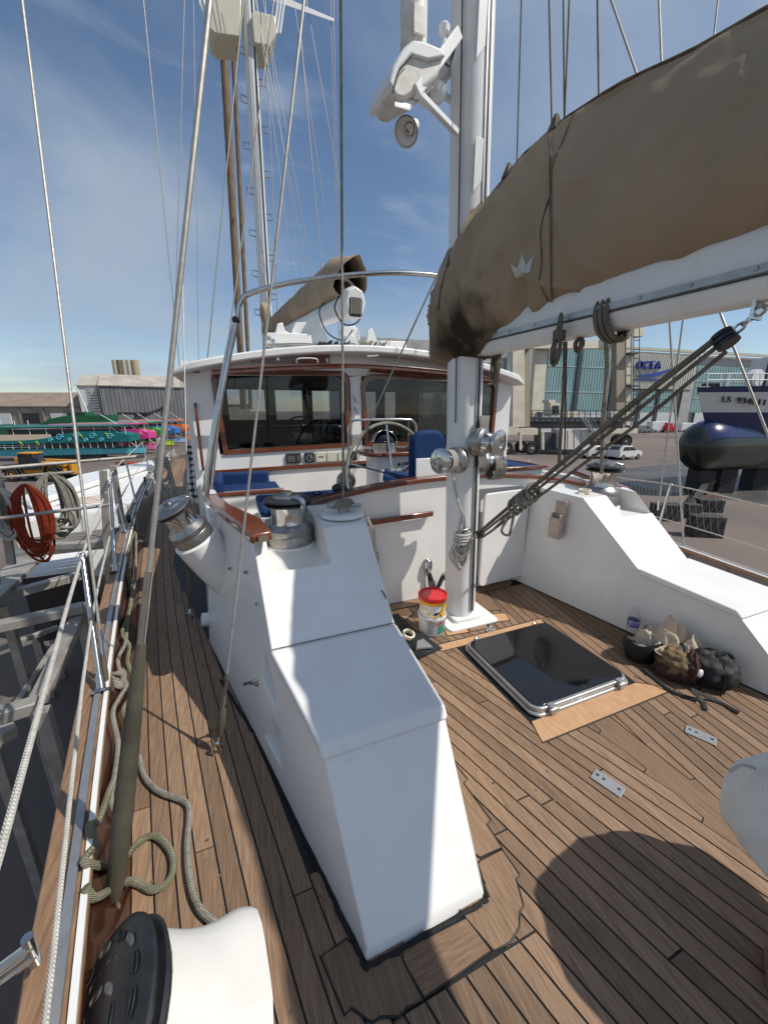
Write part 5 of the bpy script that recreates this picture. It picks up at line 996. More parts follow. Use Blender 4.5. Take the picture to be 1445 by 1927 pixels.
wire('shroud', 'leftmost shroud crossing the sky from the left rail', Xp(205, 1330, -.78), Zp(42, 0, 4.2), .0085, 1.6, boot=(.10, .34, .016), turn=(.3, .45, .010))
far = [((338, 690), (270, 0), 9, .009, 'thin stay slanting up the left of the sky', 1.3), ((326, 720), (347, 0), 9, .007, 'thin grey stay nearest the left of the leather shroud', 1.3), ((400, 900), (345, 0), 8.5, .0, '', 1), ((372, 560), (365, 60), 14, .008, 'faint vertical halyard left of the furled sails', 1.3), ((398, 600), (452, 60), 10, .013, 'stay crossing in front of the furled sails', 1.35), ((438, 580), (515, 0), 9.0, .014, 'stay crossing the main mast from lower left', 1.2)]
for b_, a_, y_, r_, lb, ex in far:
    if lb: q0, q1 = Yp(*b_, y_), Yp(*a_, y_); wire('stay', lb, q0 + (q0 - q1) * .35, q1, r_, ex)
fl = [((606, 515), (575, 170), 9, .010, 'topping lift led down to the tip of the main sail cover'), ((555, 545), (487, 30), 14, .010, 'halyard closest to the right of the main mast'), ((582, 530), (497, 85), 14, .010, 'second halyard to the right of the main mast'), ((590, 530), (512, 95), 14, .008, 'third halyard to the right of the main mast'), ((568, 540), (523, 200), 14, .008, 'fourth halyard to the right of the main mast'), ((615, 420), (553, 0), 12, .007, 'faint thin line right of the crossing stay'), ((662, 480), (580, 20), 15, .010, 'backstay running from the spreader toward the main boom'), ((637, 520), (628, 40), 15, .012, 'paired stay dropping from the spreader tip'), ((634, 520), (622, 0), 15, .010, 'thin stay dropping beside the spreader tip'), ((522, 600), (503, 100), 14.5, .010, 'halyard lying close along the main mast face')]
for b_, a_, y_, r_, lb in fl: q0, q1 = Yp(*b_, y_), Yp(*a_, y_); wire('halyard', lb, q0 + (q0 - q1) * (.3 if 'topping' not in lb else .02), q1, r_, 1.3)
wire('stay', 'grey stay slanting from the cockpit up to the sail cover front', Yp(655, 880, 3.3), Yp(858, 440, 2.95), .007, 1.02); 
wire('lazy_line', 'thin brown lazy line running down over the crown side of the cover', ridge_at(1040), Xp(1033, 0, BX(2.0)), .005, 1.5, ROPED)
lz = [on_cover(1036 + .010 * (y - 250) , y, .008) for y in range(255, 600, 15)]; lz = [p for p in lz if p]
if len(lz) > 3: lzo = B().tube(lz, .0045, 6).build('lazy_line', ROPED); tag(lzo, 'thin brown cord creasing the side of the near sail cover', 'rope', 'standing and running rigging')
for (px, py), (tx, ty), lb in (((972, 285), (981, 0), 'left lazy line tied to the ridge of the near sail cover'), ((1061, 230), (1060, 0), 'middle lazy line tied to the ridge of the near sail cover'), ((1061, 228), (1071, 0), 'second strand of the middle lazy line on the cover ridge'), ((1127, 222), (1124, 0), 'single thin line meeting the cover ridge right of the middle one')): wire('lazy_line', lb, ridge_at(px), Xp(tx, ty, BX(2.1)), .0045, 1.6, ROPED)
for (px, py), (tx, ty), r_, X_, lb in (((1213, 182), (1150, 0), .012, 4.2, 'thick stay meeting the cover ridge right of the clouds'), ((1247, 165), (1240, 0), .011, 4.2, 'upright stay meeting the cover ridge at right'), ((1338, 110), (1351, 0), .008, 4.2, 'rightmost thin stay above the near sail cover')):
    a_, b_ = Xp(px, py, X_), Xp(tx, ty, X_); wire('stay', lb, a_ + (a_ - b_) * .5, b_, r_, 1.5)
for (px, py), (tx, ty), X_, r_, lb in (((1288, 1052), (1262, 640), 4.75, .012, 'starboard shroud left of the pair beyond the right coaming'), ((1238, 960), (1285, 600), 4.75, .009, 'thinner starboard shroud slanting right beyond the coaming'), ((1500, 960), (1350, 575), 4.75, .012, 'starboard shroud at the right edge in front of the trawler')): wire('shroud', lb, Xp(px, py, X_), Xp(tx, ty, X_), r_, 1.8, turn=(.0, .12, r_ * 1.5))
# ropes hanging from the boom
for pts_, r_, m, lb in ((((1062, 600), (1062, 700), (1056, 800), (1052, 870)), .011, ROPED, 'dark line hanging from the boom knot to the cockpit'), (((1066, 640), (1064, 760), (1062, 880)), .005, BLACK, 'thin black line hanging below the boom knot'), (((1140, 628), (1142, 700), (1134, 800), (1132, 890)), .012, ROPE, 'grey rope hanging from the boom to the right winch')):
    o = B().tube(spl([Xp(x, y, 1.86 + (.9 if i == len(pts_) - 1 and 'winch' in lb else .25) * i / (len(pts_) - 1)) for i, (x, y) in enumerate(pts_)], 6), r_, 8).build('hanging_rope', m); tag(o, lb, 'rope', 'ropes hanging from the boom')
b = B()
for k in range(3): c0 = Xp(1150, 630, BX(1.6)); b.tube([c0 + V((.09 * math.cos(t), -.03 + .028 * k + .02 * math.sin(t), .075 + .105 * math.sin(t))) for t in [i * .35 for i in range(18)]], .013, 7, closed=True)
tag(b.build('boom_lashing', ROPED), 'grey rope turns lashed round the middle of the boom', 'rope')
b = B(); M = Matrix.Translation((.74, 2.62, 1.09)); b.tube([(.62, 2.63, 1.125), (.70, 2.62, 1.115), (.78, 2.615, 1.115), (.87, 2.60, 1.125)], .013, 8); b.box((.74, 2.62, 1.09), (.08, .03, .05))
cl_ = thing('horn_cleat', 'steel horn cleat with rope turns on top of the near coaming', 'cleat', (.74, 2.62, 1.07)); b.build('cleat_body', STEELB, cl_); b = B()
for k in range(4): b.tube(spl([(.66 + .01 * k, 2.60, 1.12 + .012 * k), (.74, 2.655 - .07 * (k % 2), 1.13 + .012 * k), (.83 - .01 * k, 2.64, 1.12 + .012 * k), (.74, 2.585 + .06 * (k % 2), 1.125 + .012 * k)], 5, True), .011, 6, closed=True)
b.build('rope_turns', ROPE, cl_)
# ================================================================ port rail: stanchions, lifelines, ropes
def Dp(px, py, d): return CAM + ray(px, py) * d
stn = [((-.785, 2.27), (155, 1045), -.90, 'nearest port stanchion standing on the left cap rail'), ((-1.12, 4.15), (207, 905), -1.20, 'second port stanchion counted from the camera'), ((-1.32, 5.6), (243, 868), -1.42, 'third port stanchion counted from the camera'), ((-1.52, 7.4), (253, 862), -1.72, 'fourth port stanchion counted from the camera'), ((-1.86, 11.0), (322, 838), -1.95, 'far port stanchion abreast of the wheelhouse')]
tops = []
for (fx, fy), tp, X_, lb in stn:
    t = thing('stanchion', lb, 'stanchion', (fx, fy, .27), 'port stanchions'); top = Xp(*tp, X_)
    if (top - V((fx, fy, .27))).length > 1.3: top = V((fx - .1, fy + .25, 1.0))
    tops.append(top); f = V((fx, fy, .272))
    B().tube([f, top], [.0165, .0145], 12).build('post', STEEL, t); B().lathe([(.001, 0), (.05, 0), (.045, .012), (.024, .02), (.022, .09), (.001, .09)], 18, frame(top - f, o=f), cap=False).build('base_socket', STEEL, t); B().sph(top, .018, 10, 8).build('cap', STEEL, t)
    m_ = f + (top - f) * .52; B().tube([m_ - V((.0, .03, 0)), m_ + V((0, .03, 0))], .01, 8).build('line_eye', STEEL, t)
def rope(name, label, pts, r, m, n=8, grp=None, cat='rope', sub=6):
    o = B().tube(spl(pts, sub), r, n).build(name, m); return tag(o, label, cat, grp)
near = Zp(-60, 1760, .93)
rope('lifeline', 'upper white lifeline along the left rail through the stanchion tops', [near, Zp(0, 1605, .95)] + tops, .0085, ROPEW, sub=3, cat='lifeline')
lw = [stn[i][0] for i in range(5)]
rope('lifeline', 'lower white lifeline along the left rail at mid height', [Zp(75, 2000, .50), Zp(100, 1800, .50)] + [V((a, b, .272)) + (t_ - V((a, b, .272))) * .50 for (a, b), t_ in zip(lw, tops)], .0075, ROPEW, sub=3, cat='lifeline')
def D(x, y, z=.018):
    p = Zp(x, y, z)
    for _ in range(60):
        if p.x >= xb(p.y) + .012 - .37 * (p.z - .015) + .016: break
        z += .006; p = Zp(x, y, z)
    return p
rope('deck_rope', 'mossy grey rope snaking along the foot of the left bulwark', [D(262, 985), D(240, 1040), D(247, 1100), D(243, 1150), D(230, 1190), D(243, 1215), D(240, 1245), D(250, 1275), D(246, 1310), D(232, 1335), D(240, 1365), D(225, 1440), D(205, 1490), D(185, 1545, .05), D(168, 1555, .10), D(178, 1590, .12), D(158, 1620, .10), D(190, 1630, .06), D(232, 1617, .04), D(262, 1585), D(293, 1574), D(322, 1605), D(322, 1650), D(290, 1675), D(252, 1660), D(225, 1665, .05), D(180, 1690, .08), D(160, 1670, .10)], .0135, ROPEG)
rope('deck_rope', 'second rope twisted beside the mossy one along the bulwark', [D(256, 960), D(256, 1020), D(255, 1080), D(248, 1130), D(240, 1165), D(236, 1210), D(222, 1240), D(228, 1270), D(238, 1290), D(222, 1318), D(212, 1345), D(222, 1400), D(214, 1470), D(208, 1500), D(220, 1530), D(238, 1545)], .0125, ROPE)
rope('deck_rope', 'thick grey rope lying loose across the side deck planks', [D(262, 1425), D(272, 1462), D(300, 1490), D(346, 1508), D(356, 1530), D(352, 1590), D(356, 1650), D(372, 1705), D(410, 1745), D(440, 1785), D(462, 1850), D(468, 1927), D(462, 2000)], .0135, ROPE)
cl2 = thing('rail_cleat', 'wooden cleat with rope turns on the inner face of the left bulwark', 'cleat', Zp(215, 1290, .1)); c0 = Zp(218, 1285, .16)
B().tube([c0 + V((.0, -.14, 0)), c0 + V((0, .14, 0))], .016, 8).build('cleat_bar', RAILW, cl2); b = B()
for k in range(5): b.tube(spl([c0 + V((.03, -.08 + .012 * k, .02)), c0 + V((-.03, 0, .035 + .008 * k)), c0 + V((.03, .08 - .01 * k, .02)), c0 + V((.035, .0, -.03 + .01 * k))], 5, True), .012, 6, closed=True)
b.build('rope_turns', ROPE, cl2)
cl3 = thing('rail_cleat', 'steel cleat with rope turns on the left rail near the far stanchions', 'cleat', Zp(255, 1020, .1)); c0 = Zp(262, 1018, .06); b = B()
for k in range(4): b.tube(spl([c0 + V((.06, -.12 + .02 * k, .02)), c0 + V((-.05, 0, .05 + .01 * k)), c0 + V((.05, .12, .02)), c0 + V((.07, 0, .0))], 5, True), .016, 6, closed=True)
b.build('rope_turns', ROPE, cl3); B().tube([c0 + V((0, -.16, .0)), c0 + V((0, .16, .0))], .02, 8).build('cleat_bar', STEELB, cl3)
fr_ = thing('fairlead', 'polished steel fairlead let into the left bulwark', 'fairlead', Zp(225, 1140, .1))
for y_ in (1112, 1138): c0 = Zp(228, y_, .12); B().tube([c0 + V((.012, .06 * math.cos(t), .03 * math.sin(t))) for t in [i * .449 for i in range(14)]], .012, 8, closed=True).build('fairlead_ring', STEEL, fr_)
# jib sheet car on the track
for Y_ in (5.9, 9.3): 
    c_ = thing('track_car', 'dark sheet car on the rail track ' + ('nearer the camera' if Y_ < 7 else 'abreast of the wheelhouse'), 'track car', (xb(Y_) - .11, Y_, .29), 'sheet cars'); B().box((xb(Y_) - .113, Y_, .315), (.06, .22, .04), rz=.12).build('car_body', STEELB, c_, bevel=.006); B().lathe([(.001, -.02), (.05, -.02), (.05, .02), (.001, .02)], 16, frame((1, .1, 0), o=(xb(Y_) - .11, Y_, .38)), cap=False).build('sheave', BLACK, c_)
# rope hanks on far stanchions
rope_bundle('rope_hank', 'white rope hanks hung on the rail beside the far shrouds', Yp(298, 824, 8.2), 1.05, .26, 9, .022, ROPEW, (1, .1, 0))
# white numbered boards on the inner bulwark forward
bd = thing('number_board', 'white board with black numerals along the far left bulwark', 'board', (xb(9), 9, .2))
for i, (ya, yb_) in enumerate(((8.6, 11.5), (11.7, 15.0))):
    B().loft([[(xb(Y) - .055, Y, .03), (xb(Y) - .055, Y, .26), (xb(Y) - .045 + .02, Y, .26), (xb(Y) - .045 + .02, Y, .03)] for Y in (ya, (ya + yb_) / 2, yb_)]).build('board_face', GEL2, bd)
def text(s, M, size, m, nm, p, ext=.004):
    cu = bpy.data.curves.new(nm, 'FONT'); cu.body = s; cu.size = size; cu.extrude = ext; cu.align_x = 'CENTER'; cu.align_y = 'CENTER'; o = bpy.data.objects.new(nm, cu); C.objects.link(o); dg = bpy.context.evaluated_depsgraph_get(); me = bpy.data.meshes.new_from_object(o.evaluated_get(dg)); bpy.data.objects.remove(o); me.transform(M); me.materials.clear(); me.materials.append(m)
    o = bpy.data.objects.new(nm, me); C.objects.link(o); par(o, p); return o
for s, Y_ in (('3', 9.7), ('2', 12.8)): text(s, frame((1, -.1, .0), (.1, -1, 0), (xb(Y_) - .018, Y_, .145)), .24, BLACK, 'numeral', bd)
# striped folding ladder on the wheelhouse side
ld = thing('side_ladder', 'black and white slatted ladder on the left wheelhouse corner', 'ladder', (-.46, 5.4, .8))
for i in range(9):
    z = .72 + .075 * i; B().box((-.455 - .02 * math.sin(i), 5.45 + .04 * i, z), (.07, .22, .035)).build('rung', BLACK if i % 1 == 0 else GEL2, ld, bevel=.005)
B().tube(spl([(-.43, 5.33, .64), (-.44, 5.5, 1.0), (-.43, 5.75, 1.4)], 4), .014, 8).build('ladder_rail', GEL2, ld); B().tube(spl([(-.49, 5.33, .64), (-.5, 5.5, 1.0), (-.49, 5.75, 1.4)], 4), .014, 8).build('ladder_rail', GEL2, ld)
# ================================================================ near left: covered winch with perforated black drum
nw = thing('covered_winch', 'black perforated winch drum under a white cover at the bottom left corner', 'winch', (-.4, .85, 0))
ax = V((-.78, -.10, .62)).normalized(); wc_ = V((-.455, .83, .25)); wM = frame(ax, (0, 1, 0), wc_)
B().lathe([(.001, .012), (.11, .012), (.185, .004), (.212, -.004), (.222, -.014), (.222, -.022), (.197, -.03), (.194, -.042), (.216, -.05), (.216, -.062), (.185, -.07), (.180, -.10), (.001, -.10)], 56, wM, cap=False).build('drum_disc', BLACK, nw)
for ring_, n_, rr in ((.176, 14, 0), (.128, 10, .25), (.082, 7, .1)):
    for k in range(n_):
        a_ = rr + 2 * math.pi * k / n_; c0 = wM @ V((ring_ * math.cos(a_), ring_ * math.sin(a_), .0075 if ring_ > .12 else .0125)); M = frame(ax, (wM.to_3x3() @ V((-math.sin(a_), math.cos(a_), 0))), c0)
        B().loft([[M @ V((.025 * s_ * math.cos(t), .011 * s_ * math.sin(t), z_)) for t in [i * .524 for i in range(12)]] for s_, z_ in ((1.15, .0), (1.0, .003), (.8, -.002))]).build('drum_slot', STEELB if (k * 5) % 3 == 0 else RUBBER, nw)
cvp = []
for j in range(13):
    s_ = j / 12; rg = []
    for k in range(28):
        a_ = 2 * math.pi * k / 28; ex_ = (abs(math.cos(a_)) ** 4 + abs(math.sin(a_)) ** 4) ** -.25; rad = .188 * (1 + (ex_ - 1) * min(1, s_ * 1.3)) * (1 - .16 * math.sin(min(1, s_ * 1.15) * math.pi) * max(0, math.cos(a_)))
        p = wM @ V((rad * math.cos(a_), rad * math.sin(a_), -.085 - .30 * s_ - .07 * s_ * max(0, math.cos(a_ - .7)) ** 6)); p.z = max(p.z, .006); rg.append(p)
    cvp.append(rg)
B().loft(cvp).build('white_cover', WHITEF, nw, smooth=35)
B().lathe([(.001, 0), (.13, 0), (.13, .12), (.001, .12)], 24, Matrix.Translation((-.33, .80, 0)), cap=False).build('winch_base', GEL2, nw)
gk = thing('gate_clamp', 'stainless hinged clamp at the lower left frame edge', 'clamp', Zp(20, 1820, .3)); c0 = Zp(22, 1828, .40)
for k in (-1, 1): B().tube(spl([c0 + V((-.10, -.02, .018 * k)), c0 + V((-.03, 0, .018 * k)), c0 + V((.035, .03, .018 * k))], 4), .013, 8).build('clamp_jaw', STEEL, gk)
B().tube([c0 + V((.03, .03, -.05)), c0 + V((.03, .03, .05))], .014, 10).build('clamp_pin', STEEL, gk); B().tube([c0 + V((-.10, -.02, -.45)), c0 + V((-.10, -.02, .1))], .016, 10).build('clamp_post', STEEL, gk)
# ================================================================ gangway scaffold beside the yacht
gw = thing('scaffold', 'galvanised scaffold frame standing beside the left rail', 'scaffold', (-2, 3, GZ)); GWZ = -.42
def gbar(a, b, w=.13, h=.10, z=GWZ, nm='beam'): return B().bar(Zp(*a, z), Zp(*b, z), w, h).build(nm, GALV, gw, bevel=.008)
gbar((-40, 1135), (150, 1083), .13); gbar((-60, 1192), (158, 1143), .14); gbar((158, 1140), (74, 1318), .13, z=GWZ - .11); gbar((-60, 1365), (72, 1325), .12); gbar((-120, 1210), (60, 1048), .34, .06, z=GWZ + .09, nm='deck_plank'); gbar((20, 1385), (-40, 1300), .1, z=GWZ - .3)
gbar((62, 1030), (200, 1022), .16, .1, z=GWZ + .05)
for p in ((80, 1335), (8, 1140), (150, 1150), (-60, 1250)): a_ = Zp(*p, GWZ - .06); B().box((a_.x, a_.y, (a_.z + GZ) / 2), (.09, .09, a_.z - GZ)).build('leg', GALV, gw, bevel=.006)
for z in (-1.5, -2.6): gbar((10, 1360), (140, 1160), .07, .07, z=z); gbar((-80, 1250), (110, 1180), .07, .07, z=z)
# handrail of the gangway with the coils on it
gr_ = thing('gangway_rail', 'weathered grey metal handrail with two rope coils on it at left', 'handrail', Yp(20, 1050, 5.4)); GY = 5.4
for a_, b_, w_ in (((-80, 888), (270, 858), .035), ((-80, 905), (140, 888), .028), ((-20, 978), (205, 950), .030)): GQ = GY - (.34 if a_[1] > 950 else 0); B().tube([Yp(*a_, GQ), Yp(*b_, GQ + (.8 if b_[0] > 220 else .1))], w_ * .62, 10).build('rail_tube', GALV, gr_)
for a_, b_, y_ in (((-2, 905), (22, 1062), GY), ((194, 885), (206, 1095), 5.6), ((212, 875), (230, 985), 6.2), ((-30, 930), (-8, 1100), 5.0)): B().bar(Yp(*a_, y_), Yp(*b_, y_), .075, .05, (0, 1, 0)).build('post', GALV, gr_, bevel=.005)
B().tube(spl([Yp(120, 958, GY), Yp(138, 965, GY), Yp(143, 985, GY), Yp(138, 992, GY), Yp(118, 993, GY)], 5), .018, 8).build('hook_end', GALV, gr_)
rope_bundle('rope_coil', 'big red rope coil hung on the grey gangway rail', Yp(46, 912, GY - .12), .86, .29, 18, .0135, ROPER, (1, .15, 0), False)
rope_bundle('rope_coil', 'grey rope coil hung beside the red coil', Yp(92, 890, GY + .08), .74, .30, 18, .0155, ROPE, (1, .3, 0), False)
rope_bundle('rope_coil', 'pale rope coil at the left frame edge on the gangway', Yp(-2, 920, GY - .1), .55, .22, 8, .02, ROPEW, (1, .15, 0), False)
gp = thing('gangway_platform', 'grey plank gangway platform below the rope coils', 'platform', Zp(100, 1020, -.42))
pa, pb = Zp(30, 1040, -.45), Zp(210, 1020, -.45)
for i in range(5): o_ = V((-.05, .17 * i, 0)); B().bar(pa + o_, pb + o_ * 1.2, .155, .05).build('plank', mat('grey plank %d' % i, (.20 + .03 * (i % 2), .19, .17), .8, var=.2, vs=6, stretch=(1, 8, 8)), gp)
B().bar(pa + V((0, -.11, -.02)), pb + V((0, -.11, -.02)), .03, .10).build('edge_beam', ALU, gp)
# ================================================================ neighbour yacht
ny = thing('moored_yacht', 'white yacht with teak inlaid deck laid up beyond the gangway', 'yacht', (-4, 9, GZ)); NZ = -.62
top = [Zp(x, y, NZ) for x, y in ((8, 955), (60, 925), (150, 893), (285, 866), (300, 880), (272, 930), (225, 960), (20, 985))]
low = [V((p.x + .1, p.y, -2.2)) for p in top]; cc = sum(low, V()) / len(low); low2 = [cc + (p - cc) * .6 + V((0, 0, -1.3)) for p in low]
B().loft([low2, low, top]).build('hull', GEL, ny); B().prism([cc.lerp(V((p.x, p.y, cc.z)), .97) * 1 + V((0, 0, NZ - cc.z + .004)) for p in top], (0, 0, .004)).build('deck', GEL2, ny)
ca_ = [Zp(x, y, NZ + .03) for x, y in ((40, 945), (150, 905), (285, 872), (292, 880), (180, 915), (60, 958))]; B().prism(ca_, (0, 0, .16)).build('coachroof', GEL, ny, bevel=.04)
for k in range(6): B().bar(Zp(100 + 6 * k, 952 - 2.2 * k, NZ + .012), Zp(225 + 3 * k, 942 - 3.6 * k, NZ + .012), .055, .008).build('teak_inlay', TEAKN, ny)
nb = [Zp(x, y, -1.05) for x, y in ((40, 1090), (70, 1050), (155, 1030), (168, 1040), (150, 1075), (80, 1085))]; bt_ = thing('dinghy', 'white dinghy with dark side below the gangway beams', 'dinghy', nb[0]); B().loft([[V((p.x, p.y, -2.3)) * 1 for p in nb], nb]).build('hull', mat('dark hull', (.012, .012, .014), .4), bt_); B().prism([p + V((0, 0, .005)) for p in nb], (0, 0, .05)).build('gunwale', GEL2, bt_); 
ds_ = thing('dinghy_stand', 'steel cradle carrying the white dinghy', 'cradle', (nb[0].x, nb[0].y, GZ)); cn = sum(nb, V()) / 6; [B().box((cn.x + dx_, cn.y + dy_, -3.0), (.12, .12, 1.38)).build('leg', GALV, ds_) for dx_ in (-.5, .5) for dy_ in (-.3, .3)]
# ================================================================ left yard: tourist boats, green ship, telehandler, sheds
def G(px, d): p = Dp(px, 770, d); return V((p.x, p.y, GZ))
VR = V((math.cos(YAW), -math.sin(YAW), 0)); VF = V((math.sin(YAW), math.cos(YAW), 0))
def col(n, c, r=.5): return mat(n, c, r, var=.06, vs=2)
GLASSD = mat('dark far glass', (.03, .04, .045), .15); BWHITE = col('boat white', (.75, .75, .73)); BDARK = col('boat dark', (.03, .03, .035))
def tourist_boat(label, px, d, c, c2, ln, deco=False, rake=.0):
    o = G(px, d); u = (VR * .98 + VF * .20).normalized(); w = V((-u.y, u.x, 0)); up = V((0, 0, 1)); t = thing('tour_boat', label, 'boat', o, 'canopied tour boats on the hard')
    kk = .62; P = lambda s, y, z: o + (u * (s) + w * y + up * z) * kk
    m1 = col('canopy ' + label[:12], c); m2 = col('top ' + label[:12], tuple(k * .8 + .04 for k in c)); ml = col('swirl ' + label[:12], c2)
    bw = 2.2
    st_ = [(-ln, 1.0), (-ln * .55, 1.0), (-ln * .25, .85), (-.8, .35), (.6, .04)]
    B().loft([[P(s, -bw * k, 1.9), P(s, -bw * k * .8, .9), P(s, bw * k * .8, .9), P(s, bw * k, 1.9)] for s, k in st_]).build('hull', ml, t)
    B().loft([[P(s, -bw * k - .03, 1.9), P(s, -bw * k - .03, 2.1), P(s, bw * k + .03, 2.1), P(s, bw * k + .03, 1.9)] for s, k in st_]).build('gunwale', m1, t)
    for s in [-ln + 1.2 * i for i in range(int(ln / 1.2) + 1)]: B().bar(P(s, -bw * (.95 if s < -3 else .6), 2.1), P(s, -bw * (.95 if s < -3 else .6), 3.2), 0.042, 0.042).build('rail_post', BWHITE, t)
    for z in (2.45, 2.8): B().bar(P(-ln, -bw * .97, z), P(-2.5, -bw * .75, z), 0.035, 0.035).build('rail', BWHITE, t)
    B().loft([[P(s, -bw * .9, 2.1), P(s, bw * .9, 2.1), P(s, bw * .9, 3.1), P(s, -bw * .9, 3.1)] for s in (-ln + .3, -3.2)]).build('lower_saloon', GLASSD, t)
    # curved printed awning side: rises towards the bow
    b = B(); A_ = []; 
    for i in range(15):
        f = i / 14; s = -ln + (ln - 1.0) * f; zl = 3.05 + .15 * f; zh = 3.6 + (1.55 / (1 + math.exp(-(f - .45) * 14))) ; zh = min(zh, 5.1) - max(0, f - .85) * 5
        A_.append([P(s, -bw * 1.02, zl), P(s, -bw * 1.0, zh), P(s, bw * 1.0, zh), P(s, bw * 1.02, zl)])
    b.loft(A_); b.build('printed_awning', m1, t)
    B().loft([[P(s, -bw, 3.55), P(s, -bw * .98, 4.6), P(s, bw * .98, 4.6), P(s, bw, 3.55)] for s in (-ln + .2, -ln * .62)]).build('canvas_side', BEIGEC, t)
    for i in range(9): s = -ln + .4 + i * (ln - 2) / 8; B().bar(P(s, -bw * .9, 4.0), P(s, -bw * .9, 5.9), 0.049, 0.049).build('upper_post', BWHITE, t)
    B().loft([[P(s, -bw * .8, 4.6), P(s, bw * .8, 4.6), P(s, bw * .8, 5.5), P(s, -bw * .8, 5.5)] for s in (-ln + 2, -4.0)]).build('upper_windows', GLASSD, t)
    B().loft([[P(s, -bw * 1.05, z), P(s, -bw * .9, z + .22), P(s, bw * .9, z + .22), P(s, bw * 1.05, z)] for s, z in ((-ln - .3, 5.85), (-ln * .5, 5.95), (-2.2, 6.05))]).build('top_awning', m2, t)
    B().bar(P(-2.6, -bw * .6, 6.0), P(-5.5, -bw * .6, 8.0), 0.063, 0.063).build('mast_strut', BWHITE, t); B().bar(P(-.5, -bw * .4, 2.1), P(-4, -bw * .9, 5.9), 0.056, 0.056).build('bow_strut', BWHITE, t)
    B().loft([[P(s, -1.2, 0), P(s, 1.2, 0), P(s, 1.0, .95), P(s, -1.0, .95)] for s in (-ln * .9, -ln * .3)]).build('keel_blocks', BDARK, t)
    if deco:
        for k, (f, zc, sz) in enumerate(((.47, 3.95, .45), (.60, 4.2, .5), (.72, 4.1, .45), (.85, 4.0, .45), (.66, 3.4, .3), (.40, 3.5, .3), (.54, 3.5, .25), (.78, 3.4, .28))):
            s = -ln + (ln - 1) * f; pts_ = [P(s + 1.35 * sz * (1 - a / 11) * math.cos(a * (1 if k % 2 else -1)), -bw * 1.035 - .02, zc + .15 + 1.25 * sz * (1 - a / 11) * math.sin(a)) for a in [i * .45 for i in range(22)]]; B().tube(pts_, .055, 5, flat=1).build('printed_swirl', ml, t)
        for f, zc in ((.63, 4.35), (.83, 4.5), (.18, 3.2), (.30, 3.2)): s = -ln + (ln - 1) * f; B().prism([P(s - .3, -bw * 1.04, zc + .25), P(s + .05, -bw * 1.04, zc + .3), P(s + .35, -bw * 1.04, zc - .4), P(s + .0, -bw * 1.04, zc)], w * -.04).build('printed_leaf', col('lime print %s' % f, (.62, .72, .03)), t)
    else:
        s = -2.6; zc = 4.0; B().tube([P(s + .5 * (1 - a / 11) * math.cos(a), -bw * 1.035 - .02, zc + .5 * (1 - a / 11) * math.sin(a)) for a in [i * .45 for i in range(22)]], .058, 5).build('printed_swirl', ml, t)
    return t
tourist_boat('teal tour boat with swirl print, nearest of the coloured boats', 256, 44, (.0, .14, .14), (.10, .48, .58), 22, True)
tourist_boat('pink tour boat just behind the teal one', 290, 48.5, (.62, .05, .25), (.85, .25, .45), 18); tourist_boat('green tour boat between the pink and blue boats', 312, 53.5, (.06, .27, .04), (.5, .65, .05), 18); tourist_boat('blue tour boat between the green and orange boats', 338, 58.5, (.03, .16, .45), (.35, .5, .7), 18); tourist_boat('orange tour boat farthest right of the coloured boats', 363, 64.5, (.75, .16, .02), (.85, .4, .15), 18)
gs = thing('green_ship', 'dark green ship hull behind the teal tour boat', 'ship', G(60, 56)); o = G(210, 56)
P = lambda s, y, z: o + (VR * s + VF * y + V((0, 0, z))) * .60; GRN = col('ship green', (.012, .12, .045)); 
B().loft([[P(-45, -3, 1), P(-45, 3, 1), P(-45, 3, 5.6), P(-45, -3, 5.6)], [P(-16, -3, 1), P(-16, 3, 1), P(-16, 3, 5.6), P(-16, -3, 5.6)], [P(-13, -3, 2), P(-13, 3, 2), P(-13, 3, 7.0), P(-13, -3, 7.0)], [P(-10, -2.6, 3), P(-10, 2.6, 3), P(-10, 2.6, 7.6), P(-10, -2.6, 7.6)], [P(-.6, -2, 4.5), P(-.6, 2, 4.5), P(0, 2, 7.9), P(0, -2, 7.9)]]).build('hull', GRN, gs); B().box(P(-7.5, 0, 8.1), (2.4, 1.8, .55), rz=-YAW).build('deckhouse', GRN, gs); B().bar(P(-6, 0, 8.5), P(-7.4, 0, 14.0), .16, .16).build('mast', BWHITE, gs); B().box(P(-7.5, -1.56, 8.15), (2.2, .04, .2), rz=-YAW).build('deckhouse_windows', GLASSD, gs)
for i in range(9): B().bar(P(-44 + 3.2 * i, -3, 5.6), P(-44 + 3.2 * i, -3, 6.6), .08, .08).build('rail_post', BWHITE, gs)
B().loft([[P(-20, -3.05, 1), P(-20, 3, 1), P(-20, 3, .0), P(-20, -3.0, .0)], [P(-4, -3.05, 2), P(-4, 3, 2), P(-4, 3, .0), P(-4, -3.0, .0)]]).build('cradle', BDARK, gs)
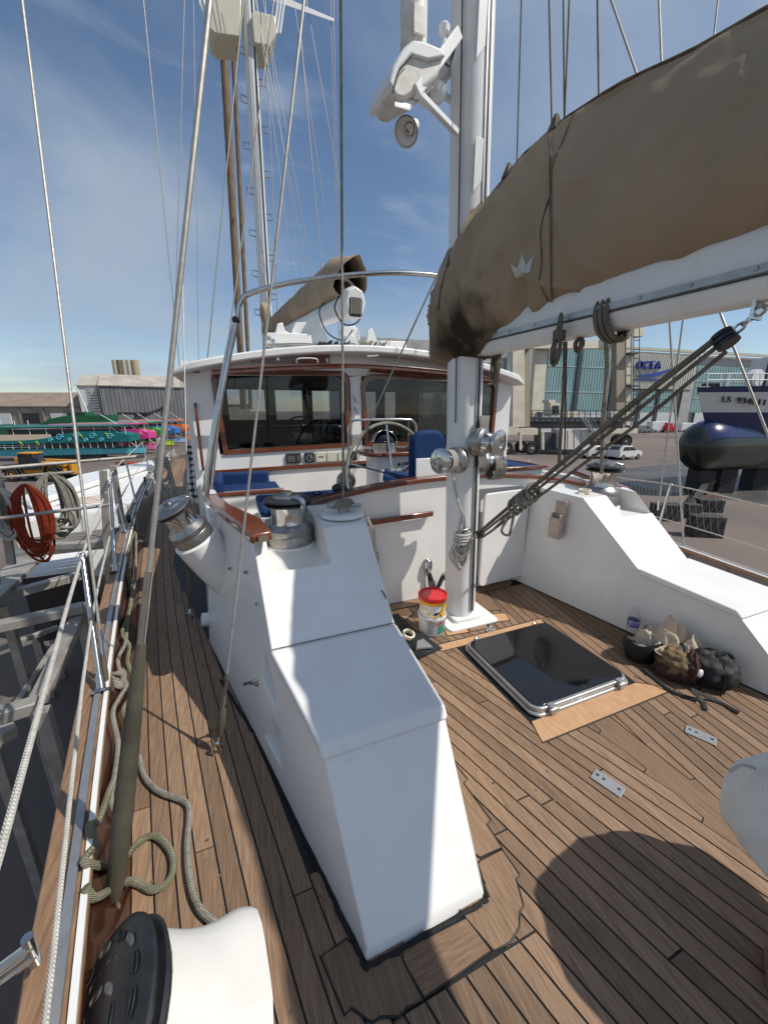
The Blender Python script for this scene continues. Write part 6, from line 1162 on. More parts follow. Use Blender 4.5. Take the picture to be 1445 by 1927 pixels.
# telehandler
th = thing('telehandler', 'yellow telehandler with dark glazed cab parked in the yard', 'telehandler', G(58, 29.5)); o = G(58, 29.5); TY = col('machine yellow', (.60, .27, .015))
P = lambda s, y, z: o + (VR * s + VF * y + V((0, 0, z))) * .78; rzv = -YAW
B().loft([[P(-3.4, -.8, .8), P(-3.4, 1, .8), P(-3.4, 1, 1.6), P(-3.4, -.8, 1.6)], [P(2.3, -.8, .8), P(2.3, 1, .8), P(2.3, 1, 1.7), P(2.3, -.8, 1.7)], [P(2.7, -.9, .8), P(2.7, .9, .8), P(2.7, .9, 1.4), P(2.7, -.9, 1.4)]]).build('chassis', TY, th, bevel=.05)
B().loft([[P(-1.6, -1.02, 1.2), P(.5, -1.02, 1.2), P(.5, .1, 1.2), P(-1.6, .1, 1.2)], [P(-1.4, -1, 2.75), P(.0, -1, 2.75), P(.0, .1, 2.75), P(-1.4, .1, 2.75)]]).build('cab_glass', GLASSD, th, bevel=.05); B().box(P(-.7, -.45, 2.82), (1.25, .95, .11), rz=rzv).build('cab_roof', TY, th, bevel=.03)
for s in (-1.55, -.5, .45): B().bar(P(s, -1.04, 1.2), P(s * .9, -1.02, 2.75), .09, .07, VF).build('cab_pillar', BDARK, th)
B().loft([[P(-3.2, .3, 1.7), P(-3.2, .8, 1.7), P(-3.2, .8, 2.2), P(-3.2, .3, 2.2)], [P(3.2, .3, 1.6), P(3.2, .8, 1.6), P(3.2, .8, 2.0), P(3.2, .3, 2.0)]]).build('lift_boom', TY, th, bevel=.03); B().loft([[P(.6, -1, 1.7), P(.6, -.1, 1.7), P(.6, -.1, 2.0), P(.6, -1, 2.0)], [P(2.9, -1, 1.5), P(2.9, -.1, 1.5), P(2.9, -.1, 1.85), P(2.9, -1, 1.85)]]).build('engine_cover', TY, th, bevel=.05); B().box(P(3.2, 0, 1.3), (.24, .95, 1.0), rz=rzv).build('fork_carriage', TY, th, bevel=.03)
def wheel(P, s, y, r, w, parent, rim, nm='wheel', ax=None):
    ax = ax or -VF; t = B().lathe([(.001, 0), (r * .5, 0), (r * .6, w * .1), (r * .95, w * .05), (r, w * .25), (r, w * .8), (r * .95, w), (.001, w)], 24, frame(ax, o=P(s, y, r)), cap=False).build(nm, RUBBER, parent); B().lathe([(.001, w + .01), (r * .12, w + .03), (r * .2, w + .01), (r * .42, w - .03), (r * .55, w + .012), (r * .55, w - .05)], 20, frame(ax, o=P(s, y, r)), cap=False).build('rim', rim, t)
for s in (-2.4, 1.7): wheel(lambda a, b, c: P(a, b, 0) + V((0, 0, c)), s, -.75, .56, .36, th, TY); wheel(lambda a, b, c: P(a, b, 0) + V((0, 0, c)), s, 1.15, .56, .36, th, TY); B().loft([[P(s - .95, -1.15, .9), P(s - .95, -.3, .9), P(s - .95, -.3, 1.0), P(s - .95, -1.15, 1.0)], [P(s - .6, -1.15, 1.62), P(s - .6, -.3, 1.62), P(s - .6, -.3, 1.72), P(s - .6, -1.15, 1.72)], [P(s + .6, -1.15, 1.62), P(s + .6, -.3, 1.62), P(s + .6, -.3, 1.72), P(s + .6, -1.15, 1.72)], [P(s + .95, -1.15, .9), P(s + .95, -.3, .9), P(s + .95, -.3, 1.0), P(s + .95, -1.15, 1.0)]]).build('mudguard', BDARK, th)
# sheds
CLAD = mat('grey corrugated cladding', (.20, .20, .205), .6, var=.1, vs=.4, stretch=(1, 1, .2), col2=(.13, .13, .135)); ROOFG = mat('pale fibre roof', (.46, .42, .37), .8, var=.2, vs=.25, col2=(.33, .29, .25)); ROOFB = mat('brown fibre roof', (.30, .225, .175), .85, var=.15, vs=.3); WALLB = mat('beige shed wall', (.33, .285, .235), .85, var=.12, vs=.3); LOUV = col('white louvre', (.62, .62, .60))
def shed(label, pl, pr, d, dep, eave, ridge, wall, roof, skew=.0, ov=.0, gable_right=False):
    a = G(pl, d); b = G(pr, d + skew); u = (b - a).normalized(); L = (b - a).length; w = V((-u.y, u.x, 0)); t = thing('shed', label, 'building', a, 'sheds across the yard'); Q = lambda s, y, z: a + u * s + w * y + V((0, 0, z))
    B().loft([[Q(s, 0, -.1), Q(s, 0, eave), Q(s, dep / 2, ridge), Q(s, dep, eave), Q(s, dep, -.1)] for s in (0, L)]).build('walls', wall, t, smooth=0)
    for s0, s1, y0, z0, y1, z1 in ((-.4, L + .4, -.5, eave - .2, dep / 2, ridge + .05), (-.4, L + .4, dep + .5, eave - .2, dep / 2, ridge + .05)): B().loft([[Q(s0, y0, z0), Q(s1, y0, z0), Q(s1, y1, z1), Q(s0, y1, z1)], [Q(s0, y0, z0 + .25), Q(s1, y0, z0 + .25), Q(s1, y1, z1 + .25), Q(s0, y1, z1 + .25)]]).build('roof', roof, t, smooth=0)
    return t, Q, L
t, Q, L = shed('long low brown roofed warehouse at the far left', -260, 150, 130, 26, 6.5, 11.2, WALLB, ROOFB, 0)
for i in range(7): B().box(Q(L * (.12 + .13 * i), -.1, 2.2), (5.5, .3, 4.0), rz=-YAW).build('door', BDARK if i % 2 else BWHITE, t)
for i in range(9): B().box(Q(L * (.06 + .11 * i), -.15, 3.2), (.35, .3, 6.4), rz=-YAW).build('pillar', WALLB, t)
t, Q, L = shed('tall grey corrugated shed with pale patched roof', 194, 352, 125, 30, 13.0, 17.2, CLAD, ROOFG, 12)
for i in range(22): B().box(Q(L * (i + .5) / 22, -.08, 6.4), (.12, .14, 12.6), rz=-YAW).build('cladding_rib', CLAD, t)
t, Q, L = shed('lower grey shed with white louvred wall beside the tall one', 153, 193, 128, 22, 13.2, 17.0, LOUV, ROOFG, 2)
for i in range(14): B().box(Q(L / 2, -.2, 1.0 + i * .85), (L * .96, .3, .5), rz=-YAW).build('louvre', LOUV, t)
t, Q, L = shed('small pale shed seen between tall shed and wheelhouse', 350, 470, 150, 20, 7.5, 10.5, WALLB, ROOFG, 10)
si = thing('silo_tower', 'cream silo tower rising behind the tall grey shed', 'tower', G(250, 175)); o = G(250, 175)
for i in range(5): B().lathe([(.001, 0), (1.55, 0), (1.55, 26.5), (.001, 26.5)], 16, Matrix.Translation(o + VR * (-4.2 + 2.1 * i)), cap=False).build('silo_cell', col('silo %d' % i, ((.62, .54, .36), (.28, .22, .14), (.66, .58, .42), (.68, .62, .46), (.42, .34, .22))[i]), si)
cvr = thing('conveyor', 'dark lattice conveyor slanting against the grey shed', 'conveyor', G(290, 110)); B().bar(Dp(245, 792, 105), Dp(316, 765, 110), 1.2, .8).build('conveyor_boom', BDARK, cvr); B().bar(Dp(222, 778, 106), Dp(285, 778, 106), .6, .6).build('conveyor_arm', BDARK, cvr); [B().bar(Dp(x, 780 - (x - 245) * .25, 106), V((Dp(x, 780, 106).x, Dp(x, 780, 106).y, GZ)), .5, .5).build('support', BDARK, cvr) for x in (255, 305)]
rd = thing('rusty_plates', 'heap of rusty red plates on the quay beyond the white yacht', 'scrap', G(245, 34)); random.seed(9)
for i in range(14): p = G(218 + i * 4.2, 38 - .25 * i) ; B().box(p + V((0, 0, .15 + .12 * random.random())), (1.6, .8, .12), rz=random.uniform(-.5, .5) - YAW).build('plate', mat('rust %d' % i, (.30 + .1 * random.random(), .06, .03), .8, var=.2), rd)
# ================================================================ starboard rail
tops = []
for (tp, lb) in (((1262, 912), 'starboard stanchion in front of the timber blocks'), ((994, 868), 'starboard stanchion seen beyond the mast and bench'), ((1620, 1000), 'starboard stanchion just outside the right frame edge')):
    tpv = Zp(*tp, .92); fx = V((xs(tpv.y) + .13, tpv.y, .275)); tpv = V((tpv.x, tpv.y, .92)); t = thing('stanchion', lb, 'stanchion', fx, 'starboard stanchions'); tops.append(tpv)
    B().tube([fx, tpv], .016, 12).build('post', STEEL, t); B().sph(tpv, .018, 10, 8).build('cap', STEEL, t); B().lathe([(.001, 0), (.05, 0), (.024, .02), (.022, .09), (.001, .09)], 16, frame(tpv - fx, o=fx), cap=False).build('base_socket', STEEL, t)
up_ = [Zp(905, 842, .92), tops[1], Zp(1150, 897, .90), tops[0], Zp(1445, 954, .90), tops[2]]
lo_ = [V((p.x, p.y, .50)) + V((xs(p.y) + .13 - p.x, 0, 0)) * .45 for p in up_]
rope('lifeline', 'upper white lifeline along the starboard rail', up_, .009, ROPEW, sub=4, cat='lifeline'); rope('lifeline', 'lower white lifeline along the starboard rail', lo_, .007, ROPEW, sub=4, cat='lifeline')
nt_ = B(); U = spl(up_, 14); Lw = spl(lo_, 14); n = len(U)
for i in range(0, n - 3):
    a, b_ = U[i], Lw[i]
    for s in (0, 1):
        p = [(U[i + k] if s == 0 else U[i + 2 - k]).lerp(Lw[i + k] if s == 0 else Lw[i + 2 - k], k / 2) for k in range(3)]; nt_.tube(p, .0009, 4, cap=False)
no = nt_.build('safety_net', mat('net cord', (.33, .32, .30), .8)); tag(no, 'thin diamond mesh net between the starboard lifelines', 'net', kind='stuff')
B().lathe([(.001, 0), (.19, 0), (.185, .036), (.001, .036)], 28, Matrix.Translation((3.40, 2.66, .85)), cap=False).build('winch_plinth', GEL2, sc)
# ================================================================ large works building
CREAM = mat('cream metal cladding', (.56, .54, .46), .5, var=.06, vs=.3); GREYC = mat('light grey blockwork', (.42, .415, .40), .7, var=.12, vs=.6); TEALG = mat('teal sheeted door', (.26, .40, .395), .35, var=.12, vs=.25, col2=(.20, .33, .33)); WHITEB = mat('white door sheeting', (.58, .59, .59), .5, var=.05, vs=.5); DARKM = mat('dark steel mullion', (.05, .055, .06), .5); SIGNB = mat('sign blue', (.025, .055, .32), .35)
A0 = Dp(870, 770, 86); B0 = Dp(1500, 770, 118); A0.z = B0.z = GZ; fu = (B0 - A0).normalized(); fn = V((fu.y, -fu.x, 0)); fn = fn if fn.dot(CAM - A0) > 0 else -fn; FL = (B0 - A0).length
def fs(px, py=770):
    r = ray(px, py); t = (A0 - CAM).dot(fn) / r.dot(fn); p = CAM + r * t; return (p - A0).dot(fu), p.z
wb = thing('works_building', 'huge grey works hall with teal doors and blue sign', 'building', A0)
def slab(px0, py0, px1, py1, off, th, m, nm, p=None):
    pm = (py0 + py1) / 2; s0, z0 = fs(px0, pm); s1, z1 = fs(px1, pm); s0, s1 = min(s0, s1), max(s0, s1); zb = fs((px0 + px1) / 2, max(py0, py1))[1]; zt_ = fs((px0 + px1) / 2, min(py0, py1))[1]; c = A0 + fu * (s0 + s1) / 2 + fn * (off + th / 2); c.z = (zb + zt_) / 2
    m3 = Matrix((fu, fn, V((0, 0, 1)))).transposed(); return B().box(c, (s1 - s0, th, zt_ - zb), m3).build(nm, m, p or wb, smooth=0)
HT = fs(1225, 662)[1]; LT = fs(1420, 684)[1]
b = B(); m3 = Matrix((fu, fn, V((0, 0, 1)))).transposed()
c = A0 + fu * (FL / 2 + 20) - fn * 15.5; c.z = (HT + GZ) / 2; b.box(c, (FL + 90, 30, HT - GZ), m3); b.build('hall_body', GREYC, wb, smooth=0)
slab(1180, 664, 1305, 732, .02, .5, CREAM, 'sign_wall')
for i in range(30): slab(1182 + i * 4.1, 666, 1183.2 + i * 4.1, 731, .5, .12, CREAM, 'cladding_rib')
slab(1176, 660, 1445, 665, .02, .8, CREAM, 'parapet')
def tealdoor(x0, x1, yt, yb, leaves, mullw=7, yw=776):
    slab(x0, yt, x1, yw, .02, .15, TEALG, 'door_sheet'); slab(x0, yw, x1, yb, .02, .18, WHITEB, 'door_plinth'); n = max(2, int((x1 - x0) / 5))
    for i in range(n): xx_ = x0 + (x1 - x0) * (i + .5) / n; slab(xx_ - .35, yt, xx_ + .35, yw, .17, .08, TEALG, 'door_rib')
    for y in (yt + (yw - yt) * .33, yt + (yw - yt) * .7): slab(x0, y - .5, x1, y + .5, .17, .12, WHITEB, 'door_rail')
    for lf in leaves: slab(lf - mullw / 2, yt - 2, lf + mullw / 2, yb, .02, .5, DARKM, 'mullion')
tealdoor(1018, 1152, 648, 812, (1020, 1083, 1150), 7); tealdoor(950, 968, 660, 812, (), 5); tealdoor(1186, 1268, 735, 810, (1198, 1232), 5); tealdoor(1304, 1430, 690, 806, (), 6); slab(1280, 700, 1298, 810, .02, .25, GREYC, 'pilaster')
for yy_ in range(6): slab(880, 655 + yy_ * 24, 945, 657 + yy_ * 24, .02, .15, WHITEB, 'string_course')
slab(880, 670, 905, 800, .05, .3, DARKM, 'dark_bay')
sg = thing('company_sign', 'blue raised letters with curved underline on the cream wall', 'sign', A0 + fu * fs(1215)[0])
def ftext(s, px, py, size, nm):
    s_, z_ = fs(px, py); M = Matrix((fu, V((0, 0, 1)), fn)).transposed().to_4x4(); M.translation = A0 + fu * s_ + fn * .85 + V((0, 0, z_ - A0.z)); 
    if fu.cross(V((0, 0, 1))).dot(fn) < 0: M = M @ Matrix.Scale(-1, 4, (1, 0, 0))
    return M
hgt = abs(fs(1215, 678)[1] - fs(1215, 697)[1])
for i, ch in enumerate('OCEA'): text(ch, ftext(ch, 1198 + i * 11.3, 688, 1, ''), hgt * 1.12, SIGNB, 'letter', sg, .35)
sw_ = [(1191, 707), (1205, 707.5), (1220, 706.5), (1235, 703), (1250, 698), (1262, 691)]
b = B(); rg = []
for i, (x, y) in enumerate(sw_): s_, z_ = fs(x, y); h_ = (.1, .35, .45, .4, .25, .05)[i]; p = A0 + fu * s_ + fn * .8; rg.append([V((p.x, p.y, z_ - h_)), V((p.x, p.y, z_ + h_)), V((p.x, p.y, z_ + h_)) + fn * .2, V((p.x, p.y, z_ - h_)) + fn * .2])
b.loft(rg); b.build('curved_underline', SIGNB, sg); slab(1191, 713.5, 1250, 716, .6, .2, SIGNB, 'tagline_bar', sg)
# ================================================================ travel lift
LC = mat('lift cream paint', (.66, .60, .47), .5, var=.1, vs=.6, col2=(.52, .46, .34)); LB = mat('lift brown steel', (.33, .27, .19), .6, var=.12)
tl_ = thing('travel_lift', 'giant cream travel lift on rubber tyres in front of the works hall', 'travel lift', Dp(1030, 850, 48)); tl_.location.z = GZ
def leg(x0, x1, y0, y1, d, th, m=LC, nm='leg', dx=0):
    a, b_, c_, e_ = Dp(x0 + dx, y0, d), Dp(x1 + dx, y0, d), Dp(x1, y1, d), Dp(x0, y1, d); return B().prism([a, b_, c_, e_], VF * th).build(nm, m, tl_, smooth=0)
leg(965, 987, 628, 803, 48, 1.4); leg(987, 997, 640, 803, 48.6, 1.2, LB); leg(1000, 1022, 640, 775, 62, 1.4, LC, 'leg', 10); leg(1160, 1178, 615, 800, 60, 1.4, LB); leg(1178, 1190, 615, 800, 60, 1.6); leg(1155, 1212, 604, 632, 60, 1.8, LC, 'top_beam'); leg(960, 1000, 610, 655, 48, 2, LC, 'top_beam'); leg(990, 1160, 640, 655, 61, 1.2, LC, 'cross_beam'); leg(940, 966, 640, 650, 49, 1, LC, 'cross_beam')
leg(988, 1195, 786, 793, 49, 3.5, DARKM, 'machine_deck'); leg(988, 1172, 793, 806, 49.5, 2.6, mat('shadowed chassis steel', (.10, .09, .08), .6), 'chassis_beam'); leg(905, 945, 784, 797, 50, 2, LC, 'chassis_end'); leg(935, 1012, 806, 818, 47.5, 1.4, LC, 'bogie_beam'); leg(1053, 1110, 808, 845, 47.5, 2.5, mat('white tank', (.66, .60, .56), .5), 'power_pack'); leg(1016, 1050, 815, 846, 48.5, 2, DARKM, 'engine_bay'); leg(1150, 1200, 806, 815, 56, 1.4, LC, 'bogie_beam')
for x in (1068, 1080, 1093): leg(x, x + 1, 810, 843, 47.45, .1, LB, 'panel_seam')
cb3 = leg(1036, 1056, 758, 784, 49, 2, LC, 'operator_cab'); leg(1040, 1052, 763, 778, 48.9, .15, GLASSD, 'cab_window'); leg(1033, 1046, 752, 758, 49, 2.2, LC, 'cab_roof')
for i in range(18): x = 990 + i * 11; B().bar(Dp(x, 786, 48.8), Dp(x, 772, 48.8), .08, .08).build('deck_rail_post', DARKM, tl_)
for y in (772, 779): B().bar(Dp(990, y, 48.8), Dp(1190, y, 48.8), .07, .07).build('deck_rail', DARKM, tl_)
for i, (x0, x1) in enumerate(((1000, 1012), (1062, 1072), (1078, 1090), (1150, 1162))): leg(x0, x1, 774, 785, 50, 1.2, LC, 'winch_drum')
b = B(); 
for i in range(8): p = Dp(1098 + i * 3.2, 790 + i * 4.6, 47.3); B().box(p, (.55, .9, .06), rz=-YAW).build('stair_tread', ALU, tl_)
for o_ in (0, 6): B().bar(Dp(1095 + o_, 786, 47.2), Dp(1122 + o_, 826, 47.2), .1, .25, VF).build('stair_stringer', ALU, tl_); B().bar(Dp(1097 + o_, 772, 47.2), Dp(1125 + o_, 812, 47.2), .06, .06).build('stair_rail', ALU, tl_)
for (x, y, d, r) in ((957, 855, 47, .80), (1005, 853, 47, .80), (938, 853, 49, .8), (985, 851, 49, .8), (1183, 838, 56, .95), (1168, 838, 57.5, .95), (1125, 838, 57, .9)):
    p = Dp(x, 770, d); p.z = GZ; wheel(lambda s, y_, z, p=p: p + VF * y_ + V((0, 0, z)), 0, 0, r, .6, tl_, LC)
for x in (980, 1022): leg(x - 2, x + 2, 812, 846, 47.3, .3, LC, 'jack_leg')
for i in range(9): B().bar(Dp(1192, 640 + i * 17, 59.5), Dp(1203, 640 + i * 17, 59.5), .1, .1).build('ladder_rung', DARKM, tl_)
for x in (1192, 1203): B().bar(Dp(x, 612, 59.5), Dp(x, 790, 59.5), .09, .09).build('ladder_rail', DARKM, tl_)
for y in (662, 724): leg(1186, 1204, y, y + 3, 59, 1.6, DARKM, 'landing')
bxs = leg(905, 918, 780, 788, 48, .3, RED, 'red_plate')
# ================================================================ vans and cars
def G2(px, d): p = Dp(px, 770, d); return V((p.x, p.y, GZ))
def vehicle(name, label, cat, px, d, ang, prof, wheels, width, body, glassm, r=.33, grp=None, win=None):
    o = G2(px, d); u = (VR * math.cos(ang) + VF * math.sin(ang)); w = V((-u.y, u.x, 0)); t = thing(name, label, cat, o, grp); Q = lambda s, y, z: o + u * s + w * y + V((0, 0, z))
    B().loft([[Q(s, -width / 2 * k, z) for s, z in prof] for k in (1,)] + [[Q(s, width / 2, z) for s, z in prof]]).build('body', body, t, bevel=.08, seg=3)
    for wn2 in win or (): B().prism([Q(s, -width / 2 - .012, z) for s, z in wn2], w * .01).build('side_window', GLASSM, t); 
    for s in wheels:
        for sd_ in (-1, 1): c0 = Q(s, sd_ * (width / 2 - .16), r); tt = B().lathe([(.001, 0), (r * .9, 0), (r, .03), (r, .16), (r * .9, .19), (.001, .19)], 20, frame(w * sd_, o=c0), cap=False).build('wheel', RUBBER, t); B().lathe([(.001, .2), (r * .6, .195), (r * .62, .18)], 14, frame(w * sd_, o=c0), cap=False).build('rim', GREYP, tt)
    return t, Q
GLASSM = GLASSD; VW = mat('white car paint', (.76, .76, .75), .25, var=.02, coat=.6)
t, Q = vehicle('parked_car', 'small white hatchback with black roof parked on the open yard', 'car', 1188, 42.5, .35, [(-1.75, .3), (1.75, .3), (1.85, .75), (1.5, .95), (.75, 1.08), (.05, 1.55), (-1.3, 1.6), (-1.75, 1.05)], (-1.1, 1.2), 1.66, VW, GLASSM, .31, 'white cars in the yard', [[(-1.35, 1.05), (-.25, 1.05), (-.25, 1.45), (-1.15, 1.48)], [(-.2, 1.05), (.75, 1.05), (.15, 1.43), (-.2, 1.45)]])
B().loft([[Q(-1.28, y, 1.61), Q(.08, y, 1.565), Q(.08, y, 1.60), Q(-1.28, y, 1.65)] for y in (-.72, .72)]).build('roof', BLACK, t, bevel=.02); B().prism([Q(-1.70, -.6, 1.12), Q(-1.70, .6, 1.12), Q(-1.36, .55, 1.52), Q(-1.36, -.55, 1.52)], (Q(-1, 0, 0) - Q(0, 0, 0)) * .03).build('rear_window', GLASSM, t)
t, Q = vehicle('parked_car', 'white saloon half hidden behind the white hatchback', 'car', 1140, 43.5, .12, [(-2.0, .3), (2.1, .3), (2.15, .7), (1.6, .9), (.9, 1.0), (.2, 1.42), (-1.1, 1.45), (-2.0, .95)], (-1.3, 1.35), 1.75, VW, GLASSM, .32, 'white cars in the yard', [[(-1.2, 1.0), (.75, 1.0), (.15, 1.35), (-.95, 1.38)]])
for px, d, lb, h_, ln in ((1216, 92, 'small grey van nearest the works hall sign', 1.8, 4.4), (1246, 94, 'tall white box van behind the small grey van', 2.6, 5.6), (1300, 96, 'long white van to the right of the red truck', 2.2, 5.2), (1318, 98, 'white van farthest right beneath the trawler bow', 2.1, 4.8)): vehicle('parked_van', lb, 'van', px, d, .15, [(-ln / 2, .35), (ln / 2, .35), (ln / 2, 1.0), (ln / 2 - .9, 1.15), (ln / 2 - 1.5, h_), (-ln / 2, h_)], (-ln * .3, ln * .32), 1.9, VW if 'white' in lb else GREYP, GLASSM, .35, 'vans parked by the works hall', [[(ln / 2 - 2.2, 1.2), (ln / 2 - 1.1, 1.2), (ln / 2 - 1.6, h_ - .25), (ln / 2 - 2.2, h_ - .25)]])
vehicle('red_truck', 'small red forklift truck between the parked vans', 'truck', 1266, 93, .1, [(-1.4, .4), (1.2, .4), (1.2, 1.3), (.3, 1.4), (.2, 2.3), (-.9, 2.3), (-1.4, 1.4)], (-.9, .8), 1.4, RED, GLASSM, .4)
# ================================================================ trawler on blocks
TN = mat('trawler navy paint', (.010, .022, .095), .25, var=.1, coat=.4); TB = mat('black antifouling', (.008, .011, .008), .35, var=.3, vs=.8, col2=(.009, .016, .007), coat=.3); TW = mat('trawler white band', (.66, .65, .62), .4, var=.06, vs=.6)
tw = thing('trawler', 'blue and white trawler with bulbous bow propped on the wet slab', 'ship', G2(1420, 25)); td = 24.0; TK = td / 36
tu = (VR * .96 + VF * .28).normalized(); tv = V((-tu.y, tu.x, 0)); to = Dp(1302, 770, td); to.z = 0
T = lambda s, y, z: to + tu * (s * TK) + tv * (y * TK) + V((0, 0, z))
zp = lambda py: 1.8 + (770 - py) * td / 722
zr, zw0, zw1 = zp(729), zp(741), zp(783)
def sec(s, hb, zt_, zb_, flare=1.0): return [T(s, -hb * flare, zt_), T(s, -hb, zb_), T(s, hb, zb_), T(s, hb * flare, zt_)]
stt = [(0, .03), (1.2, .55), (2.8, 1.25), (5, 2.2), (8, 3.1), (14, 3.9), (26, 4.2)]
ox = lambda z: max(0, (zr - z) * .62) / TK                  # raked stem: stations move aft as they go down
def band(z1, z0, m, nm):
    B().loft([[T(s + ox(z1) * max(0, 1 - s / 10), -h * (1.0 - .0), z1), T(s + ox(z0) * max(0, 1 - s / 10), -h * (.80 - .0 * s) if z0 < zr - .3 else -h * .97, z0), T(s + ox(z0) * max(0, 1 - s / 10), h * .80 if z0 < zr - .3 else h * .97, z0), T(s + ox(z1) * max(0, 1 - s / 10), h, z1)] for s, h in stt]).build(nm, m, tw, smooth=60)
def hb(h, z):
    f = (z - GZ) / (zr - GZ); return h * (.30 + .70 * max(0, f) ** 1.1)
def band(z1, z0, m, nm, off=0):
    B().loft([[T(s + ox(z1) * max(0, 1 - s / 10), -hb(h, z1) - off, z1), T(s + ox((z1 + z0) / 2) * max(0, 1 - s / 10), -hb(h, (z0 + z1) / 2) - off, (z0 + z1) / 2), T(s + ox(z0) * max(0, 1 - s / 10), -hb(h, z0) - off, z0), T(s + ox(z0) * max(0, 1 - s / 10), hb(h, z0) + off, z0), T(s + ox((z1 + z0) / 2) * max(0, 1 - s / 10), hb(h, (z0 + z1) / 2) + off, (z0 + z1) / 2), T(s + ox(z1) * max(0, 1 - s / 10), hb(h, z1) + off, z1)] for s, h in stt]).build(nm, m, tw, smooth=60)
band(zr, zw0, TN, 'bulwark_band'); band(zw0, zw1 + .25, TW, 'white_band'); band(zw1 + .25, zp(815), TN, 'topsides'); band(zp(815), zp(885), TB, 'underbody')
band(zw0 + .05, zw0 - .04, TW, 'rubbing_strake', .06)
cz = zp(840); br = (zp(790) - zp(890)) / 2
bul = B(); rr_ = []
for i in range(27):
    a_ = (i / 26) ** 2.2; s = .15 + 9 * a_; f = math.sqrt(max(0, 1 - (1 - min(1, a_ * 3.3)) ** 2)) ; f = max(f, .01)
    rr_.append([T(s, br / TK * .80 * f * math.cos(t), cz + br * f * math.sin(t)) for t in [k * 2 * math.pi / 28 for k in range(28)]])
bulb = bul.loft(rr_).build('bulbous_bow', TB, tw, smooth=60)
rr2 = []
for i in range(10):
    a_ = i / 9; s = .6 + 7.5 * a_; f = math.sqrt(max(0, 1 - (1 - min(1, a_ * 3.3 + .15)) ** 2)); rr2.append([T(s, br / TK * .815 * f * math.cos(t), cz + br * 1.01 * f * math.sin(t)) for t in [R(22) + k * R(136) / 14 for k in range(15)]])
B().loft(rr2, cap=False, closed=False).build('bulb_top_paint', TN, tw, smooth=60)
hn_ = lambda s, z: T(s + ox(z) * max(0, 1 - s / 10), 0, z)
def hull_pt(px, py):
    z = zp(py); best = None
    for k in range(400):
        s = k * .03; 
        for (s0, h0), (s1, h1) in zip(stt[:-1], stt[1:]):
            if s0 <= s <= s1: h = h0 + (h1 - h0) * (s - s0) / (s1 - s0)
        p = T(s + ox(z) * max(0, 1 - s / 10), -hb(h, z) - .05, z); d = p - CAM; fw = V((math.sin(YAW) * math.cos(PITCH), math.cos(YAW) * math.cos(PITCH), -math.sin(PITCH))); x = W / 2 + F * d.dot(V((math.cos(YAW), -math.sin(YAW), 0))) / d.dot(fw)
        if best is None or abs(x - px) < best[0]: best = (abs(x - px), p)
    return best[1]
for i, ch in enumerate('LS 934811'):
    if ch == ' ': continue
    x = 1360 + i * 9.4; p = hull_pt(x, 752 + i * .8); q_ = hull_pt(x + 6, 752 + i * .8); d_ = (q_ - p); d_.z = 0; d_ = d_.normalized(); nn = V((d_.y, -d_.x, 0)); nn = nn if nn.dot(CAM - p) > 0 else -nn; M = Matrix((d_, V((0, 0, 1)), nn)).transposed().to_4x4(); M.translation = p + nn * .10; text(ch, M, .50, BLACK, 'registration_letter', tw, .05)
for i in range(9): s = .9 + i * 1.3; B().bar(T(s, -.3 - .25 * i if i < 8 else -2.4, zr), T(s - .25, -.3 - .25 * i if i < 8 else -2.4, zr + 1.15 * TK), .045, .045).build('bow_rail_post', BWHITE, tw)
for k in (.55, 1.1): B().tube([T(.6, -.2, zr + k * TK), T(5, -1.3, zr + k * TK + .03), T(12, -2.4, zr + k * TK + .03)], .035, 6).build('bow_rail', BWHITE, tw)
B().lathe([(.001, 0), (.55, 0), (.55, .35), (.001, .35)], 18, frame(-tv, o=T(6.0, -.6, zr + .75 * TK)), cap=False).build('anchor_winch', BWHITE, tw); B().box(T(1.8, 0, zr + .15 * TK), (.9, .35, .2), rz=-YAW).build('mooring_roller', BLACK, tw); B().box(T(9.5, 0, zr + 1.4 * TK), (1.4, 1.7, 1.9), rz=-YAW).build('deckhouse', BWHITE, tw); B().tube(spl([T(7.2, -1, zr), T(7.2, -1, zr + 2.6 * TK), T(7.8, -1, zr + 2.9 * TK), T(8.8, -1, zr + 2.7 * TK)], 5), .07, 8).build('deck_pipe', BLACK, tw); B().box(T(3.4, -.2, zr + .6 * TK), (.22, .22, .8), rz=-YAW).build('bollard_post', BWHITE, tw)
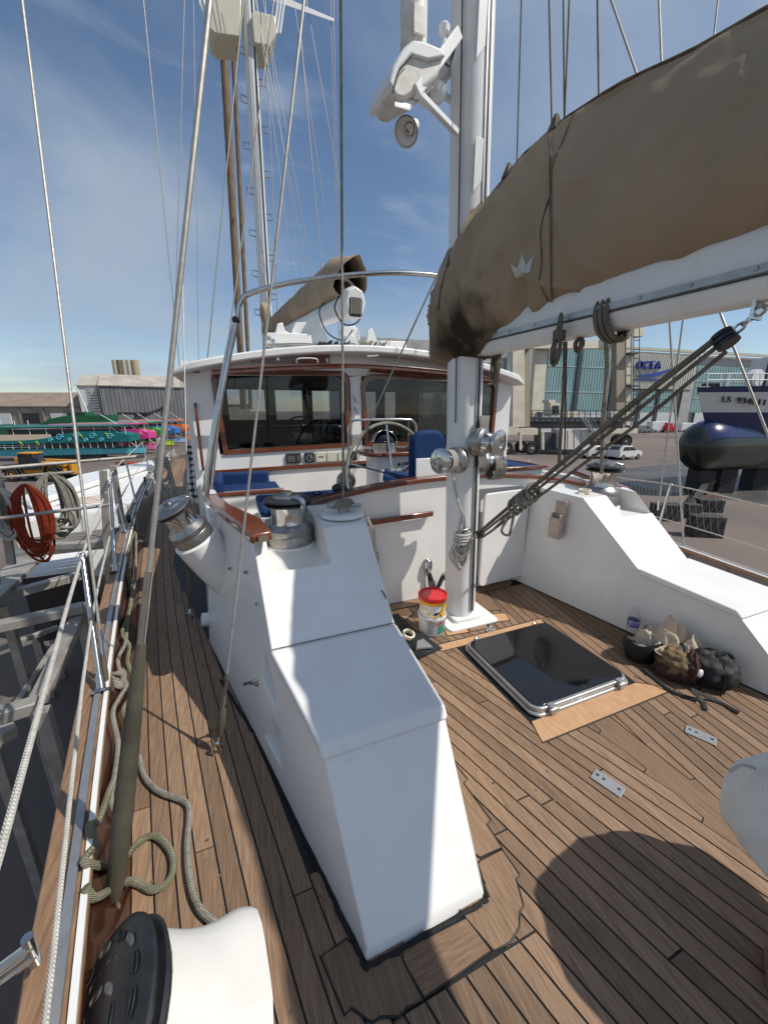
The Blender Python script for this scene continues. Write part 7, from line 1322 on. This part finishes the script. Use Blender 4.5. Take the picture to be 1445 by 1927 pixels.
bpost = B().loft([[T(-.2, -.04, zr - .05), T(-.2, .04, zr - .05), T(-.2, .04, zr), T(-.2, -.04, zr)], [T(1, -.5, zr - .05), T(1, .5, zr - .05), T(1, .5, zr), T(1, -.5, zr)]]).build('stem_cap', TW, tw)
for s, wd2 in ((3.0, 1.3), (6.0, 1.4), (11, 1.4)):
    kbz = (cz - br * .93 - GZ); tag(B().box(T(s, 0, 0) + V((0, 0, GZ + kbz / 2)), (wd2 * .8, 1.1, kbz), rz=-YAW).build('keel_block', mat('keel block dark %s' % s, (.03, .028, .028), .7, var=.3), bevel=.03), ('first' if s < 4 else 'second' if s < 8 else 'third') + ' dark keel block under the trawler counted from its bow', 'block', 'trawler keel blocks')
# timber and steel blocks in the foreground yard
random.seed(4); TIM = mat('tarred timber', (.055, .05, .047), .8, var=.3, vs=3); RUS = mat('rusty cradle steel', (.16, .055, .04), .75, var=.3, vs=3)
for (px, py, dx_, dy_, h_, m, lb) in ((1250, 978, 1.3, .7, .85, TIM, 'dark timber block farthest left behind the stanchion'), (1322, 1008, 1.2, .7, .95, TIM, 'tall grey timber block standing nearest the lifeline'), (1297, 972, .7, .6, .7, TIM, 'small dark timber block in the middle of the heap'), (1330, 962, 1.2, .7, .7, TIM, 'long dark timber block behind the tall one')):
    p = Zp(px, py, GZ); o = B().box((p.x, p.y, GZ + h_ / 2), (dx_, dy_, h_), rz=-YAW + random.uniform(-.2, .2)).build('timber_block', m, bevel=.02); tag(o, lb, 'block', 'timber blocks in the yard')
cr2 = thing('boat_cradle', 'rusty steel boat cradle leaning among the timber blocks', 'cradle', Zp(1320, 940, GZ)); B().box(Zp(1327, 925, GZ) + V((0, 0, .75)), (1.2, .8, .25), rz=-YAW).build('cradle_pad', RUS, cr2, bevel=.02); B().bar(Zp(1327, 925, GZ) + V((0, 0, .7)), Zp(1290, 975, GZ) + V((0, 0, .3)), .3, .3).build('cradle_arm', TIM, cr2); B().box(Zp(1327, 928, GZ) + V((0, 0, .3)), (.3, .3, .6)).build('cradle_post', TIM, cr2); B().bar(Zp(1300, 962, GZ) + V((0, 0, .45)), Zp(1345, 945, GZ) + V((0, 0, .5)), .25, .25).build('cradle_bar', RUS, cr2)
